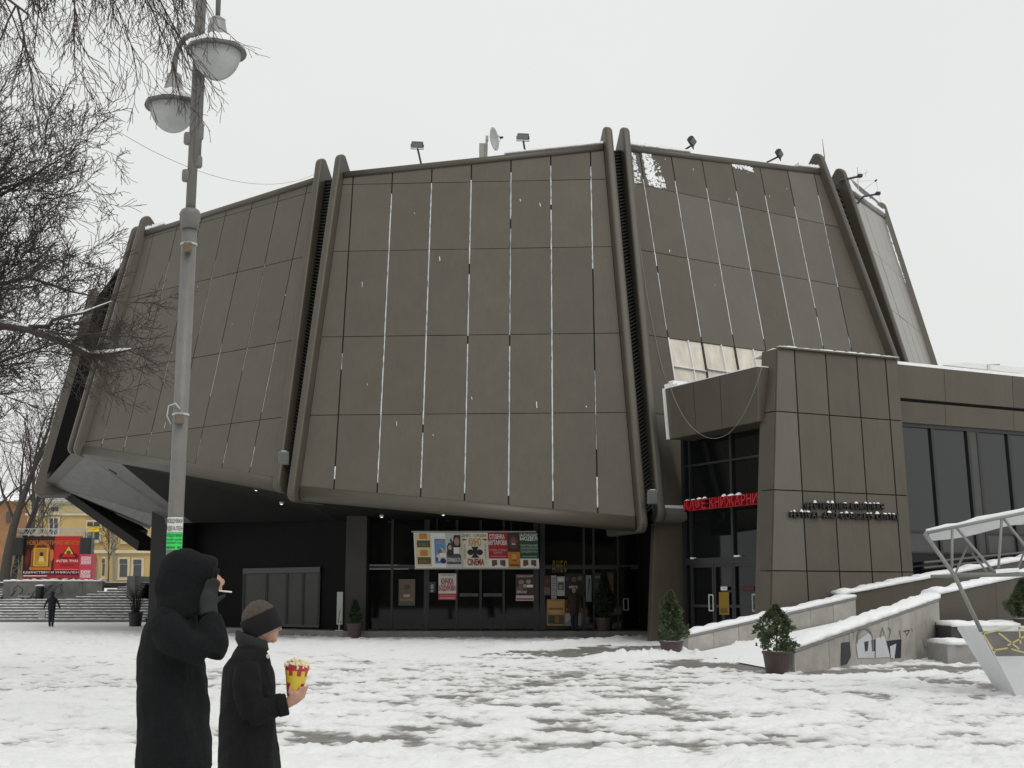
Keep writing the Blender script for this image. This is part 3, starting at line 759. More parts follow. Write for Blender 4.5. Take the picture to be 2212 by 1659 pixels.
# cafe glazing behind the fascia
FG = Face(SAZ, 0, FS.o - FS.n * 1.0, (1, 0, 0))
g = lambda x, y: FG.px(*z5(x, y))
sL = FG.sq(g(548, 1290))[0]; sLt = FG.sq(g(455, 150))[0]; sR = -(kq - .42)
cg = MB(); cg.bar(FG.at(sL, 0, -.2) * V(1, 1, 0), FG.at(sR, 0, -.2) * V(1, 1, 0) , .1, .3, FRAME); cg = cg.build("cafe_glazing", wing)
zT1, zT2 = g(700, 205)[2], g(800, 945)[2]
zF = .25
sM = FG.sq(g(878, 600))[0]; sM0 = FG.sq(g(562, 600))[0]
at2 = lambda s, z, o=0: V(*(FG.at(s, 0, o)[:2]), z)
for (sa, sb) in ((sL + .35, sM0), (sM0, sM), (sM, sR)):
    for (za, zb_) in ((zF, zT2), (zT2, zT1), (zT1, zb + .5)):
        b = MB(); b.prism([at2(sa, za), at2(sb, za), at2(sb, zb_), at2(sa, zb_)], -FG.n * .03, GLASSD); b.build("pane", cg)
for s, w in ((sM0, .10), (sM, .12), (sL + .2, .16)):
    b = MB(); b.bar(at2(s, zF, .02), at2(s, zb + .4, .02), w, .12, FRAME, up=FG.n); b.build("mullion", cg)
for z, h in ((zT1, .07), (zT2, .22)):
    b = MB(); b.bar(at2(sL + .2, z, .03), at2(sR, z, .03), .12, h, FRAME); b.build("transom", cg)
b = MB(); b.bar(at2(sM0, zT2 + .12, .06), at2(sM0 - .2, zT2 + .12, .06), .1, .05, SNOW); b.bar(at2(sM - .1, zT2 + .13, .06), at2(sM - .4, zT2 + .13, .06), .1, .05, SNOW); b.build("transom_snow", cg)
sD1 = FG.sq(g(745, 1200))[0]
for s0, s1, hs_ in ((sM0, sD1, 730), (sD1, sM, None), (sM, sR, 1063)):
    d = MB()
    for a, c in ((s0 - .06, s0 - .06), (s1 + .06, s1 + .06)):
        d.bar(at2(a, zF, .05), at2(a, zT2 - .12, .05), .09, .06, FRAME, up=FG.n)
    for z in (zF + .08, zT2 - .16, zF + 1.0): d.bar(at2(s0 - .1, z, .05), at2(s1 + .1, z, .05), .06, .09, FRAME)
    d = d.build("door", cg)
    if hs_:
        c = FG.sq(g(hs_, 1265))[0]; zc = g(hs_, 1265)[2]; h = MB(); w_, h_ = .12, .26
        pts = [at2(c - w_, zc - h_, .12), at2(c + w_, zc - h_, .12), at2(c + w_, zc + h_, .12), at2(c - w_, zc + h_, .12)]
        for i in range(4): h.tube([pts[i], pts[(i + 1) % 4]], .028, 6, METW)
        h.build("handle", d)
# congress hall front to the right of the block
HO = FBk.o - FBk.n * .28
FH = Face(62.5, 7, HO, (0, 1, 0))
FHv = Face(62.5, 0, FH.px(*z6(135, 300)), (0, 1, 0))
h0s = FHv.sq(FHv.px(*z6(95, 300)))[0] - 1.0; h1s = h0s + 16
zt0, zt1, zg, zb0 = FHv.px(*z6(110, 118))[2], None, FHv.px(*z6(125, 330))[2], FHv.px(*z6(135, 468))[2]
hv = lambda s, z, o=0: V(*(FHv.at(s, 0, o)[:2]), z)
for za, zb_, o in ((zb0, zg - .05, .06), (zg + .05, zt0, .10)):
    n = 5
    for i in range(n):
        a, c = h0s + (h1s - h0s) * i / n, h0s + (h1s - h0s) * (i + 1) / n
        b = MB(); b.prism([hv(a, za, -.3), hv(c - .012, za, -.3), hv(c - .012, zb_, -.3), hv(a, zb_, -.3)], FHv.n * (.3 + o), PANEL); b.build("fascia_panel", wing, bevel=.01)
b = MB(); b.prism([hv(h0s, zg - .06, -.4), hv(h1s, zg - .06, -.4), hv(h1s, zg + .06, -.4), hv(h0s, zg + .06, -.4)], FHv.n * .3, DARK); b.build("fascia_groove", wing)
b = MB(); b.prism([hv(h0s, zt0 + .005, .1), hv(h1s, zt0 + .005, .1), hv(h1s, zt0 + .005, -6), hv(h0s, zt0 + .005, -6)], V(0, 0, .1), SNOW); b.build("roof_snow", wing)
b = MB(); b.prism([hv(h0s, zt0, -.3), hv(h1s, zt0, -.3), hv(h1s, 0, -.3), hv(h0s, 0, -.3)], -FHv.n * 6.5, BLACKW); b.build("wing_body", wing)
win = MB(); win.bar(hv(h0s, zb0 - .04, -.12), hv(h1s, zb0 - .04, -.12), .2, .16, FRAME); win = win.build("window_wall", wing)
# glass leans with the block
FW = Face(62.5, 2.8, hv(h0s, zb0 - .1, -.10), (0, 1, 0))
sx = lambda x, y: FW.sq(FW.px(*z6(x, y)))
cols = [(150, 500), (322, 600), (540, 600), (598, 600), (790, 650)]
ss = [sx(*c)[0] for c in cols]
ss[0] = ss[1] - (ss[2] - ss[1]) - .1
ss += [ss[-1] + (ss[4] - ss[3]), ss[-1] + (ss[4] - ss[3]) + .7, ss[-1] + 2 * (ss[4] - ss[3]) + .7, ss[-1] + 3 * (ss[4] - ss[3]) + .7]
qs = [sx(350, 1380)[1] - .8, sx(350, 1262)[1], sx(350, 1135)[1], 0]
PARA = mat("spandrel", (.055, .056, .056), rough=.35, noise=.15, scale=2)
for i in range(len(ss) - 1):
    a, c = ss[i], ss[i + 1]
    col_ = i in (2, 5)
    if col_:
        b = MB(); b.prism([FW.at(a, qs[0]), FW.at(c, qs[0]), FW.at(c, 0), FW.at(a, 0)], FW.n * .06, mat("column_grey", (.05, .05, .048), rough=.5, noise=.2, scale=1)); b.build("window_column", win)
        continue
    for j, m in ((0, GLASSD), (1, PARA), (2, GLASSH)):
        b = MB(); b.prism([FW.at(a, qs[j]), FW.at(c, qs[j]), FW.at(c, qs[j + 1]), FW.at(a, qs[j + 1])], -FW.n * .03, m); b.build("pane", win)
for i, s in enumerate(ss):
    b = MB(); b.bar(FW.at(s, qs[0], .03), FW.at(s, 0, .03), .11, .10, BLK, up=FW.n); b.build("mullion", win)
for q in qs[1:3]:
    b = MB(); b.bar(FW.at(ss[0], q, .02), FW.at(ss[-1], q, .02), .06, .06, FRAME); b.build("transom", win)
# ramp guard rails before the windows
for v, k in ((1330, 0), (1362, 1)):
    p = FW.px(*z6(205, v)) + FW.n * .5; q = FW.px(*z6(620, v - 42)) + FW.n * .5; r = q + (q - p) * 1.2
    b = MB(); b.tube([p, q, r], .055, 8, mat("rail_grey", (.10, .10, .098), rough=.35)); b.build("guard_rail", wing)

# ------------------------------------------------------------------ lettering
def sign_letters(root, s, o, r, u, width, height, depth, m, snow=None, bold=.02, gap=.16, space=.45):
    """each letter a part of the sign, fitted to a total width"""
    r, u = nrm(r), nrm(u); n = np.cross(r, u); ws = []
    for ch in s: ws.append(space * .7 if ch == ' ' else glyphs(ch, bold)[2][0])
    tot = sum(ws) + gap * (len(s) - 1) * .7; k = width / tot; x = 0
    for ch, w in zip(s, ws):
        if ch != ' ':
            v, f, sz = glyphs(ch, bold); b = MB(); nv = len(v)
            P = [np.asarray(o) + r * (x + p[0] * w * k) + u * (p[1] * height) for p in v]
            ed = {}
            for q in f:
                for i in range(len(q)):
                    a, c = q[i], q[(i + 1) % len(q)]; ed[(a, c)] = 1
            side = [(a, c, c + nv, a + nv) for (a, c) in ed if (c, a) not in ed]
            b.add(P + [p + n * depth for p in P], [tuple(i + nv for i in q) for q in f] + side, m)
            lt = b.build("letter", root)
            if snow and random.random() < snow:
                sb = MB(); top = np.asarray(o) + r * (x + w * k / 2) + u * height + n * depth * .5
                hw = w * k * (.3 + .2 * random.random()); hh = .035 + .06 * random.random()
                rings = []
                for t in np.linspace(-1, 1, 6):
                    rr_ = math.sqrt(max(0, 1 - t * t * .9))
                    rings.append([top + r * hw * t + n * (depth * .55 * math.cos(a)) * (.4 + .6 * rr_) + u * (hh * rr_ * max(0, math.sin(a)) - .01) for a in np.linspace(0, 2 * math.pi, 8, endpoint=False)])
                sb.rings(rings, SNOW); sb.build("letter_snow", lt)
        x += (w + gap * .7) * k
LETD = mat("letter_dark", (.022, .020, .018), rough=.5)
for (s, xa, ya, xb, yb, h, lab) in (("ФЕСТИВАЛЕН КОМПЛЕКС", 945, 1040, 1398, 1046, 36, "upper line of dark Cyrillic letters with snow caps on the panelled block"),
                                    ("FESTIVAL AND CONGRESS CENTRE", 862, 1090, 1480, 1104, 34, "lower line of dark Latin letters with snow caps on the panelled block")):
    p, q = FBk.px(*z7(xa, ya)) + FBk.n * .09, FBk.px(*z7(xb, yb)) + FBk.n * .09
    sg = thing("wall_sign", lab, "sign", p, "raised lettering on the block")
    hm = h * .3788 / (F_PX / np.linalg.norm(p - CAM))
    sign_letters(sg, s, p, q - p, FBk.w, np.linalg.norm(q - p), hm, .09, LETD, snow=.5, bold=.008, gap=.22)
    b = MB(); b.bar(p + FBk.w * hm * .35 - FBk.n * .025, q + FBk.w * hm * .35 - FBk.n * .025, .03, .05, LETD); b.build("mounting_rail", sg)
RED = mat("red_letter", (.42, .016, .028), rough=.4, noise=.1, scale=10)
FR = Face(SAZ, 0, FS.o - FS.n * .35, (1, 0, 0))
p, q = FR.px(*z5(528, 562)), FR.px(*z5(1085, 491))
sg = thing("cafe_sign", "row of red block letters hung across the cafe glazing", "sign", p)
hm = 74 * .2842 / (F_PX / np.linalg.norm(p - CAM)) * .98
sign_letters(sg, "КАФЕ КНИЖАРНИ", p, V(q[0] - p[0], q[1] - p[1], 0), (0, 0, 1), np.linalg.norm((q - p)[:2]), hm, .14, RED, snow=.6, bold=.008, space=.35, gap=.24)
b = MB(); b.bar(p - V(0, 0, .0) - FR.n * .04, V(q[0], q[1], p[2]) - FR.n * .04, .05, .05, RED); b.build("mounting_rail", sg)
for t in (.15, .85):
    pp = p + (V(q[0], q[1], p[2]) - p) * t; b = MB(); b.bar(pp, pp - FR.n * .62, .04, .04, FRAME); b.build("bracket", sg)
# papers on the cafe doors
def notice(label, fc, x0, y0, x1, y1, conv, base, fn=None, name="paper_notice", cat="notice", off=.09, group=None, rdir=None):
    a, c = fc.px(*conv(x0, y1)), fc.px(*conv(x1, y1)); top = fc.px(*conv(x0, y0))
    r = c - a; r[2] = 0
    sh = Sheet(a + fc.n * off, r, (0, 0, 1), np.linalg.norm(r), top[2] - a[2], base, thick=.01)
    if fn: fn(sh)
    return tag(sh.build(name), label, cat, group)
notice("yellow poster taped inside the cafe door leaf", FG, 786, 1185, 862, 1355, z5, ink("8a6a14"), lambda s: s.rect(.12, .08, .85, .3, ink("6b5312")).text("CCC", .15, .12, .8, .24, ink("33290d")))
notice("small white opening notice on the cafe door glass", FG, 797, 1142, 845, 1170, z5, ink("d8d8d4"), lambda s: s.text("open", .2, .3, .8, .7, ink("777777")))
notice("dim red neon word on the right cafe door glass", FG, 955, 1140, 1052, 1175, z5, ink("1c0d0c"), lambda s: s.text("CINEBUS", .03, .15, .97, .85, ink("7a2320")))
# drooping cable over the fascia
def cable(label, pts, r=.012, m=None, name="cable", cat="cable"):
    P = [np.asarray(p, float) for p in pts]; out = []
    for i in range(len(P) - 1):
        p0, p1, p2, p3 = P[max(i - 1, 0)], P[i], P[i + 1], P[min(i + 2, len(P) - 1)]
        for t in np.linspace(0, 1, 6, endpoint=False):
            out.append(.5 * ((2 * p1) + (-p0 + p2) * t + (2 * p0 - 5 * p1 + 4 * p2 - p3) * t * t + (-p0 + 3 * p1 - 3 * p2 + p3) * t ** 3))
    out.append(P[-1]); b = MB(); b.tube(out, r, 5, m or METW)
    return tag(b.build(name, smooth=True), label, cat)
FSc = Face(SAZ, 0, FS.o + FS.n * .12, (1, 0, 0))
cable("thin pale cable drooping in a loop over the cafe fascia", [FSc.px(*z7(*p)) for p in ((185, 310), (215, 400), (270, 510), (340, 590), (420, 632), (500, 620), (560, 570), (630, 460), (690, 310), (718, 215))], .007, mat('cable_grey', (.30, .29, .27), rough=.6))
FDc = Face(56, 15, FD.o + FD.n * .1, (-1, 1, 0))
cable("thin pale cable hanging down the facet beside the fin", [FDc.px(1367, 345), FDc.px(1374, 440), FDc.px(1384, 540), FDc.px(1400, 650), FDc.px(1418, 740), FDc.px(1432, 800), FDc.px(1443, 832)], .007, MATS['cable_grey'])

# ================================================================== RAMP WALLS
def lumpy_cap(b, line, half, h, n_dir, m=SNOW, seed=0):
    """rounded snow lying along a wall top; line = list of 3D points"""
    rr = random.Random(seed); rings = []
    P = []
    for a, c in zip(line[:-1], line[1:]):
        k = max(2, int(np.linalg.norm(np.asarray(c) - np.asarray(a)) / .16))
        P += [np.asarray(a) + (np.asarray(c) - np.asarray(a)) * i / k for i in range(k)]
    P.append(np.asarray(line[-1]))
    for p in P:
        hh = h * (.55 + .75 * rr.random()); w = half * (1 + .16 * (rr.random() - .5))
        rings.append([p + n_dir * (-w) + V(0, 0, -.02), p - n_dir * w * 1.02 + V(0, 0, hh * .55), p - n_dir * w * .7 + V(0, 0, hh * .95), p + V(0, 0, hh * 1.05), p + n_dir * w * .7 + V(0, 0, hh * .95), p + n_dir * w * 1.02 + V(0, 0, hh * .5), p + n_dir * w + V(0, 0, -.02)])
    b.rings(rings, m)
def ramp_wall(name, label, pts, th, n_slabs, m, snow_h=.10, rows=1, cope=True):
    """pts = [(x, y, ztop), ...] along the front face; slabs clad the front"""
    P = [np.asarray(p, float) for p in pts]
    t = thing(name, label, "ramp wall", (P[0][0], P[0][1], 0), "snow-capped ramp walls")
    d = nrm((P[-1] - P[0]) * V(1, 1, 0)); n = V(d[1], -d[0], 0); n = n if n[1] < 0 else -n
    b = MB(); b.prism([V(P[0][0], P[0][1], -.05)] + [V(P[-1][0], P[-1][1], -.05)] + [p - V(0, 0, .03) for p in P[::-1]], -n * th, CONC); b.build("core", t)
    zat = lambda s: np.interp(s, [np.linalg.norm((p - P[0])[:2]) for p in P], [p[2] for p in P])
    L = np.linalg.norm((P[-1] - P[0])[:2])
    for i in range(n_slabs):
        s0, s1 = L * i / n_slabs + .006, L * (i + 1) / n_slabs - .006
        a, c = P[0] * V(1, 1, 0) + d * s0, P[0] * V(1, 1, 0) + d * s1
        o = .035 + random.uniform(-.004, .004)
        if rows == 1:
            b = MB(); b.prism([a + V(0, 0, -.04), c + V(0, 0, -.04), c + V(0, 0, zat(s1) - .10), a + V(0, 0, zat(s0) - .10)], n * o, m); b.build("slab", t)
        else:
            for (fa, fb) in ((-.04, .53), (.545, 1)):
                z = lambda s, f: (zat(s) - .10) * f if f > 0 else f
                b = MB(); b.prism([a + V(0, 0, z(s0, fa)), c + V(0, 0, z(s1, fa)), c + V(0, 0, z(s1, fb)), a + V(0, 0, z(s0, fb))], n * o, m); b.build("slab", t)
    b = MB()
    for a, c in zip(P[:-1], P[1:]):
        b.prism([a + n * .06 - V(0, 0, .085), c + n * .06 - V(0, 0, .085), c + n * .06, a + n * .06], -n * (th + .1), mat("coping_stone", (.22, .215, .21), rough=.8, noise=.2, scale=3))
    b.build("coping", t)
    b = MB(); lumpy_cap(b, [p - n * (th / 2 - .02) for p in P], th / 2 + .06, snow_h, n, seed=len(pts) + n_slabs); b.build("snow_cap", t, smooth=True)
    return t, d, n
z8 = lambda x, y: ((2016 + .4895 * x) / 1.27306, (1300 + .4895 * y) / 1.27306)
zy = lambda u, v, y: at_y(u, v, y)[2]
A_, B_ = gnd(1714, 1454), gnd(2031, 1421)
ramp_wall("ramp_wall", "sloping stone parapet with spray-painted graffiti and snow cap beside the potted conifer", [(A_[0], A_[1], zy(1716, 1400, A_[1])), (B_[0], B_[1], zy(2031, 1290, B_[1]))], .42, 5, STONE, .11, rows=1)
wb = at_y(1485, 1405, 38.3); wd = V(.883, .469, 0)
k1 = 6.1; we = V(wb[0], wb[1], 0) + wd * k1
ramp_wall("ramp_wall", "lower stone parapet rising from the cafe doors behind the conifer pots", [(wb[0], wb[1], zy(1485, 1370, wb[1])), (we[0], we[1], zy(1842, 1288, we[1]))], .40, 7, STONE, .10)
def plain_parapet(label, p0, z0, p1, z1, th, snow_h, m=PANEL, low=None):
    t = thing("parapet", label, "parapet", (p0[0], p0[1], 0), "upper ramp parapets"); d = nrm((p1 - p0) * V(1, 1, 0)); n = V(d[1], -d[0], 0); n = n if n[1] < 0 else -n
    k = 4
    for i in range(k):
        a, c = p0 + (p1 - p0) * (i / k), p0 + (p1 - p0) * ((i + 1) / k); za, zc = z0 + (z1 - z0) * i / k, z0 + (z1 - z0) * (i + 1) / k
        la, lc = (-.05, -.05) if low is None else (za - low, zc - low)
        b = MB(); b.prism([V(a[0], a[1], la), V(c[0], c[1], lc) - d * .008, V(c[0], c[1], zc) - d * .008, V(a[0], a[1], za)], -n * th, m); b.build("panel", t)
    b = MB(); lumpy_cap(b, [V(p0[0], p0[1], z0) - n * th / 2, V(p1[0], p1[1], z1) - n * th / 2], th / 2 + .06, snow_h, n, seed=int(z0 * 100)); b.build("snow_cap", t, smooth=True)
    return t
r0 = V(*B_[:2], 0) + V(.05, .35, 0); r1 = r0 + V(.883, .469, 0) * 9
plain_parapet("brown metal parapet rising behind the snowy step blocks", r0, zy(2031, 1284, r0[1]), r1, zy(2031, 1284, r0[1]) + .155 * 9, .45, .13)
u0 = we + V(-.35, .25, 0); u1 = u0 + wd * 12
plain_parapet("long brown parapet below the tall windows continuing the lower stone one", u0, zy(1825, 1284, u0[1]), u1, zy(1825, 1284, u0[1]) + .145 * 12, .42, .12)
b = MB(); b.poly([V(*wb[:2], .03) + V(.1, -.1, 0), V(*A_[:2], .03) + V(-.2, .75, 0), V(*B_[:2], 1.0) + V(-.2, .75, 0), V(*we[:2], .95) + V(0, -.15, 0)], SNOW); tag(b.build("ramp"), kind="structure")
# graffiti on the front parapet
gd = nrm((B_ - A_) * V(1, 1, 0)); gn = V(gd[1], -gd[0], 0); FGf = Face(math.degrees(math.atan2(gd[0], gd[1])), 0, A_ + gn * .045, -gn)
gb = MB(); GI, GW_, GG = ink("20232c"), ink("b9bcc0"), ink("6f7170")
def gpoly(pts, m, o): gb.poly([FGf.px(*z8(*p)) + gn * o for p in pts], m)
gpoly([(608, 955), (655, 950), (662, 1030), (640, 1075), (605, 1085)], GI, .004)
gpoly([(690, 950), (760, 900), (800, 940), (790, 1040), (700, 1040)], GW_, .004)
gpoly([(800, 930), (850, 915), (880, 1035), (800, 1040)], GW_, .0045)
gpoly([(862, 945), (945, 935), (942, 1040), (890, 1045)], GI, .005)
gpoly([(880, 975), (915, 960), (905, 1045), (885, 1040)], GW_, .007)
gpoly([(735, 950), (760, 945), (755, 1000), (740, 1005)], GI, .007); gpoly([(775, 940), (800, 935), (800, 1000), (780, 1005)], GI, .007)
def gstroke(pts, w, m, o=.008):
    P = [FGf.px(*z8(*p)) + gn * o for p in pts]
    for a, c in zip(P[:-1], P[1:]):
        s_ = nrm(np.cross(c - a, gn)) * w / 2; gb.poly([a - s_, c - s_, c + s_, a + s_], m)
gstroke([(695, 960), (700, 905), (720, 880), (745, 872), (770, 890), (785, 940), (785, 1000)], .07, GG)
gstroke([(655, 945), (650, 905), (665, 885), (680, 900), (675, 940)], .02, GG); gstroke([(825, 930), (840, 870), (855, 930)], .03, GG); gstroke([(875, 930), (885, 885), (870, 870)], .02, GI)
gstroke([(955, 890), (990, 885), (975, 915), (965, 885)], .02, GI); gstroke([(1000, 870), (1008, 895)], .02, GI); gstroke([(935, 885), (940, 930)], .03, GI); gstroke([(1068, 940), (1072, 975), (1085, 985)], .02, GI)
tag(gb.build("graffiti"), "black and silver spray-painted tag on the sloping stone parapet", "graffiti")
# step blocks right of the front ramp wall
for lab, yv, x0, x1, zt_, zb_, m, d in (("low concrete step block with snow on top beside the ramp", 33.0, 2046, 2330, 1392, None, CONC, 1.6), ("dark upper step block with snow edge behind the low step", 34.6, 2056, 2330, 1352, None, mat("dark_concrete", (.05, .048, .046), rough=.8, noise=.3, scale=2), 1.5)):
    t = thing("step_block", lab, "step", (at_y(x0, 1400, yv)[0], yv, 0), "step blocks by the ramp"); a, c = at_y(x0, 1400, yv)[0], at_y(x1, 1400, yv)[0]; zz_ = zy(x0, zt_, yv)
    b = MB(); b.prism([V(a, yv, -.05), V(c, yv + 1.0, -.05), V(c, yv + 1.0, zz_), V(a, yv, zz_)], V(0, d, 0), m); b.build("block", t, bevel=.03)
    b = MB(); lumpy_cap(b, [V(a + .02, yv + d / 2, zz_), V(c, yv + 1 + d / 2, zz_)], d / 2 + .02, .10, V(0, -1, 0), seed=int(yv)); b.build("snow_cap", t, smooth=True)
# terrace awning on the wing roof
aw = thing("roof_awning", "pale flat awning on slim posts standing on the wing roof", "awning", at_y(2120, 815, 52))
ya = 52.0; P_ = lambda u, v, y=ya: at_y(u, v, y)
b = MB(); b.prism([P_(2038, 788), P_(2085, 783), P_(2240, 796), P_(2240, 815, ya), P_(2200, 806)], V(0, 5, 0), WHITE); b.build("canopy", aw)
b = MB(); b.prism([P_(2040, 790, ya + .2), P_(2160, 786, ya + .2), P_(2155, 818, ya + .2), P_(2045, 806, ya + .2)], V(0, .03, 0), mat("awning_side", (.30, .31, .30), rough=.6)); b.build("side_curtain", aw)
for u, v0, v1 in ((2039, 790, 822), (2135, 787, 830), (2200, 806, 830)):
    b = MB(); b.bar(P_(u, v0), P_(u + 2, v1), .09, .09, mat("post_cream", (.55, .54, .46), rough=.6)); b.build("post", aw)
b = MB(); b.bar(P_(2130, 818), P_(2185, 812), .06, .06, WHITE); b.build("rail", aw)

# ================================================================== CINEMA SIGNBOARD AND POSTERS UNDER THE OVERHANG
K = ink
WHT, CRM, REDI, BLKI, ORG, GRN, SKYB, SKIN_, GRY = K("f6f4ee"), K("efe8d2"), K("b3202c"), K("17181a"), K("d08a20"), K("27503a"), K("5b9ccc"), K("b98f78"), K("77787a")
SBY = 53.2
P2 = lambda u, v, y=SBY: at_y(u, v, y)
brd = thing("cinema_signboard", "long white signboard of film posters hanging above the glass entrance", "signboard", P2(1025, 1226))
bz0, bz1 = P2(900, 1226)[2], P2(895, 1150)[2]
xs = [890, 992, 1050, 1092, 1118, 1160]
def board(u0, u1, base):
    a = P2(u0, 1190); c = P2(u1, 1190)
    lean = nrm(V(-.045, -.16, 1))
    return Sheet(V(a[0] + .12, SBY + .12, bz0), (1, 0, 0), lean, c[0] - a[0], (bz1 - bz0), base, thick=.05)
s = board(890, 992, WHT)
s.rect(0.02, .03, .36, .97, K("e3d2ab"))
for yy in (.58, .10):
    s.rect(.06, yy, .34, yy + .20, K("5d5a3c")).rect(.10, yy + .05, .3, yy + .13, K("8b7a4a")).text("ТЕАТЪР", .07, yy + .06, .33, yy + .14, K("26261f")).rect(.12, yy + .24, .28, yy + .40, ORG)
s.rect(.43, .12, .74, .82, SKYB).text("ЗАВРЪЩАНЕ", .46, .66, .72, .76, K("e0a020")).poly([(.45, .3), (.58, .58), (.72, .3), (.65, .2), (.5, .2)], K("dfe4e6")).disc(.55, .45, .05, .09, K("9a6a4a")).disc(.63, .42, .05, .08, K("c9b89a")).rect(.53, .32, .68, .42, WHT).disc(.60, .20, .06, .08, K("2b2b48")).disc(.47, .25, .03, .06, K("8a3030")).disc(.70, .24, .03, .06, K("39466b"))
s.build("sheet", brd)
s = board(958, 992, K("d3d3d1"))
s.poly([(.05, .1), (.95, .1), (.95, .35), (.6, .55), (.05, .45)], K("4a4c52")).poly([(.5, .5), (.95, .6), (.95, .93), (.55, .93), (.45, .7)], K("222428")).disc(.72, .75, .17, .12, SKIN_).poly([(.1, .35), (.45, .35), (.45, .65), (.2, .72), (.08, .6)], K("2a2c30")).disc(.28, .58, .12, .07, K("c7b5a4")).poly([(.4, .5), (.6, .55), (.35, .85), (.28, .8)], K("33363c")).rect(.5, .4, .85, .58, WHT).text("ПРИМКАТА", .08, .16, .92, .28, WHT)
s.o = s.o + np.array([0, 0, 0]); s.b.v = [(x, y - .06, z) for x, y, z in s.b.v]; s.build("sheet", brd)
s = board(992, 1050, CRM)
s.text("ДНЕС · СЛЕДВА", .04, .87, .96, .96, BLKI).text("КИНО", .28, .62, .74, .85, ORG, bold=.03)
s.poly([(.36, .60), (.64, .60), (.58, .52), (.56, .38), (.66, .28), (.34, .28), (.44, .38), (.42, .52)], BLKI).disc(.33, .44, .12, .085, BLKI, n=18).disc(.67, .44, .12, .085, BLKI, n=18).text("CINEMA", .20, .06, .82, .26, K("9a1f2b"), bold=.03)
s.poly([(.02, .80), (.12, .83), (.12, .815), (.2, .815), (.2, .79), (.12, .79), (.12, .77)], BLKI).poly([(.98, .80), (.88, .83), (.88, .815), (.8, .815), (.8, .79), (.88, .79), (.88, .77)], BLKI)
for i, ch in enumerate("ДОЛБИ"): s.text(ch, .08, .60 - i * .085, .15, .66 - i * .085, GRY)
for i, ch in enumerate("СТЕРЕО"): s.text(ch, .86, .64 - i * .075, .93, .69 - i * .075, GRY)
s.build("sheet", brd)
s = board(1050, 1092, REDI)
s.rect(0, 0, 1, .26, WHT).text("СТОЯНКА", .08, .82, .86, .96, WHT, bold=.03).text("МУТАФОВА", .02, .64, .98, .80, WHT, bold=.03).text("ГОЛЯМА СТОЯНКА", .06, .47, .94, .53, K("e9b9ba")).text("БЕНЕФИС", .28, .40, .72, .46, K("e9b9ba")).rect(.1, .31, .9, .34, K("d77")+"" if False else K("d87880")).rect(.15, .04, .42, .22, K("6e4a44")).rect(.58, .04, .85, .22, K("6e4a44")).rect(.3, .02, .7, .07, WHT)
s.build("sheet", brd)
s = board(1092, 1118, K("3a2622"))
s.rect(0, 0, 1, .45, ORG).disc(.5, .72, .38, .2, K("5c3b30")).disc(.5, .76, .2, .09, K("8c5a48")).rect(.35, .66, .65, .69, K("e8ded0")).disc(.5, .3, .22, .1, K("e0a848")).rect(.3, .18, .7, .24, K("a86a14")).rect(.1, .05, .9, .10, K("7c4c10"))
s.build("sheet", brd)
s = board(1118, 1158, GRN)
s.rect(0, 0, 1, .26, WHT).text("БЪЛГАРСКИЯТ", .03, .88, .97, .97, WHT).text("МОДЕЛ", .03, .76, .97, .88, WHT, bold=.03)
for i, t in enumerate(("ТОНЧО ТОКМАКЧИЕВ", "КАМЕН ВОДЕНИЧАРОВ", "ТОНИ ДИМИТРОВА")): s.text(t, .04, .60 - i * .09, .96, .67 - i * .09, K("b9cfc0"))
s.rect(.1, .30, .9, .34, K("6f9280")).rect(.15, .04, .42, .22, K("6e4a44")).rect(.58, .04, .85, .22, K("6e4a44")).rect(.3, .02, .7, .07, WHT)
s.build("sheet", brd)
b = MB(); a, c = P2(890, 1190), P2(1158, 1190)
b.bar(V(a[0] + .1, SBY + .18, bz0 - .03), V(c[0] + .12, SBY + .18, bz0 - .03), .08, .06, METW); b.build("bottom_rail", brd)
b = MB(); b.bar(V(a[0] - .02, SBY - .10, bz1 + .02), V(c[0], SBY - .10, bz1 + .02), .06, .05, METW); b.build("top_rail", brd)
for t in (.2, .8):
    x = a[0] + (c[0] - a[0]) * t; b = MB(); b.bar(V(x, SBY - .05, bz1), V(x, SBY + .1, 4.9), .04, .04, BLK); b.build("hanger", brd)

q6 = lambda x, y: (824.8 + .2841 * x, 1099.7 + .2841 * y)
FL = Face(90, 0, V(0, GY, 0), (0, 1, 0))
def poster(label, x0, y0, x1, y1, base, fn, off=.05, name="poster", cat="poster"):
    return notice(label, FL, x0, y0, x1, y1, q6, base, fn, name=name, cat=cat, off=off, group="posters on the lobby glass")
poster("brown film poster with a figure on the glass beside the dark pillar", 128, 533, 252, 733, K("6f5f4d"), lambda s: s.disc(.5, .68, .2, .12, K("4b4435")).poly([(.3, .3), (.7, .3), (.62, .62), (.38, .62)], K("5a6150")).rect(.3, .32, .68, .42, K("b5aea0")).rect(0, .0, 1, .14, K("51604f")).rect(.1, .18, .9, .26, K("8d7561")))
poster("small grey notice left of the red and white concert poster", 354, 553, 410, 636, K("3b3c40"), lambda s: s.disc(.5, .55, .22, .25, K("9a9aa0")).rect(.35, .1, .65, .25, K("c8c8c8")))
poster("red and white concert poster with big red name", 430, 490, 566, 690, K("e4dfd9"), lambda s: s.rect(0, 0, 1, .24, K("c8404e")).rect(.06, .04, .94, .10, K("e4a0a4")).rect(.06, .14, .94, .18, K("dd8088")).text('"ЗАВРЪЩАНЕ"', .08, .91, .92, .97, K("a03038")).text("КИЧКА", .14, .57, .84, .82, K("b3202c"), bold=.03).text("БОДУРОВА", .03, .31, .97, .55, K("b3202c"), bold=.03))
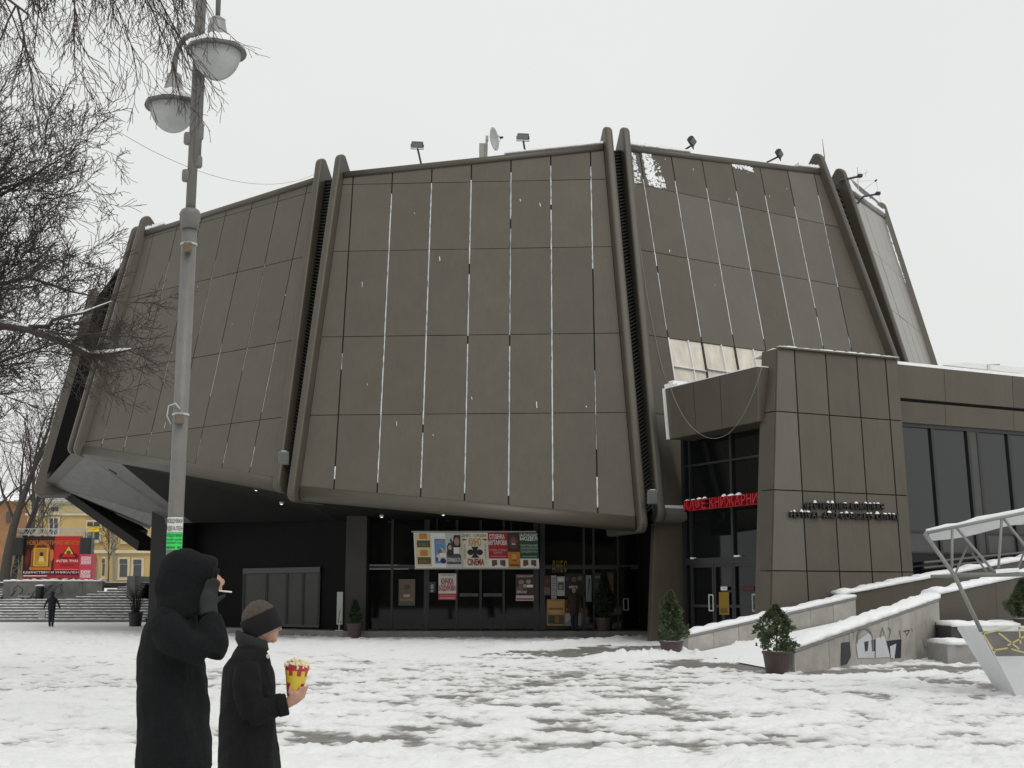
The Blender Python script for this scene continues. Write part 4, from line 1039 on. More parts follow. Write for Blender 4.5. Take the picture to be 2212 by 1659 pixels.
poster("crowded theatre poster with white lettering right of the automatic doors", 1018, 495, 1157, 697, K("4a3733"), lambda s: s.text("СЕВИЛСКИЯТ", .04, .88, .96, .96, K("d8d0c8")).disc(.3, .7, .16, .09, K("a58a78")).disc(.7, .72, .14, .08, K("b29a88")).disc(.5, .55, .12, .08, K("c0a894")).poly([(.05, .2), (.5, .5), (.2, .62), (.05, .5)], K("7d6a5c")).rect(.62, .5, .95, .6, WHT).text("БРЪСНАР", .06, .28, .6, .38, WHT).rect(.02, 0, .98, .2, K("d9d2cc")).rect(.05, .03, .95, .1, K("c05a60")))
for i, (x0, x1) in enumerate(((592, 732), (772, 914))):
    poster("grey strip reading AUTOMATIC on the sliding door next to the %s" % ("red and white poster" if i == 0 else "crowded theatre poster"), x0, 641, x1, 664, K("5f625f"), lambda s: s.text("AUTOMATIC", .12, .2, .88, .8, K("1c1e1e")), name="door_label", cat="door label")
poster("cream and orange landscape poster low beside the standing reader", 1255, 686, 1392, 886, K("b08a52"), lambda s: s.rect(.06, .5, .94, .92, K("c29a5c")).rect(.1, .60, .9, .68, K("7d6240")).rect(.22, .44, .78, .6, K("cda468")).rect(.06, .06, .94, .4, K("5b4a2c")).rect(.1, .1, .4, .36, K("3d4630")).rect(.45, .1, .66, .36, K("8c6a24")).rect(.7, .1, .92, .36, K("4a4a40")))
poster("white timetable sheet at the left of the standing reader", 1332, 512, 1390, 660, K("b7bab8"), lambda s: s.rect(.1, .3, .9, .7, K("3c5a78")).disc(.5, .45, .25, .12, K("b59a50")).rect(.1, .78, .9, .9, K("e5e5e0")))
poster("narrow white column of text beside the dark red poster", 1288, 505, 1328, 690, K("a9acab"), lambda s: [s.rect(.15, .06 + i * .1, .8, .09 + i * .1, K("6a6c6c")) for i in range(9)])
poster("dark red poster at the corner post of the entrance", 1228, 505, 1284, 656, K("4a2a28"), lambda s: s.rect(.1, .02, .9, .4, K("7a5a58")).disc(.5, .7, .25, .14, K("6b3a34")))
poster("large dark film poster with faces in front of the standing reader", 1392, 490, 1545, 670, K("1b1817"), lambda s: s.disc(.45, .75, .13, .12, K("6a564a")).disc(.75, .8, .12, .11, K("6f5c50")).disc(.12, .78, .08, .1, K("4f4038")).rect(.2, .38, .62, .48, K("b8b4aa")))
poster("white and red poster low right of the standing reader", 1395, 690, 1515, 888, K("8f8e8a"), lambda s: s.rect(0, .5, 1, 1, K("7d3a2a")).poly([(.0, .1), (.6, .4), (.5, .5), (0, .45)], K("b9b4ac")))
poster("tall pale poster with a dark dancing figure", 1552, 503, 1594, 705, K("8e9292"), lambda s: s.poly([(.3, .2), (.6, .5), (.8, .85), (.5, .9), (.4, .5)], K("3a3a40")))
poster("dark green model poster behind the shaded conifer", 1618, 485, 1672, 640, K("27382f"), lambda s: s.text("МОДЕЛ", .06, .72, .94, .86, K("9fb3a5")).rect(.1, .2, .9, .5, K("45584c")))
poster("brown and orange poster on the inner lobby glass", 1690, 480, 1762, 640, K("4c3426"), lambda s: s.rect(.5, .1, .95, .9, K("6b4a24")).disc(.3, .6, .2, .16, K("5f4438")))
poster("white door sticker with opening hours", 1808, 505, 1842, 620, K("8f9491"), lambda s: s.rect(.2, .4, .8, .7, K("30343a")).rect(.1, .05, .9, .25, K("d5d8d4")))
poster("small green and white notice by the lobby corner", 1968, 530, 2000, 580, K("8fa295"), lambda s: s.rect(.1, .5, .9, .9, K("5f8a6c")), off=-3.2 + 3.25)
dn_s = thing("today_sign", "small yellow Cyrillic letters over the poster window", "sign", FL.px(*q6(1295, 475)))
p, q = FL.px(*q6(1295, 475)) + FL.n * .14, FL.px(*q6(1405, 475)) + FL.n * .14
sign_letters(dn_s, "ДНЕС", p, q - p, (0, 0, 1), np.linalg.norm(q - p), .42, .04, K("8a7420"), gap=.5)
b = MB(); b.bar(p - V(0, -.02, .02), q - V(0, -.02, .02), .05, .04, BLK); b.build("mounting_rail", dn_s)
# door pull on the side door
h = thing("side_door", "dark glass side door with square pull handle beside the shaded conifers", "door", FL.px(*q6(1860, 940)))
FLd = Face(90, 0, V(0, GY - .12, 0), (0, 1, 0))
a, c = FLd.px(*q6(1805, 940)), FLd.px(*q6(1900, 940))
b = MB(); b.box(((a[0] + c[0]) / 2, GY - .08, 1.5), (c[0] - a[0], .05, 2.4), GLASSD); b.build("leaf", h)
b = MB(); pc_ = FLd.px(*q6(1855, 725)); pts = [pc_ + V(dx, -.08, dz) for dx, dz in ((-.09, -.22), (.09, -.22), (.09, .22), (-.09, .22))]
for i in range(4): b.tube([pts[i], pts[(i + 1) % 4]], .022, 6, METW)
b.build("handle", h)
# white utility panel standing by the pillar
up = thing("info_panel", "slim white info panel on a short foot beside the dark pillar", "panel", at_y(776, 1378, 52.9))
zz5 = lambda x, y: (549.8 + .2486 * x, 1021 + .2486 * y)
a, c = at_y(*zz5(712, 1320), 52.85), at_y(*zz5(768, 1036), 52.85)
s = Sheet(V(a[0], 52.85, a[2]), (1, 0, 0), (0, 0, 1), c[0] - a[0], c[2] - a[2], K("a9aca6"), thick=.06)
s.poly([(.3, .1), (.45, .4), (.7, .5), (.55, .38), (.4, .1)], K("3c4040")).disc(.3, .08, .1, .03, K("33383a")).disc(.75, .08, .1, .03, K("33383a")); s.build("board", up)
b = MB(); b.box((a[0] + .1, 52.9, (a[2] + .2) / 2 + .05), (.05, .05, a[2] - .15), METW); b.box((a[0] + .12, 52.9, .28), (.3, .3, .03), METW); b.build("foot", up)

# ================================================================== FAR LEFT: STEPS, RETAINING WALL, SCREEN, HOUSES
z3 = lambda x, y: (.23675 * x, 981.9 + .23675 * y)
STEPM = mat("step_stone", (.15, .148, .14), rough=.8, noise=.3, scale=2)
DST = 83.0
st = thing("plaza_steps", "wide flight of snowy stone steps below the yellow house", "steps", (-27, DST, 0))
def step_flight(x0, x1, y0, z0, n, tr, rs, name="step", skew=0.0):
    for i in range(n):
        b = MB(); xa = x0 + skew * i; y = y0 + tr * i; z = z0 + rs * i
        b.box(((xa + x1) / 2, y + 1.2, z + rs / 2 - .25), (x1 - xa, 2.4, rs + .5), STEPM); o = b.build(name, st)
        sb = MB(); lumpy_cap(sb, [V(xa + .02, y + tr / 2 + .03, z + rs), V(x1 - .02, y + tr / 2 + .03, z + rs)], tr / 2 - .04, .045, V(0, -1, 0), seed=i); sb.build("step_snow", o)
xL, xR = at_y(-60, 1340, DST)[0], at_y(312, 1340, DST)[0]
step_flight(xL, xR, DST, 0, 8, .38, .165)
yT = DST + 8 * .38; zT = 8 * .165
b = MB(); b.box(((xL + xR) / 2, yT + 2.0, zT - .1), (xR - xL, 4.2, .2), SNOW); b.build("landing", st)
yW = yT + 2.2
wx1 = at_y(*z3(930, 1250), yW)[0]
x1r = at_y(*z3(1275, 1250), yW)[0]; x0r = at_y(*z3(730, 1330), yW)[0]
step_flight(x0r, x1r, yW - 1.0, zT, 7, .38, .16, skew=.55)
step_flight(xL - 2, at_y(6, 1290, yW)[0], yW - .5, zT, 7, .38, .16)
zTop = zT + 7 * .16
t = thing("retaining_wall", "grey concrete retaining wall with faint graffiti behind the steps", "wall", (-28, yW, zT))
a, c = at_y(*z3(25, 1250), yW)[0], wx1
CW = mat("weathered_concrete", (.17, .165, .155), rough=.9, noise=.45, scale=1.2, stretch=(1, 1, .6))
for i in range(5):
    p, q = a + (c - a) * i / 5, a + (c - a) * (i + 1) / 5
    b = MB(); b.box(((p + q) / 2, yW + .25, (zT + zTop) / 2), (q - p - .015, .5, zTop - zT + .1), CW); b.build("slab", t)
b = MB(); lumpy_cap(b, [V(a, yW + .3, zTop + .05), V(c, yW + .3, zTop + .05)], .34, .10, V(0, -1, 0), seed=4); b.build("snow_cap", t, smooth=True)
gb = MB()
for zx, zyy, r in ((330, 1255, .8), (410, 1240, .6), (150, 1240, .5), (520, 1230, .6)):
    p = at_y(*z3(zx, zyy), yW - .01)
    pts = [p + V(r * math.cos(k * .7 + zx) * (.6 + .3 * math.sin(k * 2.1)), 0, .35 * math.sin(k * .9 + zx)) for k in range(9)]
    for u_, w_ in zip(pts[:-1], pts[1:]):
        d = nrm(w_ - u_); s_ = np.cross(d, V(0, 1, 0)) * .03; gb.poly([u_ - s_, w_ - s_, w_ + s_, u_ + s_], ink("3a3e44"))
tag(gb.build("wall_scrawl"), "faint dark spray scrawl on the concrete retaining wall", "graffiti")
b = MB(); b.prism([V(xL - 30, yW + .5, zTop - .05), V(xR + 1.2, yW + .5, zTop - .05), V(xR + 10, 130, zTop - .05), V(xL - 40, 130, zTop - .05)], V(0, 0, .06), SNOW); tag(b.build("upper_terrace"), kind="structure")
# second retaining strip at the right end of the terrace
b = MB(); p = at_y(*z3(1270, 1240), yW + 2.4); b.box((p[0] + .4, yW + 1.2, 1.4), (.5, 4.6, 2.8), CW); tag(b.build("stair_cheek_wall"), "plain concrete cheek wall closing the upper steps by the pillar", "wall")
# benches before the wall
for i, (zx0, zx1, zyt) in enumerate(((175, 290, 1295), (345, 380, 1275))):
    p, q = at_y(*z3(zx0, zyt), yW - .6), at_y(*z3(zx1, zyt), yW - .6)
    t = thing("concrete_bench" if i == 0 else "litter_bin", "low pale concrete bench in front of the retaining wall" if i == 0 else "small dark litter bin in front of the retaining wall", "bench" if i == 0 else "litter bin", (p[0], yW - .6, zT))
    b = MB()
    if i == 0:
        b.box(((p[0] + q[0]) / 2, yW - .6, p[2]), (q[0] - p[0], .5, .1), mat("pale_concrete", (.4, .39, .37), rough=.8)); b.build("seat", t)
        for x in (p[0] + .15, q[0] - .15):
            b = MB(); b.box((x, yW - .6, (zT + p[2]) / 2), (.15, .4, p[2] - zT), CW); b.build("leg", t)
    else:
        b.lathe(((p[0] + q[0]) / 2, yW - .6, zT), [(.2, 0), (.25, .1), (.28, .8), (.22, .85)], 12, BLK); b.build("bin_body", t)
        b = MB(); b.lathe(((p[0] + q[0]) / 2, yW - .6, zT + .85), [(.3, 0), (.3, .05), (.1, .1)], 12, SNOW); b.build("snow_cap", t)

# screen with restaurant advertisement on a lattice frame
yS = 92.0
scr = thing("advertising_screen", "large red and brown advertising screen on a lattice frame above the steps", "screen", at_y(*z3(470, 1160), yS))
a, c = at_y(*z3(200, 1128), yS), at_y(*z3(745, 745), yS)
sh = Sheet(V(a[0], yS, a[2]), (1, 0, 0), (0, 0, 1), c[0] - a[0], c[2] - a[2], K("2a0f0c"), thick=.25)
R_, OR_, GO, YE, WH = K("c8181c"), K("c8701c"), K("d8a838"), K("e0c030"), K("e8e4e0")
sh.rect(.54, .175, 1, 1, R_).rect(0, 0, 1, .085, K("a81430")).rect(.02, .09, .53, .18, K("3c1a12"))
sh.poly([(.14, .2), (.5, .2), (.5, .62), (.44, .80), (.32, .90), (.20, .80), (.14, .62)], K("a85a18")).poly([(.17, .2), (.46, .2), (.46, .62), (.40, .76), (.32, .84), (.23, .76), (.17, .62)], K("5a2a10")).rect(.18, .28, .44, .72, GO).rect(.21, .31, .41, .70, K("b88420"))
sh.poly([(.24, .33), (.40, .33), (.37, .40), (.35, .52), (.29, .52), (.27, .40)], K("e0c878")).disc(.32, .57, .035, .055, K("3a2410")).disc(.32, .36, .09, .04, K("c8a040")).rect(.12, .19, .5, .26, OR_).disc(.08, .5, .04, .2, K("6a1c14")).disc(.50, .55, .035, .14, K("c87038"))
sh.text("НОВО ЕКЗОТИЧНО МЕНЮ!!!", .06, .79, .98, .90, OR_, bold=.02)
sh.poly([(.63, .47), (.79, .78), (.95, .47)], K("3a0e10")).poly([(.67, .50), (.79, .74), (.91, .50)], R_).poly([(.71, .58), (.79, .76), (.87, .58)], YE).disc(.79, .61, .04, .05, K("5a4a10"))
for sx_ in (-1, 1): sh.poly([(.79 + sx_ * .12, .60), (.79 + sx_ * .18, .50), (.79 + sx_ * .11, .53)], K("3a0e10"))
sh.text("INTER THAI", .59, .38, .96, .44, WH).rect(.66, .30, .9, .33, K("8c1014")).rect(.56, .20, .98, .215, K("e89090"))
sh.rect(0, .095, 1, .18, K("181414")).text("ЕДИНСТВЕН И УНИКАЛЕН", .02, .105, .98, .165, WH).rect(.03, .045, .44, .065, WH).poly([(.02, .055), (.05, .075), (.05, .035)], WH).text("РЕСТОРАНТ", .60, .03, .85, .06, K("d05060"))
sh.build("display", scr)
fx0, fx1 = at_y(*z3(150, 900), yS)[0], at_y(*z3(810, 900), yS)[0]
GT = mat("truss_green", (.13, .20, .17), rough=.5)
zfr = at_y(*z3(400, 705), yS)[2]
def lattice(b, p, q, w, m, n):
    p, q = np.asarray(p, float), np.asarray(q, float); d = nrm(q - p); a = nrm(np.cross(d, V(0, 1, 0))) * w / 2; e = V(0, w / 2, 0)
    for s1, s2 in ((-1, -1), (1, -1), (1, 1), (-1, 1)): b.bar(p + a * s1 + e * s2, q + a * s1 + e * s2, .045, .045, m)
    for i in range(n):
        u_, v_ = p + (q - p) * i / n, p + (q - p) * (i + 1) / n; s1 = 1 if i % 2 else -1
        b.bar(u_ + a * s1 - e, v_ - a * s1 - e, .03, .03, m); b.bar(u_ + a * s1 + e, v_ - a * s1 + e, .03, .03, m)
for x in (fx0, fx1):
    b = MB(); lattice(b, V(x, yS + .1, zTop), V(x, yS + .1, zfr), .45, GT, 14); b.build("lattice_post", scr)
b = MB(); lattice(b, V(fx0, yS + .1, zfr), V(fx1, yS + .1, zfr), .4, METW, 18); b.build("lattice_beam", scr)
for zx in (175, 790):
    p = at_y(*z3(zx, 840), yS - .1); b = MB(); b.box(p, (.75, .6, 1.2), BLK); b.build("loudspeaker", scr, bevel=.06)
for zx in (240, 350, 440, 550, 640, 700):
    p = at_y(*z3(zx, 1145), yS + .3); b = MB(); b.box((p[0], yS + .3, (zTop + p[2] + .3) / 2), (.25, .3, p[2] - zTop + .5), BLK if zx % 20 else GT); b.build("ballast", scr)
# red wrapped column beside the screen
p0, p1 = at_y(*z3(795, 1170), yS - 1), at_y(*z3(795, 910), yS - 1)
adc = thing("advert_column", "slim red and white wrapped advertising column beside the screen", "column", p0)
b = MB(); w_ = .85; b.box((p0[0], yS - 1, (zTop + p1[2]) / 2), (w_, w_, p1[2] - zTop), K("c03a44")); b.build("core", adc)
s = Sheet(V(p0[0] - w_ / 2, yS - 1 - w_ / 2 - .02, zTop + .05), (1, 0, 0), (0, 0, 1), w_, p1[2] - zTop - .05, K("c8404a"))
for yy in (.62, .12): s.rect(.1, yy, .9, yy + .3, K("d89098")).text("СОУ", .15, yy + .16, .85, yy + .28, K("f0e8e8")).text("ЮНИ", .15, yy + .02, .85, yy + .14, K("f0e8e8"))
s.build("wrap", adc)

# ---------------------------------------------------------------- yellow house
yH = 118.0
YEL = mat("ochre_render", (.50, .355, .15), rough=.85, noise=.12, scale=.8)
CRMW = mat("cream_trim", (.56, .50, .36), rough=.8, noise=.1, scale=1)
GLW = mat("house_glass", (.06, .065, .07), rough=.1)
ROOFS = mat("snowy_tiles", (.70, .72, .74), rough=.9, noise=.12, scale=1.5, stretch=(.3, 1, 3))
hs = thing("yellow_house", "ochre two-storey house with cream trim, gabled dormer band and snowy tiled roof", "house", at_y(220, 1255, yH))
FHs = lambda x, y, yy=yH: at_y(*z3(x, y), yy)
hx0, hx1 = FHs(235, 800)[0], FHs(1900, 800)[0]; zB = zTop - .2; zE = FHs(600, 440)[2]
zMid, zC1, zC2 = FHs(600, 885)[2], FHs(600, 545)[2], FHs(600, 530)[2]
b = MB(); b.prism([V(hx0, yH, zB), V(hx1, yH, zB), V(hx1, yH, zE), V(hx0, yH, zE)], V(0, 10, 0), YEL); b.build("wall", hs)
def hbox(name, x0, y0, x1, y1, out, m, par=hs):
    p, q = FHs(x0, y1), FHs(x1, y0); b = MB(); b.box(((p[0] + q[0]) / 2, yH - out / 2, (p[2] + q[2]) / 2), (q[0] - p[0], out, q[2] - p[2]), m); return b.build(name, par)
hbox("quoin", 240, 440, 300, 1130, .12, CRMW)
for y0, y1, o_ in ((425, 448, .5), (535, 556, .2), (872, 900, .25)): hbox("cornice", 235, y0, 1900, y1, o_, CRMW)
hbox("gutter", 150, 418, 1900, 432, .6, mat("gutter_grey", (.2, .22, .23), rough=.5))
hbox("frieze", 300, 450, 1900, 533, .06, CRMW)
for x0, x1 in ((330, 440), (570, 675), (695, 815), (915, 1020)):
    hbox("frieze_panel", x0, 468, x1, 522, .09, mat("frieze_ochre", (.58, .47, .26), rough=.85))
def window(x0, y0, x1, y1, cols=2, trans=.33, surround=True):
    w = hbox("window", x0 - (18 if surround else 6), y0 - 14, x1 + (18 if surround else 6), y1 + 16, .10, CRMW)
    n = cols
    for i in range(n):
        a, c = x0 + (x1 - x0) * i / n + 4, x0 + (x1 - x0) * (i + 1) / n - 4
        for ya_, yb_ in (((y0 + 4, y0 + (y1 - y0) * trans - 3), (y0 + (y1 - y0) * trans + 3, y1 - 4)) if trans else ((y0 + 4, y1 - 4),)):
            hbox("glass", a, ya_, c, yb_, .14, GLW, w)
    hbox("sill", x0 - 24, y1 + 16, x1 + 24, y1 + 24, .3, CRMW, w)
window(450, 580, 535, 740); window(795, 612, 915, 780); window(465, 478, 542, 522, 2, 0, False); window(832, 500, 905, 538, 2, 0, False)
window(1090, 950, 1170, 1120, 1, .3); window(1215, 955, 1298, 1120, 1, .3); window(930, 945, 965, 1110, 1, .3, False); window(1120, 660, 1200, 790)
window(1420, 660, 1520, 790); window(1420, 955, 1520, 1120, 1, .3)
dr = hbox("door", 835, 985, 890, 1150, .12, mat("door_grey", (.22, .22, .2), rough=.6)); hbox("glass", 838, 940, 886, 978, .14, GLW, dr)
for xx in (380, 1050):
    p, q = FHs(xx, 1160), FHs(xx - 5, 425); b = MB(); b.tube([V(p[0], yH - .25, p[2]), V(q[0], yH - .25, q[2])], .1, 8, mat("gutter_grey", (0, 0, 0))); b.build("downpipe", hs)
r0, r1 = FHs(215, 422), FHs(470, 300, yH + 6)
b = MB(); e0, e1 = V(hx0 - .8, yH - .8, zE + .1), V(hx1 + .8, yH - .8, zE + .1); t0, t1 = V(r1[0], yH + 5.5, FHs(560, 318, yH + 5.5)[2]), V(hx1 - 6, yH + 5.5, FHs(560, 318, yH + 5.5)[2])
f0_, f1_ = V(hx0 - .8, yH + 11, zE + .1), V(hx1 + .8, yH + 11, zE + .1)
b.add([e0, e1, f1_, f0_, t0, t1], [(0, 1, 5, 4), (1, 2, 5), (2, 3, 4, 5), (3, 0, 4), (3, 2, 1, 0)], ROOFS); rf = b.build("roof", hs)
for k in range(1, 9):
    p, q = e0 + (t0 - e0) * k / 9.5, e1 + (t1 - e1) * k / 9.5; b = MB(); b.bar(p + V(0, -.03, .05), q + V(0, -.03, .05), .06, .07, mat("tile_shadow", (.28, .27, .28), rough=.9)); o = b.build("tile_course", rf)
sgn = Sheet(FHs(795, 708) + V(0, -.3, 0), (1, 0, 0), (0, 0, 1), (FHs(912, 700) - FHs(795, 700))[0], FHs(800, 658)[2] - FHs(800, 708)[2], K("e8c818"), thick=.05)
sgn.text("ОБУЧЕНИЕ КУРСОВЕ", .05, .78, .95, .92, K("7a4a10")).text("ПРОДАВА", .2, .35, .8, .65, K("c83818")).text("0888 123", .2, .08, .8, .22, K("7a4a10")) if False else sgn.text("ПРОДАВА", .15, .30, .85, .70, K("c83818")).rect(.08, .80, .92, .88, K("a87818")).rect(.08, .10, .92, .17, K("a87818"))
tag(sgn.build("window_banner"), "small yellow banner with red lettering on the ochre house window", "banner")
# side house behind with brown roof
h2 = thing("orange_house", "orange-brown house with red roof patch left behind the yellow house", "house", at_y(20, 1255, 128))
F2 = lambda x, y: at_y(*z3(x, y), 128)
b = MB(); p, q = F2(-250, 1150), F2(190, 425); b.prism([V(p[0], 128, zB), V(q[0], 128, zB), V(q[0], 128, q[2]), V(p[0], 128, q[2])], V(0, 9, 0), mat("orange_render", (.30, .155, .075), rough=.9, noise=.2, scale=1)); b.build("wall", h2)
b = MB(); a1_, a2_, a3_, a4_ = F2(-260, 425), F2(205, 425), F2(290, 330), F2(-200, 330)
b.prism([a1_ + V(0, -.6, 0), a2_ + V(0, -.6, 0), a3_ + V(0, 3, 0), a4_ + V(0, 3, 0)], V(0, .3, .25), SNOW); b.build("roof", h2)
b = MB(); b.prism([F2(90, 330) + V(0, 3.2, 0), F2(285, 335) + V(0, 3.2, 0), F2(275, 262) + V(0, 6, 0), F2(160, 265) + V(0, 6, 0)], V(0, .3, .2), mat("red_tiles", (.30, .10, .07), rough=.9, noise=.3, scale=3)); b.build("roof_ridge", h2)
for zx in (60, 130):
    p, q = F2(zx, 620), F2(zx + 40, 520); b = MB(); b.box(((p[0] + q[0]) / 2, 127.9, (p[2] + q[2]) / 2), (q[0] - p[0], .15, q[2] - p[2]), GLW); b.build("window", h2)

# ================================================================== BARE TREES
class Tree:
    def __init__(s, seed): s.r = random.Random(seed); s.thick = []; s.thin = []
    def rv(s): return V(s.r.gauss(0, 1), s.r.gauss(0, 1), s.r.gauss(0, 1))
    def grow(s, p, d, L, rad, lvl, cfg):
        """one branch as a bent polyline, children along it"""
        n = cfg['seg'][lvl]; P = [np.array(p, float)]; R = [rad]; d = nrm(d)
        end = max(rad * (.10 if lvl == 0 else cfg['taper']), cfg['rmin'])
        for i in range(n):
            d = nrm(d + s.rv() * cfg['wob'][lvl] + V(0, 0, cfg['grav'][lvl]))
            P.append(P[-1] + d * L / n); R.append(rad + (end - rad) * (i + 1) / n)
        (s.thick if rad > cfg['split'] else s.thin).append((P, R))
        if lvl + 1 >= len(cfg['seg']): return
        k = cfg['kids'][lvl]; k = int(k) + (s.r.random() < k % 1)
        for j in range(k):
            t = cfg['from'][lvl] + (1 - cfg['from'][lvl]) * (j + s.r.random()) / k
            t = min(t, .999); x = t * n; i = int(x); q = P[i] + (P[i + 1] - P[i]) * (x - i)
            dd = nrm(P[i + 1] - P[i]); side = s.rv(); side = nrm(side - dd * (side @ dd))
            a = math.radians(cfg['ang'][lvl] * (.6 + .7 * s.r.random()))
            rr = (R[i] + (R[i + 1] - R[i]) * (x - i)) * cfg['rk'][lvl] * (.7 + .4 * s.r.random())
            s.grow(q, dd * math.cos(a) + side * math.sin(a), L * cfg['lk'][lvl] * (.55 + .65 * s.r.random()) * (1.1 - .45 * t), max(rr, cfg['rmin']), lvl + 1, cfg)
    def mesh(s, items, sides, m, name):
        vs, fs = [], []
        for P, R in items:
            n = sides if R[0] < .05 else sides + 3
            k = len(P); b0 = len(vs); d0 = nrm(P[1] - P[0]); a = nrm(np.cross(d0, V(.3, .2, 1) if abs(d0[2]) < .9 else V(1, .1, 0)))
            for i in range(k):
                d = P[min(i + 1, k - 1)] - P[max(i - 1, 0)]; d = d / (np.linalg.norm(d) + 1e-9)
                a = a - d * (a @ d); a = a / (np.linalg.norm(a) + 1e-9); b = np.cross(d, a)
                for j in range(n):
                    t = 6.28318 * j / n; q = P[i] + (a * math.cos(t) + b * math.sin(t)) * R[i]; vs.append((q[0], q[1], q[2]))
            fs += [(b0 + i * n + j, b0 + i * n + (j + 1) % n, b0 + (i + 1) * n + (j + 1) % n, b0 + (i + 1) * n + j) for i in range(k - 1) for j in range(n)]
        me = bpy.data.meshes.new(name); me.from_pydata(vs, [], fs); me.materials.append(m); me.shade_smooth()
        return me
    def build(s, root, sides=3):
        for items, m, nm, sd in ((s.thick, BARK, "trunk_and_limbs", 5), (s.thin, TWIG, "twigs", sides)):
            if not items: continue
            o = bpy.data.objects.new(nm, s.mesh(items, sd, m, nm)); COL.objects.link(o); set_parent(o, root)
            if nm == "twigs": o["kind"] = "stuff"
        return root
def along_snow(name, P, R, root, w=1.0):
    b = MB(); rings = []
    for p, r in zip(P, R):
        p = np.asarray(p); rings.append([p + V(0, x * r, z * r) for x, z in ((-.9 * w, .4), (-.7 * w, 1.3), (0, 1.9), (.7 * w, 1.3), (.9 * w, .4))])
    b.rings(rings, SNOW); return b.build(name, root, smooth=True)

# spreading tree beside the plaza: trunk outside the frame, dense crown reaching in from the left
yN = 25.0
t1 = thing("bare_tree", "dense bare tree with snow on its low bough reaching in front of the hall", "tree", (-13.2, 26.0, 0))
T = Tree(5)
base = V(-13.2, 26.0, 0)
T.thick.append(([base, base + V(.1, 0, 2.5), base + V(.3, -.1, 4.8), base + V(.5, 0, 7.5), base + V(.7, .1, 10.5)], [.34, .28, .24, .18, .10]))
cfg = dict(seg=[7, 6, 5, 4], wob=[.15, .15, .16, .17], grav=[.03, .04, .03, .0], taper=.28, rmin=.0055, split=.02, kids=[16, 10, 8, 0], **{'from': [.15, .15, .1, 0]}, ang=[38, 40, 40], rk=[.42, .5, .6], lk=[.50, .50, .50])
for (z0, u, v, L, r) in ((4.6, 120, 560, 5.0, .085), (5.4, 140, 430, 5.6, .09), (6.2, 100, 330, 5.7, .085), (7.0, 50, 240, 5.2, .08), (5.0, 60, 690, 5.0, .07), (8.0, 10, 260, 5.0, .07), (4.2, 60, 800, 5.0, .06), (5.8, 40, 480, 5.5, .08), (9.0, -20, 300, 4.5, .06), (4.0, 20, 900, 4.6, .05), (6.6, 80, 380, 5.2, .07), (5.2, 30, 620, 4.6, .06), (7.6, 30, 200, 5.0, .06), (4.8, 40, 760, 4.4, .05), (6.0, 110, 480, 5.0, .06)):
    s0 = base + V(.35, 0, z0); tgt = at_y(u, v, yN + random.uniform(-1.5, 1.5)); T.grow(s0, tgt - s0, L, r, 0, cfg)
# the low bough with snow, traced to its place
bough = [at_y(u, v, 24.5) for u, v in ((-110, 690), (0, 703), (60, 712), (105, 728), (150, 748), (178, 758))]
bough2 = bough[-1:] + [at_y(u, v, 24.5) for u, v in ((195, 766), (228, 766), (258, 762), (282, 756))]
hook = [at_y(u, v, 24.5) for u, v in ((152, 750), (158, 738), (178, 732), (192, 736))]
up2 = [at_y(u, v, 24.6) for u, v in ((0, 708), (60, 706), (105, 705), (113, 692), (140, 684), (180, 676), (240, 652))]
side = [at_y(u, v, 24.4) for u, v in ((100, 716), (150, 724), (200, 722), (246, 718))]
T.thick.append((bough, [.085, .07, .062, .055, .05, .045])); T.thick.append((bough2, [.045, .04, .03, .02, .008])); T.thick.append((hook, [.035, .03, .025, .012])); T.thick.append((up2, [.05, .045, .04, .035, .03, .024, .01])); T.thick.append((side, [.03, .024, .018, .006]))
c2 = dict(seg=[5, 5, 4], wob=[.10, .14, .16], grav=[0, .0, .0], taper=.25, rmin=.0035, split=.02, kids=[7, 5, 0], **{'from': [.1, .1, 0]}, ang=[35, 40], rk=[.5, .6], lk=[.55, .5])
for P, n, L in ((bough2, 7, 1.0), (up2, 8, 1.0), (bough, 12, 1.2), (side, 8, 1.1), (hook, 4, .8)):
    for k in range(n):
        i = T.r.randrange(len(P) - 1); q = P[i] + (P[i + 1] - P[i]) * T.r.random(); d = nrm(P[i + 1] - P[i])
        T.grow(q, d * .9 + V(.25, T.r.gauss(0, .5), T.r.gauss(-.15, .45)), L * (.6 + .6 * T.r.random()), .014, 0, c2)
T.build(t1)
along_snow("bough_snow", bough[:3], [.075, .065, .05], t1, .9); along_snow("bough_snow", bough2[1:], [.035, .05, .045, .02], t1, 1.0); along_snow("bough_snow", [bough[-2], bough[-1]] + bough2[:2], [.02, .04, .045, .03], t1, .9); along_snow("bough_snow", up2[4:], [.02, .024, .012], t1)
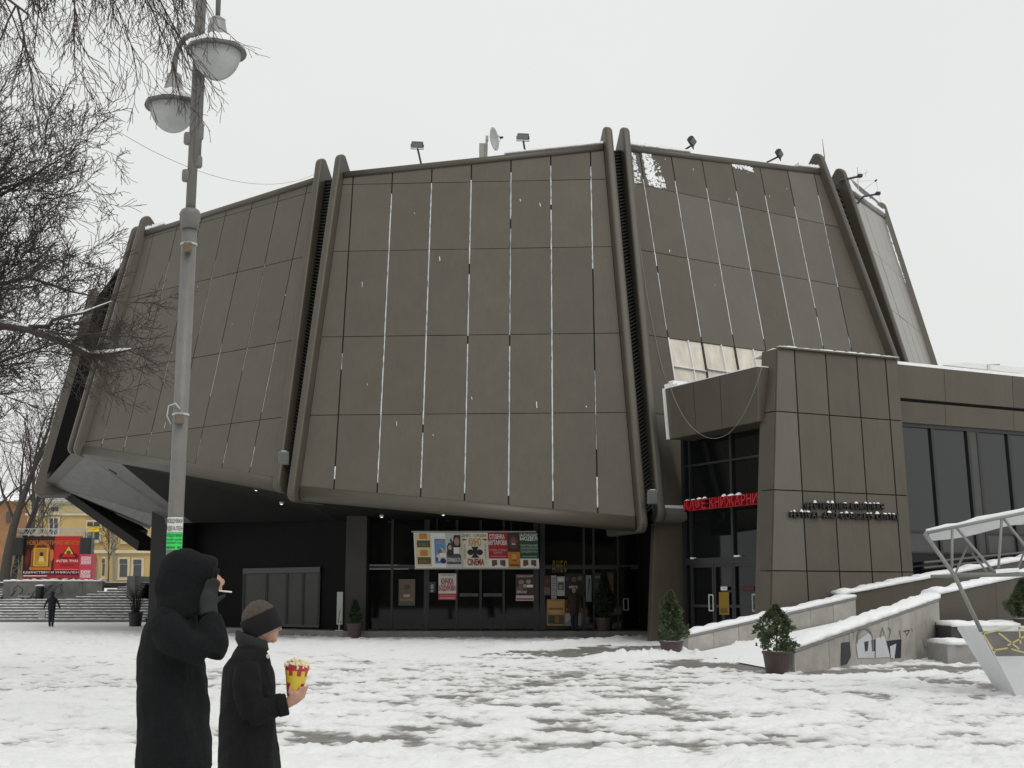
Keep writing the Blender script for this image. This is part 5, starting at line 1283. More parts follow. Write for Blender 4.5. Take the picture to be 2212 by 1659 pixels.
# drooping tree overhead: hanging twigs along the top edge
t2 = thing("weeping_tree", "bare drooping tree whose hanging twigs surround the street lamp top", "tree", (-9.5, 12.0, 0))
W = Tree(21); bs = V(-9.5, 12.0, 0)
W.thick.append(([bs, bs + V(.1, .1, 3), bs + V(.3, .2, 6), bs + V(.6, .5, 9), bs + V(.8, .6, 11.5)], [.26, .22, .19, .14, .08]))
cw = dict(seg=[8, 7, 5], wob=[.07, .10, .13], grav=[-.10, -.06, -.03], taper=.25, rmin=.0032, split=.016, kids=[11, 6, 0], **{'from': [.12, .15, 0]}, ang=[28, 34], rk=[.6, .65], lk=[.5, .5])
limbs = []
for (z0, u, v, y, r) in ((9.0, 455, -130, 15.2, .08), (8.2, 330, -60, 14.5, .07), (8.6, 190, -40, 14.0, .07), (9.4, 400, -170, 14.5, .07), (7.6, 60, 30, 13.5, .06)):
    s0 = bs + V(.6, .5, z0); e = at_y(u, v, y); P = [s0 + (e - s0) * t + V(0, 0, .9 * math.sin(math.pi * t)) for t in np.linspace(0, 1, 9)]
    W.thick.append((P, [r * (1 - .8 * t) for t in np.linspace(0, 1, 9)])); limbs.append(P)
for P in limbs:
    for k in range(15):
        x = (.18 + .82 * W.r.random()) * (len(P) - 1.001); i = int(x); q = P[i] + (P[i + 1] - P[i]) * (x - i); d = nrm(P[i + 1] - P[i])
        W.grow(q, d * .55 + V(W.r.gauss(.12, .3), W.r.gauss(0, .3), -.75), 1.0 + 0.95 * W.r.random(), .009 + .007 * W.r.random(), 0, cw)
W.build(t2)
# far trees on the terrace and thin ones before the house
def far_tree(label, loc, H, seed, lean=(0, 0), spread=1.0, r=.26, group="bare trees on the terrace"):
    root = thing("terrace_tree", label, "tree", loc, group); A = Tree(seed); p = np.array(loc, float)
    cf = dict(seg=[7, 6, 5, 4], wob=[.06, .12, .15, .16], grav=[.03, .06, .05, .02], taper=.25, rmin=.012, split=.035, kids=[12, 8, 5.5, 0], **{'from': [.28, .15, .1, 0]}, ang=[34 * spread, 38, 40], rk=[.45, .5, .55], lk=[.50, .52, .5])
    A.grow(p, V(lean[0], lean[1], 1), H, r, 0, cf); A.build(root); return root
tz = zTop
far_tree("tall bare tree with thick trunk left of the advertising screen", tuple(at_y(8, 1255, 90)[:2]) + (tz,), 12.5, 3, (.06, 0), 1.1, .36)
far_tree("leaning bare tree with forked trunk close to the screen frame", tuple(at_y(26, 1255, 92)[:2]) + (tz,), 12.0, 8, (.14, 0), 1.0, .24)
far_tree("bare tree rising behind the screen towards the hall fin", tuple(at_y(62, 1255, 104)[:2]) + (tz,), 13.0, 12, (.10, 0), 1.0, .26)
far_tree("bare tree far left behind the tall thick-trunked one", tuple(at_y(-40, 1255, 96)[:2]) + (tz,), 13.0, 15, (.05, 0), 1.1, .3)
far_tree("slim leafless sapling against the ochre house wall", tuple(at_y(234, 1255, 112)[:2]) + (tz,), 5.5, 18, (-.08, 0), .8, .07)
far_tree("small leafless tree before the ochre house downpipe", tuple(at_y(102, 1180, 112)[:2]) + (tz,), 8.0, 19, (0, 0), .9, .08)
# trees and a block across the plaza, seen only as reflections in the dark glass
opp = thing("opposite_block", "long grey-brown apartment block across the plaza, seen in window reflections", "building", (5, -62, 0))
b = MB(); b.box((5, -66, 7), (120, 8, 14), mat("block_render", (.16, .145, .125), rough=.9, noise=.2, scale=.5)); b.build("wall", opp)
for fl in range(4):
    for k in range(26):
        b = MB(); b.box((-52 + k * 4.4, -61.9, 2.2 + fl * 3.2), (1.7, .2, 1.6), GLW); b.build("window", opp)
proto = None
for i, (x, y) in enumerate(((-14, -24), (-2, -28), (9, -22), (18, -30), (27, -20), (40, 27), (47, 33), (56, 30), (66, 36), (52, 22))):
    if proto is None:
        proto = far_tree("bare tree across the plaza, mirrored in the dark lobby glass", (x, y, 0), 15.5, 40, (0, 0), 1.2, .3, "trees across the plaza")
    else:
        c = copy_tree(proto)
        if y > 0: c['label'] = 'tall bare tree beside the wing, mirrored in the congress windows'; c['group'] = 'trees beside the wing'
        c.location = (x, y, 0); c.rotation_euler = (0, 0, i * 1.3); c.scale = (1.5, 1.5, 1.45) if y > 0 else (1, 1, 1)

# ================================================================== STREET LAMP
yP = 16.5
lp = thing("street_lamp", "tall grey street lamp with two hanging bowl lanterns on curved arms", "street lamp", (at_y(360, 1560, yP)[0], yP, 0))
px0 = at_y(378, 1150, yP)[0]
ptop = at_y(430, -120, yP)
axis = lambda z: V(px0 + (at_y(411, 480, yP)[0] - px0) * (z - 2.3) / 4.3 * 1.0, yP, z)
LZ = lambda v: at_y(400, v, yP)[2]
b = MB(); zc = LZ(475); b.tube([axis(0), axis(zc)], .093, 20, STEELG); b.build("lower_pole", lp, smooth=True)
b = MB(); b.lathe(axis(zc), [(.115, -.12), (.115, -.02), (.13, 0), (.125, .04), (.135, .06), (.12, .10), (.11, .12), (.085, .14)], 20, STEELG); b.build("collar", lp, smooth=True)
b = MB(); b.tube([axis(zc), axis(LZ(-160))], .062, 16, STEELG); b.build("upper_pole", lp, smooth=True)
b = MB(); b.lathe(axis(0), [(.20, 0), (.20, .12), (.15, .2), (.13, .9), (.105, .95)], 18, STEELG); b.build("base", lp, smooth=True)
GLB = mat("frosted_glass", (.42, .43, .42), rough=.25, noise=.12, scale=5, bump=.7, bscale=55, spec=.6)
def lantern(u, v_rim, y, arm_pts, rad=.335):
    c = at_y(u, v_rim, y)
    hd = MB(); hd.lathe(c, [(rad * 1.12, -.03), (rad * 1.14, .0), (rad * 1.0, .05), (rad * .62, .12), (rad * .42, .20), (rad * .33, .32), (rad * .30, .40), (rad * .12, .44)], 28, mat("lantern_grey", (.27, .275, .27), rough=.4, noise=.1, scale=6)); hd = hd.build("lantern_hood", lp, smooth=True)
    gl = MB(); gl.lathe(c, [(rad * .97, .0)] + [(rad * .97 * math.cos(a), -rad * 1.22 * math.sin(a)) for a in np.linspace(.05, math.pi / 2 - .02, 12)], 28, GLB); gl.build("glass_bowl", hd, smooth=True)
    rm = MB(); rm.lathe(c, [(rad * 1.0, -.035), (rad * 1.16, -.05), (rad * 1.18, -.03), (rad * 1.14, .005)], 28, mat("rim_dark", (.09, .09, .088), rough=.4)); rm.build("rim", hd, smooth=True)
    sn = MB(); n = 26; rr = []
    for r_, h_ in ((rad * 1.13, .012), (rad * 1.08, .055), (rad * .86, .10), (rad * .6, .15), (rad * .45, .185)):
        rr.append([c + V(r_ * math.cos(6.2832 * j / n), r_ * math.sin(6.2832 * j / n), h_ + .006 * math.sin(j * 1.7)) for j in range(n)])
    sn.rings(rr, SNOW, cap=False); sn.build("hood_snow", hd, smooth=True)
    ar = MB(); ar.tube([np.asarray(p) for p in arm_pts] + [c + V(0, 0, .42)], [.036] * (len(arm_pts)) + [.03], 12, STEELG); ar.build("arm", lp, smooth=True)
    return c, hd
def gooseneck(side, z0, z1, reach, c, y_off=0):
    p = [axis(z0) + V(side * .07, y_off, 0), axis(z1 - .34) + V(side * .07, y_off, 0)]
    top = axis(z1); e = np.asarray(c)
    for t in np.linspace(0, 1, 9):
        a = math.pi * t; s0 = axis(z1 - .34) + V(side * .07, y_off, 0); e0 = V(e[0], e[1], z1 - .34)
        p.append(s0 + (e0 - s0) * (1 - math.cos(a)) / 2 + V(0, 0, .34 * math.sin(a)))
    return p
c1 = at_y(468, 108, yP - .35); lantern(468, 108, yP - .35, gooseneck(.75, LZ(352), LZ(-95), .4, c1, -.05), .315)
c2 = at_y(374, 226, yP + .35); lantern(374, 226, yP + .35, gooseneck(.75, LZ(352), LZ(62), .4, c2, .05), .305)
for v, s_ in ((278, 1), (290, 1), (350, 1), (380, -1), (300, -1)):
    b = MB(); p = axis(LZ(v)) + V(.07 * s_, -.02, 0); b.lathe(p, [(.04, -.08), (.055, -.06), (.055, .04), (.045, .07)], 12, STEELG); b.build("clamp", lp, smooth=True)
for v, k in ((540, 1.0), (908, 1.0)):
    z = LZ(v); b = MB(); p = axis(z) + V(.02, -.13, 0); b.box(p, (.10, .07, .12), mat("rust_box", (.14, .11, .075), rough=.8, noise=.3, scale=20)); o = b.build("junction_box", lp, bevel=.01)
    b = MB(); b.lathe(axis(z + .07), [(.096, -.015), (.104, -.012), (.104, .012), (.096, .015)], 18, METW); b.build("band", lp)
b = MB(); z = LZ(900); b.tube([axis(z) + V(-.10, -.05, -.1), axis(z) + V(-.15, -.06, 0), axis(z + .06) + V(-.13, -.08, .06), axis(z + .06) + V(-.04, -.12, .09), axis(z) + V(.02, -.13, .08)], .010, 6, METW); b.build("wire_loop", lp, smooth=True)
b = MB(); z = LZ(170)
for k, l in ((0, .11), (1, .17), (2, .08)):
    q = c1 + V(-.33 + .045 * k, -.16 - .03 * k, -.03); b.tube([q, q + V(.003, 0, -l * .6), q + V(.004, 0, -l)], [.008, .006, .001], 6, mat("ice", (.6, .65, .68), rough=.1, spec=.8))
o = b.build("icicles", lp); o["kind"] = "stuff"
# paper posters pasted round the pole
def pole_poster(label, v0, v1, base, lines):
    z0, z1 = LZ(v1), LZ(v0); pc = axis((z0 + z1) / 2); R_ = .0965; n = 9; b = MB()
    ang = np.linspace(math.radians(-170), math.radians(-10), n)
    P = lambda a, z, o=0: V(pc[0] + (R_ + o) * math.cos(a), pc[1] + (R_ + o) * math.sin(a), z)
    for i in range(n - 1): b.poly([P(ang[i], z0), P(ang[i + 1], z0), P(ang[i + 1], z1), P(ang[i], z1)], base)
    for t, y0, y1, m in lines:
        v, f, _ = glyphs(t, .015)
        b.add([P(math.radians(-150) + math.radians(130) * p[0], z0 + (z1 - z0) * (y0 + (y1 - y0) * p[1]), .003) for p in v], f, m)
    return tag(b.build("paper_flyer"), label, "flyer")
pole_poster("white flyer with black capitals wrapped round the lamp pole", 1118, 1150, K("cfcfcb"), [("НОЩУВКИ", .55, .9, K("303030")), ("ИДЕАЛЕН", .05, .4, K("404040"))])
pole_poster("bright green flyer with phone number wrapped round the lamp pole", 1151, 1188, K("30d060"), [("НОЩУВКИ", .72, .92, K("12301c")), ("ИДЕАЛЕН ЦЕНТЪР", .52, .64, K("12301c")), ("ЛУКСОЗНИ СТАИ", .34, .46, K("12301c")), ("0890 90", .06, .2, K("12301c"))])
# thin overhead wire from the tree to the hall
p, q = at_y(190, 245, 26), FB.px(690, 392) + V(0, -.2, .3)
cable("thin overhead wire running from the bare tree to the hall roof", [p + (q - p) * t - V(0, 0, .9 * 4 * t * (1 - t)) for t in np.linspace(0, 1, 7)], .006, STEELG, name="overhead_wire", cat="wire")

# ================================================================== ROOF EQUIPMENT
zr1 = lambda x, y: (864 + .2486 * x, 259.2 + .2486 * y)
zr2 = lambda x, y: (1256.8 + .2486 * x, 267.1 + .2486 * y)
zr3 = lambda x, y: (1649.5 + .3315 * x, 314.2 + .3315 * y)
LGL = mat("lamp_glass", (.20, .21, .24), rough=.1)
def floodlight(label, conv, foot, knee, head, hw, hh, face, y, tilt=0.0):
    """roof floodlight: foot/knee/head pixel points, head half sizes in metres"""
    P0, P1, P2_ = at_y(*conv(*foot), y), at_y(*conv(*knee), y), at_y(*conv(*head), y)
    t = thing("floodlight", label, "floodlight", P0, "floodlights on the hall roof")
    b = MB(); b.tube([P0 - V(0, 0, .3), P0, P1], .04, 8, BLK); b.build("arm", t)
    f = nrm(face); r = nrm(np.cross(f, V(0, 0, 1))); u = np.cross(r, f)
    r, u = r * math.cos(tilt) + u * math.sin(tilt), u * math.cos(tilt) - r * math.sin(tilt)
    b = MB(); b.rings([[P2_ + f * d + r * hw * s_ * a + u * hh * s_ * c for a, c in ((-1, -1), (1, -1), (1, 1), (-1, 1))] for d, s_ in ((-.14, .55), (-.02, .9), (.10, 1.0))], BLK); hd = b.build("lamp_head", t, bevel=.02)
    b = MB(); b.obox(P2_ + f * .108, r * hw * .86, u * hh * .8, f * .006, LGL); b.build("lens", hd)
    b = MB(); k = P1
    b.tube([P2_ + r * hw * 1.05, P2_ + r * hw * 1.05 - V(0, 0, hh * 1.5), P2_ - r * hw * 1.05 - V(0, 0, hh * 1.5), P2_ - r * hw * 1.05], .018, 6, BLK); b.build("yoke", t)
    b = MB(); b.tube([k, k + V(0, 0, .05), P2_ - V(0, 0, hh * 1.5)], .025, 6, BLK); b.build("bracket", t)
    return t
floodlight("roof floodlight left of the satellite dish", zr1, (182, 372), (155, 255), (150, 212), .24, .13, (0.1, -1, -.55), 52.5)
floodlight("roof floodlight between satellite dish and twin fins", zr1, (1088, 280), (1073, 188), (1068, 142), .24, .13, (0.1, -1, -.55), 52.5)
floodlight("floodlight leaning out over the facet right of the twin fins", zr2, (862, 245), (945, 195), (952, 150), .25, .15, (.75, -.5, -.55), 54.2, .25)
floodlight("floodlight leaning out nearest to the far roof corner fin", zr2, (1610, 335), (1712, 285), (1712, 258), .25, .14, (.75, -.5, -.55), 57.5, .25)
for i, (f_, h_, lab) in enumerate((((500, 228), (620, 202), "dark roof arm with small lamp just right of the whip antenna fin"), ((650, 333), (738, 317), "dark roof arm with small lamp before the big mesh dish"))):
    y = 59.5 + 2.5 * i; P0, P1 = at_y(*zr3(*f_), y), at_y(*zr3(*h_), y)
    t = thing("lamp_arm", lab, "lamp arm", P0, "lamp arms on the hall roof")
    b = MB(); b.tube([P0 - V(.3, 0, .35), P0, P1], .05, 8, BLK); b.build("arm", t)
    b = MB(); b.box(P1 + V(.05, 0, .03), (.22, .25, .14), BLK); b.build("lamp_head", t, bevel=.03)
def dish(label, c, r, ax, depth, m, feed, foot=None):
    t = thing("satellite_dish", label, "satellite dish", c if foot is None else foot)
    ax = nrm(ax); b = MB(); b.lathe(c, [(.01, 0)] + [(r * k / 8, depth * (k / 8) ** 2) for k in range(1, 9)] + [(r * .985, depth * .99 + .015)] + [(r * k / 8 * .98, depth * (k / 8) ** 2 + .03) for k in range(7, 0, -1)] + [(.01, .03)], 28, m, ax=ax); b.build("reflector", t, smooth=True)
    fp = np.asarray(c) + ax * feed; a = nrm(np.cross(ax, V(0, 0, 1))); u = np.cross(a, ax)
    for k in range(3):
        an = 2.1 * k + .5; e = np.asarray(c) + ax * depth + (a * math.cos(an) + u * math.sin(an)) * r * .97
        b = MB(); b.tube([e, fp], .012, 5, METW); b.build("feed_strut", t)
    b = MB(); b.lathe(fp - ax * .08, [(.03, 0), (.05, .04), (.05, .14), (.02, .16)], 10, BLK, ax=ax); b.build("feed_horn", t)
    return t
dc = at_y(*zr1(795, 168), 55.0)
t = dish("round satellite dish seen nearly edge on above the roof line", dc, .50, (.93, -.36, .05), .13, METW, .45, at_y(*zr1(750, 300), 55))
p0, p1 = at_y(*zr1(750, 305), 55), at_y(*zr1(752, 180), 55)
b = MB(); b.tube([p0 - V(0, 0, .8), p1], .05, 8, METW); b.build("mast", t)
b = MB(); b.box(p1 + V(.02, 0, .1), (.12, .12, .22), METW); b.build("bracket", t)
p = at_y(*zr1(722, 268), 55.0); bx = thing("roof_cabinet", "small grey cabinet standing beside the satellite dish mast", "cabinet", p)
b = MB(); b.box(p + V(0, 0, -.1), (.32, .4, .75), mat("cabinet_grey", (.33, .33, .29), rough=.6, noise=.1, scale=5)); b.build("body", bx, bevel=.015)
b = MB(); b.box(p + V(.16 * .5, -.205, -.1), (.012, .012, .6), DARK); b.build("door_gap", bx)
MESHM = mat("mesh_dish", (.55, .57, .57), rough=.6)
c = at_y(*zr3(650, 322), 72); t = dish("big pale mesh dish tilted behind the right roof edge", c, 1.15, (.62, -.36, .70), .22, MESHM, 1.0)
b = MB(); b.tube([c, c - V(0, 0, 1.6)], .08, 8, METW); b.build("mast", t)
p0, p1 = at_y(*zr2(2108, 290), 60), at_y(*zr2(2090, 132), 60)
b = MB(); b.tube([p0 - V(0, 0, .5), p0, p1], [.03, .022, .008], 6, BLK); t = thing("whip_antenna", "thin whip antenna standing on the far roof corner fin", "antenna", p0); b.build("rod", t)
b = MB(); b.lathe(p0 - V(0, 0, .5), [(.07, 0), (.07, .12), (.03, .16)], 8, BLK); b.build("base", t)
p0 = at_y(*zr3(618, 310), 64); t = thing("tv_aerial", "small comb aerial in front of the big mesh dish", "antenna", p0)
b = MB(); b.tube([p0 - V(0, 0, .6), p0 + V(0, 0, 1.3)], .02, 6, METW); b.build("mast", t)
b = MB(); b.tube([p0 + V(-1.2, 0, .3), p0 + V(.5, 0, 1.05)], .014, 5, METW); b.build("boom", t)
for k in range(6):
    q = p0 + V(-1.1 + .3 * k, 0, .35 + .13 * k); b = MB(); b.tube([q + V(0, -.1, .16), q + V(0, .1, -.16)], .008, 4, METW); b.build("element", t)
# wall lamps at the foot of the fin gaps
def wall_lamp(label, u, v, y, sc=1.0):
    p = at_y(u, v, y); t = thing("wall_lamp", label, "wall lamp", p, "grey wall lamps between the fins")
    b = MB(); b.obox(p, V(.19, .02, 0) * sc, V(-.01, .10, 0) * sc, V(0, -.06, .24) * sc, mat("lamp_case", (.12, .13, .13), rough=.35)); hd = b.build("case", t, bevel=.05)
    b = MB(); b.obox(p + V(0, -.115, 0.03) * sc, V(.14, .01, 0) * sc, V(0, .006, 0), V(0, -.04, .15) * sc, mat("lamp_pane", (.10, .11, .11), rough=.1)); b.build("pane", hd)
    b = MB(); b.tube([p - V(0, 0, .2) * sc, p + V(.02, .1, -.42) * sc, p + V(.10, .35, -.55) * sc], .03, 6, BLK); b.build("bracket", t)
    b = MB(); b.obox(p + V(0, -.02, .25) * sc, V(.09, 0, 0), V(0, .05, 0), V(0, 0, .012), SNOW); b.build("snow", t)
wall_lamp("grey wall lamp at the foot of the louvre strip over the dark left entrance", 613, 990, 48.2)
wall_lamp("grey wall lamp at the foot of the louvre strip beside the cafe", 1410, 1074, 46.4)
wall_lamp("grey wall lamp low in the far right louvre strip above the block roof", 1903, 742, 57.0, 1.0)
wall_lamp("small grey wall lamp in the far left louvre strip behind the twigs", 168, 930, 61.0, .9)

# ================================================================== PEOPLE
def union(name, shapes, voxel, m, parent, smooth_it=6, keep=None):
    """closed lofts and balls fused into one continuous skin"""
    b = MB()
    for sh in shapes:
        if sh[0] == 'ball':
            _, c, r = sh; c = np.asarray(c, float); n = 14
            b.rings([[c + V(r[0] * math.sin(t) * math.cos(a), r[1] * math.sin(t) * math.sin(a), -r[2] * math.cos(t)) for a in np.linspace(0, 2 * math.pi, n, endpoint=False)] for t in np.linspace(.08, math.pi - .08, 10)], m)
        else:
            _, pts = sh                                        # [(point, r_a, r_b)]
            P = [np.asarray(p[0], float) for p in pts]; k = len(P); n = 16; rings = []
            for i in range(k):
                d = nrm(P[min(i + 1, k - 1)] - P[max(i - 1, 0)])
                a = V(0, 1, 0) - d * d[1]
                a = nrm(a) if np.linalg.norm(a) > .05 else V(1, 0, 0); c = np.cross(a, d)
                rings.append([P[i] + c * pts[i][1] * math.cos(t) + a * pts[i][2] * math.sin(t) for t in np.linspace(0, 2 * math.pi, n, endpoint=False)])
            b.rings(rings, m)
    tmp = b.build("tmp", None)
    r = tmp.modifiers.new("r", 'REMESH'); r.mode = 'VOXEL'; r.voxel_size = voxel
    s = tmp.modifiers.new("s", 'SMOOTH'); s.iterations = smooth_it; s.factor = .5
    dg = bpy.context.evaluated_depsgraph_get()
    me = bpy.data.meshes.new_from_object(tmp.evaluated_get(dg))
    me.name = name
    bpy.data.objects.remove(tmp)
    if not me.materials: me.materials.append(m)
    me.shade_smooth()
    if keep is not None:
        keep(me)
    o = bpy.data.objects.new(name, me); COL.objects.link(o)
    if parent is not None: o.parent = parent
    return o
def wrinkle(me, amp, f, seed=0):
    n = len(me.vertices); co = np.empty(n * 3); me.vertices.foreach_get('co', co); co = co.reshape(-1, 3)
    no = np.empty(n * 3); me.vertices.foreach_get('normal', no); no = no.reshape(-1, 3)
    w = fbm(co[:, 0] * f + co[:, 1] * f * .7 + seed, co[:, 2] * f * .55 + co[:, 1] * f * .4, 3) - .5
    co += no * (w * amp)[:, None]; me.vertices.foreach_set('co', co.ravel()); me.update()
SKIN = mat("skin", (.42, .235, .165), rough=.5, noise=.08, scale=30)
COATB = mat("black_wool", (.0075, .008, .009), rough=.95, noise=.35, scale=60, bump=.5, bscale=220, spec=.2)
COATC = mat("charcoal_wool", (.011, .011, .012), rough=.95, noise=.35, scale=60, bump=.5, bscale=220, spec=.2)
JEANS = mat("dark_jeans", (.035, .045, .06), rough=.9, noise=.2, scale=30)
HAIR = mat("short_hair", (.085, .066, .050), rough=.9, noise=.35, scale=70, bump=.8, bscale=160)
GLOVE = mat("dark_glove", (.016, .017, .018), rough=.9, noise=.2, scale=40)
SHOE = mat("black_shoe", (.012, .012, .012), rough=.5)
def person(label, x, y, z0, yaw, group=None):
    e = thing("person", label, "person", (x, y, z0), group); e.rotation_euler = (0, 0, yaw); LOCAL.add(e.name); return e
def fingers(base, fwd, side, up, lens, r, curl):
    """five fingers as tapered bent chains; returns tube shapes (built without fusing)"""
    out = []
    for k, (off, L) in enumerate(lens):
        p = np.asarray(base) + side * off; d = nrm(fwd); P = [(p - d * .015, r, r)]; c = curl if not hasattr(curl, '__len__') else curl[k]
        for j in range(4):
            P.append((p, r * (1 - .07 * j), r * (1 - .07 * j))); p = p + d * L * (.38, .30, .26, .06)[j]; d = nrm(d * math.cos(c) - up * math.sin(c))
        P.append((p, r * .55, r * .55)); out.append(('tube', P))
    return out
T_ = lambda *pts: ('tube', [((p[0], p[1], p[2]), p[3], p[4]) for p in pts])

# ---- hooded man (local x = walking direction, -y = towards the camera)
dH = 7.0; sH = F_PX / dH
hm_ = person("tall person in long black hooded coat raising a gloved hand to the face", (398 - CX) / sH, dH, 0, math.radians(8))
body = [T_((0, .09, .10, .055, .05), (.01, .09, .30, .06, .055), (-.01, .09, .52, .07, .065), (0, .09, .75, .085, .08), (-.01, .07, .95, .10, .10)),
        T_((.22, -.09, .10, .055, .05), (.16, -.09, .30, .06, .055), (.13, -.09, .52, .07, .065), (.06, -.09, .75, .085, .08), (-.01, -.07, .95, .10, .10)),
        T_((-.02, 0, .88, .11, .16), (-.03, 0, 1.1, .11, .15), (-.03, 0, 1.35, .12, .18), (-.02, 0, 1.50, .09, .16), (.0, 0, 1.55, .06, .07), (.035, 0, 1.64, .055, .06)),
        ('ball', (.05, 0, 1.715), (.095, .075, .12)), ('ball', (.075, 0, 1.66), (.07, .055, .07)), ('ball', (.155, 0, 1.70), (.022, .016, .022))]
union("body", body, .012, SKIN, hm_)
coat = [T_((.0, 0, .76, .185, .25), (-.005, 0, .80, .185, .25), (-.015, 0, 1.0, .175, .24), (-.025, 0, 1.18, .172, .235), (-.035, 0, 1.34, .165, .235), (-.035, 0, 1.45, .145, .225), (-.02, 0, 1.53, .115, .17), (.0, 0, 1.58, .09, .10)),
        T_((-.05, -.20, 1.47, .085, .085), (.0, -.25, 1.42, .09, .085), (.09, -.28, 1.36, .085, .08), (.17, -.27, 1.335, .08, .075)),
        T_((.16, -.265, 1.33, .085, .08), (.185, -.24, 1.39, .085, .08), (.18, -.20, 1.45, .078, .072), (.165, -.165, 1.505, .068, .062)),
        T_((-.04, .20, 1.47, .085, .085), (-.05, .25, 1.3, .08, .08), (-.02, .27, 1.1, .07, .07), (.04, .27, .92, .062, .062)),
        T_((.08, 0, .76, .10, .20), (.09, .02, .95, .08, .18))]
co_ = union("coat", coat, .014, COATB, hm_, 5, keep=lambda me: (wrinkle(me, .045, 7), wrinkle(me, .018, 19, 4)))
hood = [('ball', (.02, 0, 1.725), (.145, .125, .135)), ('ball', (-.0, 0, 1.66), (.14, .13, .15)), T_((.05, 0, 1.735, .10, .105), (.12, 0, 1.735, .098, .098), (.175, 0, 1.728, .08, .085)), T_((.02, 0, 1.50, .13, .15), (.0, 0, 1.58, .125, .14), (.02, 0, 1.66, .12, .125))]
union("hood", hood, .012, COATB, hm_, 4, keep=lambda me: wrinkle(me, .02, 9, 3))
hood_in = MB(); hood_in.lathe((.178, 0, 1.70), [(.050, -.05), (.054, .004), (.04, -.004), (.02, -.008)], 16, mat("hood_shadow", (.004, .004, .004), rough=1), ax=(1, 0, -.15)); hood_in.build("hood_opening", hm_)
face_ = union("cheek", [('ball', (.175, -.02, 1.68), (.036, .04, .045)), ('ball', (.205, -.005, 1.685), (.016, .014, .018)), ('ball', (.19, -.01, 1.65), (.02, .02, .012))], .006, SKIN, hm_, 3)
hnd = [T_((.160, -.155, 1.52, .045, .035), (.150, -.135, 1.57, .045, .028), (.150, -.12, 1.615, .042, .026)), ('ball', (.15, -.12, 1.60), (.042, .026, .042))]
fg = fingers(V(.155, -.115, 1.625), V(.25, .15, 1), V(1, 0, -.1), V(-.2, 1, 0), ((-.030, .075), (-.010, .085), (.010, .082), (.028, .07)), .0105, .25)
th_ = fingers(V(.185, -.12, 1.585), V(.75, .1, .7), V(1, 0, 0), V(-.6, .3, .4), ((0, .06),), .012, .2)
union("glove", hnd + fg + th_, .007, GLOVE, hm_, 3)
cg = MB(); cg.tube([V(.20, -.10, 1.640), V(.262, -.10, 1.634)], .0045, 6, K("d8d6d0")); cg.build("cigarette", hm_)
tr_ = [T_((0, .09, .08, .075, .07), (.01, .09, .45, .085, .08), (0, .08, .85, .115, .11)), T_((.22, -.09, .08, .075, .07), (.14, -.09, .45, .085, .08), (.02, -.08, .85, .115, .11))]
union("trousers", tr_, .02, mat("grey_trousers", (.07, .07, .075), rough=.9), hm_, 4)
for (sx_, sy_) in ((.03, .09), (.25, -.09)):
    union("shoe", [('ball', (sx_ + .06, sy_, .045), (.13, .05, .05)), ('ball', (sx_ - .03, sy_, .06), (.06, .045, .065))], .012, SHOE, hm_, 3)

# ---- man with popcorn
dP = 8.0; sP = F_PX / dP
pm = person("shorter person in black coat and headband carrying a red popcorn tub", (556 - CX) / sP, dP, 0, math.radians(10))
lx = lambda u: (u - 545) / sP; lz = lambda v: CAM_H + (HZ - v) / sP
hc = V(.045, 0, 1.462)
body = [T_((0, .08, .09, .05, .045), (.0, .08, .28, .055, .05), (-.01, .08, .46, .062, .058), (0, .07, .66, .078, .075), (0, .06, .84, .09, .09)),
        T_((.17, -.08, .09, .05, .045), (.13, -.08, .28, .055, .05), (.11, -.08, .46, .062, .058), (.05, -.07, .66, .078, .075), (0, -.06, .84, .09, .09)),
        T_((0, 0, .8, .10, .14), (-.01, 0, 1.0, .10, .13), (-.02, 0, 1.18, .105, .16), (-.01, 0, 1.29, .08, .13), (.01, 0, 1.33, .052, .056), (.03, 0, 1.40, .050, .054)),
        ('ball', hc, (.098, .076, .112)), ('ball', hc + V(.035, 0, -.05), (.062, .056, .068)), ('ball', hc + V(.068, 0, -.095), (.026, .03, .022)),
        ('ball', hc + V(.095, 0, -.018), (.014, .013, .024)), ('ball', hc + V(.105, 0, -.036), (.014, .014, .011)), ('ball', hc + V(.088, 0, -.062), (.012, .02, .007)), ('ball', hc + V(.085, 0, -.076), (.012, .018, .007)),
        ('ball', hc + V(.082, 0, .02), (.014, .05, .012)), ('ball', hc + V(.005, -.070, -.015), (.022, .010, .030)), ('ball', hc + V(.005, .078, -.015), (.022, .012, .032))]
# forearm and hand round the tub
tub_b, tub_t = V(.238, -.17, 1.072), V(.252, -.17, 1.222)
wr = V(.205, -.20, 1.022)
body += [T_((.06, -.19, .99, .038, .036), (.14, -.20, 1.0, .033, .031), (.205, -.205, 1.02, .028, .024), (.235, -.212, 1.045, .037, .020), (.262, -.214, 1.068, .038, .019))]
for k in range(4):
    a0 = V(.262 + .006 * k, -.218, 1.045 + .019 * k); L = (.058, .066, .062, .050)[k]
    body += [('tube', [(a0 - V(.02, 0, 0), .0092, .0092), (a0 + V(.012, 0, .002), .0092, .0092), (a0 + V(.026, .014, .005), .0088, .0088), (a0 + V(.032, .036, .008), .008, .008), (a0 + V(.028, L * .85, .010), .006, .006)])]
body += [('tube', [(V(.222, -.212, 1.052), .012, .012), (V(.212, -.222, 1.080), .011, .011), (V(.214, -.220, 1.104), .0098, .0098), (V(.222, -.212, 1.122), .007, .007)])]
union("body", body, .0062, SKIN, pm, 3)
for s_ in (-1, 1):
    b = MB(); b.lathe(hc + V(.080, s_ * .032, .004), [(.010, -.004), (.008, .004), (.002, .006)], 8, K("2a2420"), ax=(1, s_ * .25, 0)); b.build("eye", pm)
hairs = [('ball', hc + V(-.012, 0, .018), (.104, .083, .112))]
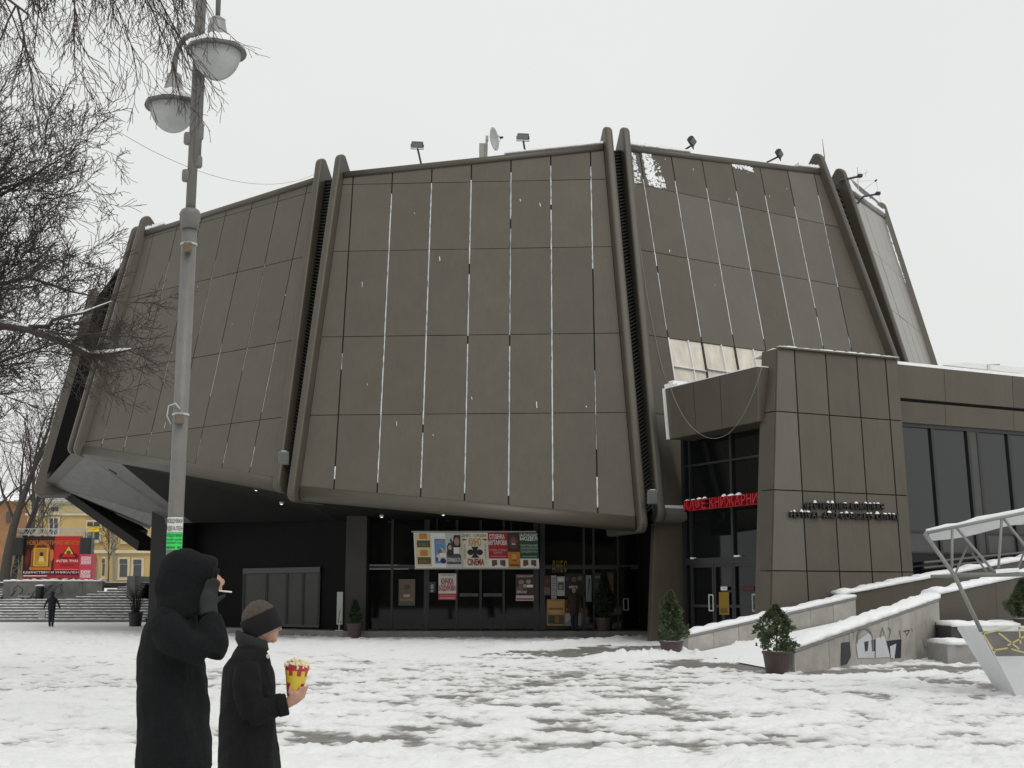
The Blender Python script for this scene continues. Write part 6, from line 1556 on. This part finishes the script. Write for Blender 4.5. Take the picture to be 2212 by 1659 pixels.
def cut_hair(me):
    bm = bmesh.new(); bm.from_mesh(me)
    bmesh.ops.delete(bm, geom=[v for v in bm.verts if (v.co.x - hc[0]) > .030 + (v.co.z - hc[2]) * .62 and v.co.z < hc[2] + .09], context='VERTS')
    bm.to_mesh(me); bm.free(); wrinkle(me, .008, 60, 5)
union("hair", hairs, .008, HAIR, pm, 2, keep=cut_hair)
hb = MB(); rings = []
n = 28; ax_u = nrm(V(-.42, 0, .91)); ax_f = nrm(V(.91, 0, .42))
for r_, h_ in ((1.00, -.076), (1.05, -.066), (1.07, 0), (1.05, .036), (1.0, .042)):
    rings.append([hc + V(-.004, 0, .010) + ax_f * (.107 * r_ * math.cos(2 * math.pi * j / n)) + V(0, .082 * r_ * math.sin(2 * math.pi * j / n), 0) + ax_u * h_ for j in range(n)])
hb.rings(rings, mat("black_fleece", (.006, .006, .007), rough=1, bump=.4, bscale=200), cap=False); hb.build("headband", pm, smooth=True)
coat = [T_((.0, 0, .56, .18, .215), (.0, 0, .62, .18, .215), (-.005, 0, .80, .168, .205), (-.01, 0, .96, .160, .195), (-.018, 0, 1.10, .158, .195), (-.02, 0, 1.20, .145, .19), (-.01, 0, 1.275, .11, .155), (.0, 0, 1.325, .082, .09)),
        T_((-.03, -.165, 1.235, .075, .07), (-.035, -.20, 1.13, .073, .068), (-.01, -.215, 1.02, .07, .066), (.02, -.21, .965, .068, .064)),
        T_((.0, -.21, .97, .068, .066), (.06, -.205, .975, .06, .058), (.13, -.205, .997, .054, .052), (.185, -.207, 1.012, .056, .052)),
        T_((-.03, .165, 1.235, .075, .07), (-.03, .21, 1.05, .07, .066), (.0, .215, .88, .06, .058), (.03, .21, .74, .052, .05))]
union("coat", coat, .012, COATC, pm, 4, keep=lambda me: (wrinkle(me, .040, 8, 7), wrinkle(me, .016, 20, 9)))
cl = MB(); n = 26; rings = []
for r_, z_ in ((.080, 1.31), (.098, 1.335), (.092, 1.385), (.080, 1.388), (.076, 1.34)):
    rings.append([V(.005 - .028 * (z_ - 1.30) * 4, 0, z_) + V(r_ * 1.05 * math.cos(t), r_ * math.sin(t), -.030 * math.cos(t) * (1 if z_ > 1.33 else .5)) for t in np.linspace(.5, 2 * math.pi - .5, n)])
vs = [p for r in rings for p in r]; cl.add(vs, [(i * n + j, i * n + j + 1, (i + 1) * n + j + 1, (i + 1) * n + j) for i in range(len(rings) - 1) for j in range(n - 1)], mat("collar_wool", (.016, .018, .018), rough=.95, bump=.4, bscale=200)); cl.build("collar", pm, smooth=True)
cf = MB(); cf.lathe(V(.172, -.207, 1.008), [(.054, -.03), (.061, -.026), (.062, .025), (.052, .032), (.035, .03)], 18, COATC, ax=(1, 0, .24)); cf.build("cuff", pm, smooth=True)
tr_ = [T_((0, .08, .07, .07, .065), (0, .08, .4, .078, .074), (0, .07, .75, .105, .10)), T_((.17, -.08, .07, .07, .065), (.12, -.08, .4, .078, .074), (.02, -.07, .75, .105, .10))]
union("jeans", tr_, .02, JEANS, pm, 4)
for (sx_, sy_) in ((.02, .08), (.19, -.08)):
    union("shoe", [('ball', (sx_ + .05, sy_, .045), (.12, .046, .048)), ('ball', (sx_ - .03, sy_, .055), (.055, .042, .058))], .012, SHOE, pm, 3)
bt = MB(); bt.lathe(V(.085, -.125, 1.275), [(.013, 0), (.013, .005), (.004, .007)], 10, METW, ax=(.7, -.7, .1)); bt.build("button", pm)
rg = MB(); rg.lathe(V(.279, -.214, 1.064), [(.0100, -.002), (.0108, 0), (.0100, .002)], 12, METW, ax=(1, .4, .2)); rg.build("ring", pm)

# popcorn tub: a thing held in the hand
cyw, syw = math.cos(math.radians(10)), math.sin(math.radians(10))
L2W = lambda p: V(pm.location[0] + p[0] * cyw - p[1] * syw, pm.location[1] + p[0] * syw + p[1] * cyw, p[2])
tb, tt = L2W(tub_b - V(0, .0, .02)), L2W(tub_t)
pc = thing("popcorn_tub", "flared red and yellow popcorn tub heaped with popcorn held in the hand", "popcorn", tb)
RDT, YLT = mat("tub_red", (.40, .02, .035), rough=.45), mat("tub_yellow", (.62, .46, .03), rough=.45)
b = MB(); n = 32; ax = nrm(tt - tb); Hh = np.linalg.norm(tt - tb); a = nrm(np.cross(ax, V(0, 1, 0))); c = np.cross(ax, a)
def tub_pt(t, h, extra=0.0): return tb + ax * (Hh * h) + (a * math.cos(t) + c * math.sin(t)) * (.040 + .030 * h + extra)
hs_ = [0, .2, .45, .68, .85, 1.0]
for i in range(5):
    for j in range(n):
        t0, t1 = 2 * math.pi * j / n, 2 * math.pi * (j + 1) / n
        sc0, sc1 = (.045 * abs(math.sin(4 * t0)), .045 * abs(math.sin(4 * t1))) if i == 4 else (0, 0)
        m_ = RDT if i >= 3 else YLT
        if i == 3 and abs(math.sin(4 * (t0 + t1) / 2)) < .45: m_ = YLT
        if i in (0, 1) and (j // 3) % 3 == 1: m_ = RDT
        b.add([tub_pt(t0, hs_[i]), tub_pt(t1, hs_[i]), tub_pt(t1, hs_[i + 1] + sc1), tub_pt(t0, hs_[i + 1] + sc0)], [(0, 1, 2, 3)], m_)
b.add([tub_pt(2 * math.pi * j / n, 0) for j in range(n)], [tuple(range(n))], RDT)
b.build("tub", pc)
for (t0, h0, w_, hh_, m_) in ((-1.9, .25, .30, .34, K("8a1c18")), (-1.55, .30, .16, .22, K("1a1414")), (-2.25, .36, .14, .12, K("1a1414")), (-1.75, .52, .12, .12, K("c04a18"))):
    pb = MB(); k = 10; pb.add([tub_pt(t0 + w_ * math.cos(q), h0 + hh_ * .5 * math.sin(q), .0012) for q in np.linspace(0, 2 * math.pi, k, endpoint=False)], [tuple(range(k))], m_); pb.build("print", pc)
POP = mat("popcorn", (.72, .62, .42), rough=.8, noise=.2, scale=90)
rr = random.Random(4); pk = MB()
for _ in range(110):
    t = rr.random() * 6.28; q = math.sqrt(rr.random()); p = tb + ax * (Hh * (.97 + .16 * (1 - q * q) + .05 * rr.random())) + (a * math.cos(t) + c * math.sin(t)) * .066 * q
    for _k in range(3):
        r_ = .0055 + .004 * rr.random(); o_ = V(rr.gauss(0, 1), rr.gauss(0, 1), rr.gauss(0, 1)) * .005
        pk.rings([[p + o_ + V(r_ * math.sin(u_) * math.cos(v_), r_ * math.sin(u_) * math.sin(v_), r_ * math.cos(u_)) for v_ in (0, 1.57, 3.14, 4.71)] for u_ in (.4, 1.57, 2.7)], POP)
o = pk.build("popcorn_heap", pc); o["kind"] = "stuff"

# ---- small figures
def small_person(label, x, y, z0, h, yaw, coatm, legm, headm, spread=.0, long=False, stride=.1):
    e = person(label, x, y, z0, yaw); k = h / 1.75
    S = lambda *pts: ('tube', [((p[0] * k, p[1] * k, p[2] * k), p[3] * k, p[4] * k) for p in pts])
    armR = [S((0, -.18, 1.40, .06, .06), (-.02, -.27 - spread, 1.14, .05, .05), (.05, -.30 - spread * 1.9, .90, .04, .04))]; armL = [S((0, .18, 1.40, .06, .06), (.0, .27 + spread, 1.14, .05, .05), (.0, .30 + spread * 1.6, .90, .04, .04))]
    union("body", [('ball', (.02 * k, 0, 1.62 * k), (.10 * k, .085 * k, .125 * k)), ('ball', (.10 * k, 0, 1.61 * k), (.02 * k, .015 * k, .02 * k)), S((0, 0, .9, .1, .13), (0, 0, 1.3, .1, .16), (0, 0, 1.5, .05, .05), (.01, 0, 1.58, .05, .05)), S((stride, .08, .07, .05, .05), (0, .08, .5, .06, .06), (0, .07, .92, .09, .09)), S((-stride, -.08, .07, .05, .05), (0.02, -.08, .5, .06, .06), (0, -.07, .92, .09, .09)), ('ball', (.06 * k, (-.30 - spread * 1.9) * k, .85 * k), (.03 * k, .03 * k, .05 * k)), ('ball', (0, (.30 + spread * 1.6) * k, .85 * k), (.03 * k, .03 * k, .05 * k))], .02, SKIN, e, 3)
    union("coat", [S((0, 0, .62 if long else .80, .14, .19), (0, 0, 1.0, .13, .18), (-.01, 0, 1.28, .13, .19), (0, 0, 1.44, .09, .15), (.01, 0, 1.53, .07, .075))] + armR + armL, .022, coatm, e, 3, keep=lambda me: wrinkle(me, .03, 7, 2))
    union("trousers", [S((stride, .08, .06, .06, .06), (0, .08, .5, .075, .075), (0, .07, .9, .11, .10)), S((-stride, -.08, .06, .06, .06), (0.02, -.08, .5, .075, .075), (0, -.07, .9, .11, .10))], .025, legm, e, 3)
    union("hat", [('ball', (-.01 * k, 0, 1.665 * k), (.115 * k, .10 * k, .10 * k)), ('ball', (-.03 * k, 0, 1.60 * k), (.095 * k, .095 * k, .10 * k))], .018, headm, e, 3)
    for s_ in (1, -1):
        union("shoe", [('ball', ((s_ * stride + .05) * k, s_ * .08 * k, .045 * k), (.12 * k, .05 * k, .05 * k))], .02, SHOE, e, 2)
    return e
g1 = gnd(110, 1354)
DKC = mat("dark_jacket", (.012, .013, .016), rough=.9)
small_person("dark figure with arms held out walking towards the snowy steps", g1[0], g1[1], 0, 1.80, math.radians(100), DKC, mat("dark_blue_trousers", (.012, .014, .02), rough=.9), DKC, .045, stride=.10)
bg_ = thing("carrier_bag", "pale carrier bag hanging from the hand of the walking figure", "bag", g1 + V(-.5, -.05, .5))
b = MB(); b.rings([[g1 + V(-.46 + x * w_, y_ * .06 - .1, z) for x, y_ in ((-1, -1), (1, -1), (1, 1), (-1, 1))] for z, w_ in ((.42, .15), (.6, .19), (.78, .17), (.82, .12))], mat("bag_grey", (.35, .36, .33), rough=.7)); b.build("sack", bg_)
b = MB(); b.tube([g1 + V(-.55, -.1, .80), g1 + V(-.50, -.1, .92), g1 + V(-.40, -.1, .92), g1 + V(-.37, -.1, .80)], .01, 5, K("55554f")); b.build("strap", bg_)
g2 = at_y(1241, 1361, 53.2)
small_person("woman in long brown coat and pale hat reading the posters".replace("woman", "person"), g2[0], 53.2, .26, 1.66, math.radians(95), mat("brown_coat", (.035, .026, .018), rough=.9), mat("blue_jeans", (.02, .024, .034), rough=.9), mat("pale_knit", (.28, .25, .21), rough=.9), 0, long=True, stride=.02)

# ================================================================== MARKET KIOSK FRAME AND PLANTERS
yK = 22.3
ki = thing("market_kiosk", "grey tubular kiosk with white roof sheet and taped white counter skirt", "kiosk", gnd(2190, 1503))
TUBE = mat("kiosk_tube", (.22, .225, .21), rough=.4, noise=.08, scale=10)
SHEET = mat("white_sheet", (.66, .68, .69), rough=.5, noise=.06, scale=3)
KP = lambda u, v, y=yK: at_y(u, v, y)
def tube_part(name, pts, r=.028): b = MB(); b.tube(pts, r, 10, TUBE); return b.build(name, ki, smooth=True)
tip, c0, c1_, cn = KP(1997, 1152), KP(2060, 1241), KP(2420, 1236), KP(2120, 1364)
Lr = 4.4; topR = tip + V(Lr, 0, .0); 
tR = KP(2330, 1084)
tube_part("leg", [tip, KP(2062, 1243), cn], .034)
tube_part("top_chord", [tip, KP(2105, 1130), tR]); tube_part("bottom_chord", [c0, c1_])
dB = V(0, 2.2, 0)
for u0, v0, u1, v1 in ((2057, 1140, 2056, 1240), (2164, 1118, 2156, 1240), (2270, 1097, 2262, 1240), (2066, 1140, 2150, 1239), (2168, 1120, 2262, 1240)):
    tube_part("strut", [KP(u0, v0), KP(u1, v1)], .022)
tube_part("back_top_chord", [tip + dB * .35 + V(.3, 0, -.02), tR + dB + V(0, 0, -.1)], .03); tube_part("back_bottom_chord", [c0 + dB + V(.3, 0, 0), c1_ + dB], .03)
for u0, v0, u1, v1 in ((2063, 1240, 2090, 1178), (2135, 1239, 2100, 1195), (2194, 1239, 2215, 1187)):
    tube_part("strut", [KP(u0, v0, yK + 1.2), KP(u1, v1, yK + 1.2)], .018)
b = MB(); e_in = KP(2030, 1158, yK + .6)
g0, g1_, g2_, g3_ = tip + V(.05, .0, .05), tR + V(0, 0, .05), tR + V(0, 2.6, -.25), KP(2020, 1163, yK + 1.4)
n_ = 10; vs = []
for i in range(n_ + 1):
    for j in range(5):
        s_, t_ = i / n_, j / 4; p = (g0 * (1 - s_) + g1_ * s_) * (1 - t_) + (g3_ * (1 - s_) + g2_ * s_) * t_
        vs.append(p + V(0, 0, -.10 * math.sin(math.pi * t_) - .03 * math.sin(6 * s_)))
b.add(vs, [(i * 5 + j, i * 5 + j + 1, (i + 1) * 5 + j + 1, (i + 1) * 5 + j) for i in range(n_) for j in range(4)], SHEET); b.build("roof_sheet", ki, smooth=True)
b = MB(); lumpy_cap(b, [tip + V(.05, .04, .035), tR + V(0, .04, .035)], .05, .05, V(0, -1, 0), seed=3); b.build("roof_snow", ki, smooth=True)
b = MB(); lumpy_cap(b, [KP(2150, 1236), KP(2200, 1233)], .04, .04, V(0, -1, 0), seed=5); b.build("chord_snow", ki)
# counter and skirt
b = MB(); cr = KP(2420, 1362); b.prism([cn + V(-.03, -.02, 0), cr, cr + V(0, 1.5, 0), cn + V(.1, 1.5, 0)], V(0, 0, .05), SHEET); b.build("counter_top", ki)
b = MB(); f0_, f1_ = gnd(2196, 1505), gnd(2196, 1505) + V(2.4, 0, 0); m0, m1 = cn + V(0, 0, 0), cr
mid0 = cn + (f0_ - cn) * .38; mid1 = cr + (f1_ - cr) * .38
b.prism([cn, cr, mid1, mid0], V(0, .03, 0), mat("skirt_grey", (.20, .19, .18), rough=.5, noise=.25, scale=3)); b.build("skirt_window", ki)
b = MB(); b.prism([mid0, mid1, f1_, f0_], V(0, .03, 0), SHEET); b.build("skirt", ki)
b = MB(); b.prism([cn, f0_, f0_ + V(.1, 1.2, 0), cn + V(.1, 1.5, 0)], V(.02, 0, 0), SHEET); b.build("skirt_side", ki)
TAPE = mat("yellow_tape", (.52, .46, .20), rough=.5)
def tape(p, q, w=.024): b = MB(); b.bar(np.asarray(p) + V(0, -.02, 0), np.asarray(q) + V(0, -.02, 0), .006, w, TAPE); b.build("tape", ki)
kz = lambda x, y: KP(*z8(x, y), yK - .05)
for a_, c_ in (((1395, 905), (1560, 870)), ((1490, 900), (1605, 990)), ((1605, 870), (1612, 960)), ((1540, 970), (1634, 920)), ((1450, 998), (1540, 985)), ((1395, 895), (1470, 1010)), ((1600, 870), (1634, 880)), ((1560, 990), (1634, 1010))): tape(kz(*a_), kz(*c_))

# conifers in round pots
LEAF = mat("conifer_green", (.068, .095, .042), rough=.8, noise=.4, scale=14, rnd=.1)
LEAFD = mat("conifer_dark", (.024, .040, .018), rough=.85, noise=.4, scale=14, rnd=.1)
POTM = mat("brown_pot", (.060, .040, .036), rough=.5, noise=.15, scale=8)
SOIL = mat("soil", (.03, .024, .02), rough=.95)
def conifer_mesh(h, w, n, seed, m, gap=.0, low=.0):
    """upright sprays of small scale leaves around a stem"""
    r = random.Random(seed); vs, fs, mi = [], [], []
    for _ in range(n):
        t = r.random() ** .85; z = low + (h - low) * t
        env = w * float(np.interp(t, [0, .12, .35, .6, .85, 1], [.62, .95, 1.0, .72, .32, .05])) * (.9 + .15 * math.sin(9 * t + seed))
        a = r.random() * 6.283; env *= .82 + .22 * math.sin(3 * a + seed + 4 * t) + .16 * math.sin(7 * a - 11 * t + seed)
        if gap and math.sin(4 * a + seed * 2 + 7 * t) + .8 * math.sin(13 * t - a) < gap - 1: continue
        q = env * (.35 + .65 * math.sqrt(r.random()))
        c = V(q * math.cos(a), q * math.sin(a), z)
        d = nrm(V(math.cos(a) * .8 + r.gauss(0, .35), math.sin(a) * .8 + r.gauss(0, .35), .55 + r.gauss(0, .4))); s_ = nrm(np.cross(d, V(r.gauss(0, 1), r.gauss(0, 1), r.gauss(0, 1))))
        L = .05 + .06 * r.random(); b0 = len(vs)
        u_ = np.cross(d, s_)
        for k in range(3):                                     # three-pronged spray
            dd = nrm(d + s_ * (k - 1) * .65 + u_ * r.gauss(0, .25)); e = nrm(np.cross(dd, u_)) * .011
            b1 = len(vs); vs += [tuple(c - e), tuple(c + e), tuple(c + dd * L * .6 + e * 1.3), tuple(c + dd * L), tuple(c + dd * L * .6 - e * 1.3)]; fs.append((b1, b1 + 1, b1 + 2, b1 + 3, b1 + 4))
    me = bpy.data.meshes.new("foliage"); me.from_pydata(vs, [], fs); me.materials.append(m); return me
def planter(label, p, pot_r, pot_h, h, w, n, seed, leaf=LEAF, snow=True, low=.05, gap=.0):
    t = thing("potted_conifer", label, "potted conifer", p, "conifers in round brown pots"); p = np.asarray(p, float)
    b = MB(); b.lathe(p, [(pot_r * .70, 0), (pot_r * .74, .02), (pot_r * .93, pot_h * .88), (pot_r * 1.0, pot_h * .9), (pot_r * 1.0, pot_h), (pot_r * .92, pot_h), (pot_r * .9, pot_h * .93)], 24, POTM); b.build("pot", t, smooth=False)
    b = MB(); b.lathe(p + V(0, 0, pot_h * .93), [(pot_r * .92, 0), (pot_r * .9, .012), (pot_r * .5, .03), (.02, .035)], 18, SNOW if snow else SOIL); b.build("pot_snow" if snow else "soil", t, smooth=True)
    b = MB(); rr = random.Random(seed)
    b.tube([p + V(0, 0, pot_h * .9), p + V(.01, 0, pot_h + h * .3), p + V(0, .01, pot_h + h * .85)], [.025, .018, .006], 7, BARK)
    for k in range(16):
        z = pot_h + h * (.08 + .75 * k / 16); a = k * 2.4; q = w * .8 * (1 - .5 * k / 16)
        b.tube([p + V(0, 0, z), p + V(q * .5 * math.cos(a), q * .5 * math.sin(a), z + .10 * h), p + V(q * math.cos(a), q * math.sin(a), z + .24 * h)], [.008, .006, .003], 4, BARK)
    b.build("stem", t)
    f = bpy.data.objects.new("foliage", conifer_mesh(h, w, n, seed, leaf, low=low, gap=gap)); COL.objects.link(f); f.parent = t; f.location = (0, 0, pot_h); f["kind"] = "stuff"
    return t
pa = gnd(1451, 1418); planter("potted conifer at the low end of the lower ramp parapet", pa, .33, .40, 1.28, .46, 3200, 1, gap=.62)
pb_ = gnd(1679, 1455); planter("loose airy potted conifer at the foot of the graffiti parapet", pb_, .31, .46, .92, .54, 1700, 2, low=.0, gap=.85)
pc_ = gnd(1392, 1369, .05); planter("potted conifer in front of the brown pier between the doors", V(pc_[0], 49.5, .0), .36, .52, 1.75, .42, 4200, 3, LEAFD)
pd_ = at_y(1306, 1369, 52.6); planter("shaded potted conifer before the inner lobby posters", V(pd_[0], 52.7, .26), .36, .50, 1.75, .36, 3600, 4, LEAFD, snow=False)
pe_ = at_y(2206, 1330, 35.6); planter("potted conifer standing on the dark upper step block", V(pe_[0], 35.4, .80), .30, .22, .95, .42, 2600, 5)
pf_ = at_y(767, 1376, 52.4); planter("small dark potted plant at the foot of the entrance pillar", V(pf_[0], 52.2, .0), .30, .55, .85, .26, 900, 6, LEAFD, snow=False)
# dry plant in a tall pot by the far pillar
p = gnd(292, 1353); t = thing("potted_grass", "dark tall pot of dry grassy stems beside the far left pillar", "potted plant", p)
b = MB(); b.lathe(p, [(.30, 0), (.36, .6), (.40, .72), (.36, .72), (.34, .66)], 18, BLK); b.build("pot", t)
b = MB(); rr = random.Random(9)
for _ in range(90):
    a = rr.random() * 6.28; q = rr.random() * .2; e = .2 + rr.random() * .5; h = .8 + rr.random() * .9
    b.tube([p + V(q * math.cos(a), q * math.sin(a), .66), p + V((q + e * .3) * math.cos(a), (q + e * .3) * math.sin(a), .66 + h * .6), p + V((q + e) * math.cos(a), (q + e) * math.sin(a), .66 + h * .9)], [.012, .01, .003], 3, mat("dry_stem", (.030, .032, .022), rough=.9))
o = b.build("stems", t); o["kind"] = "stuff"
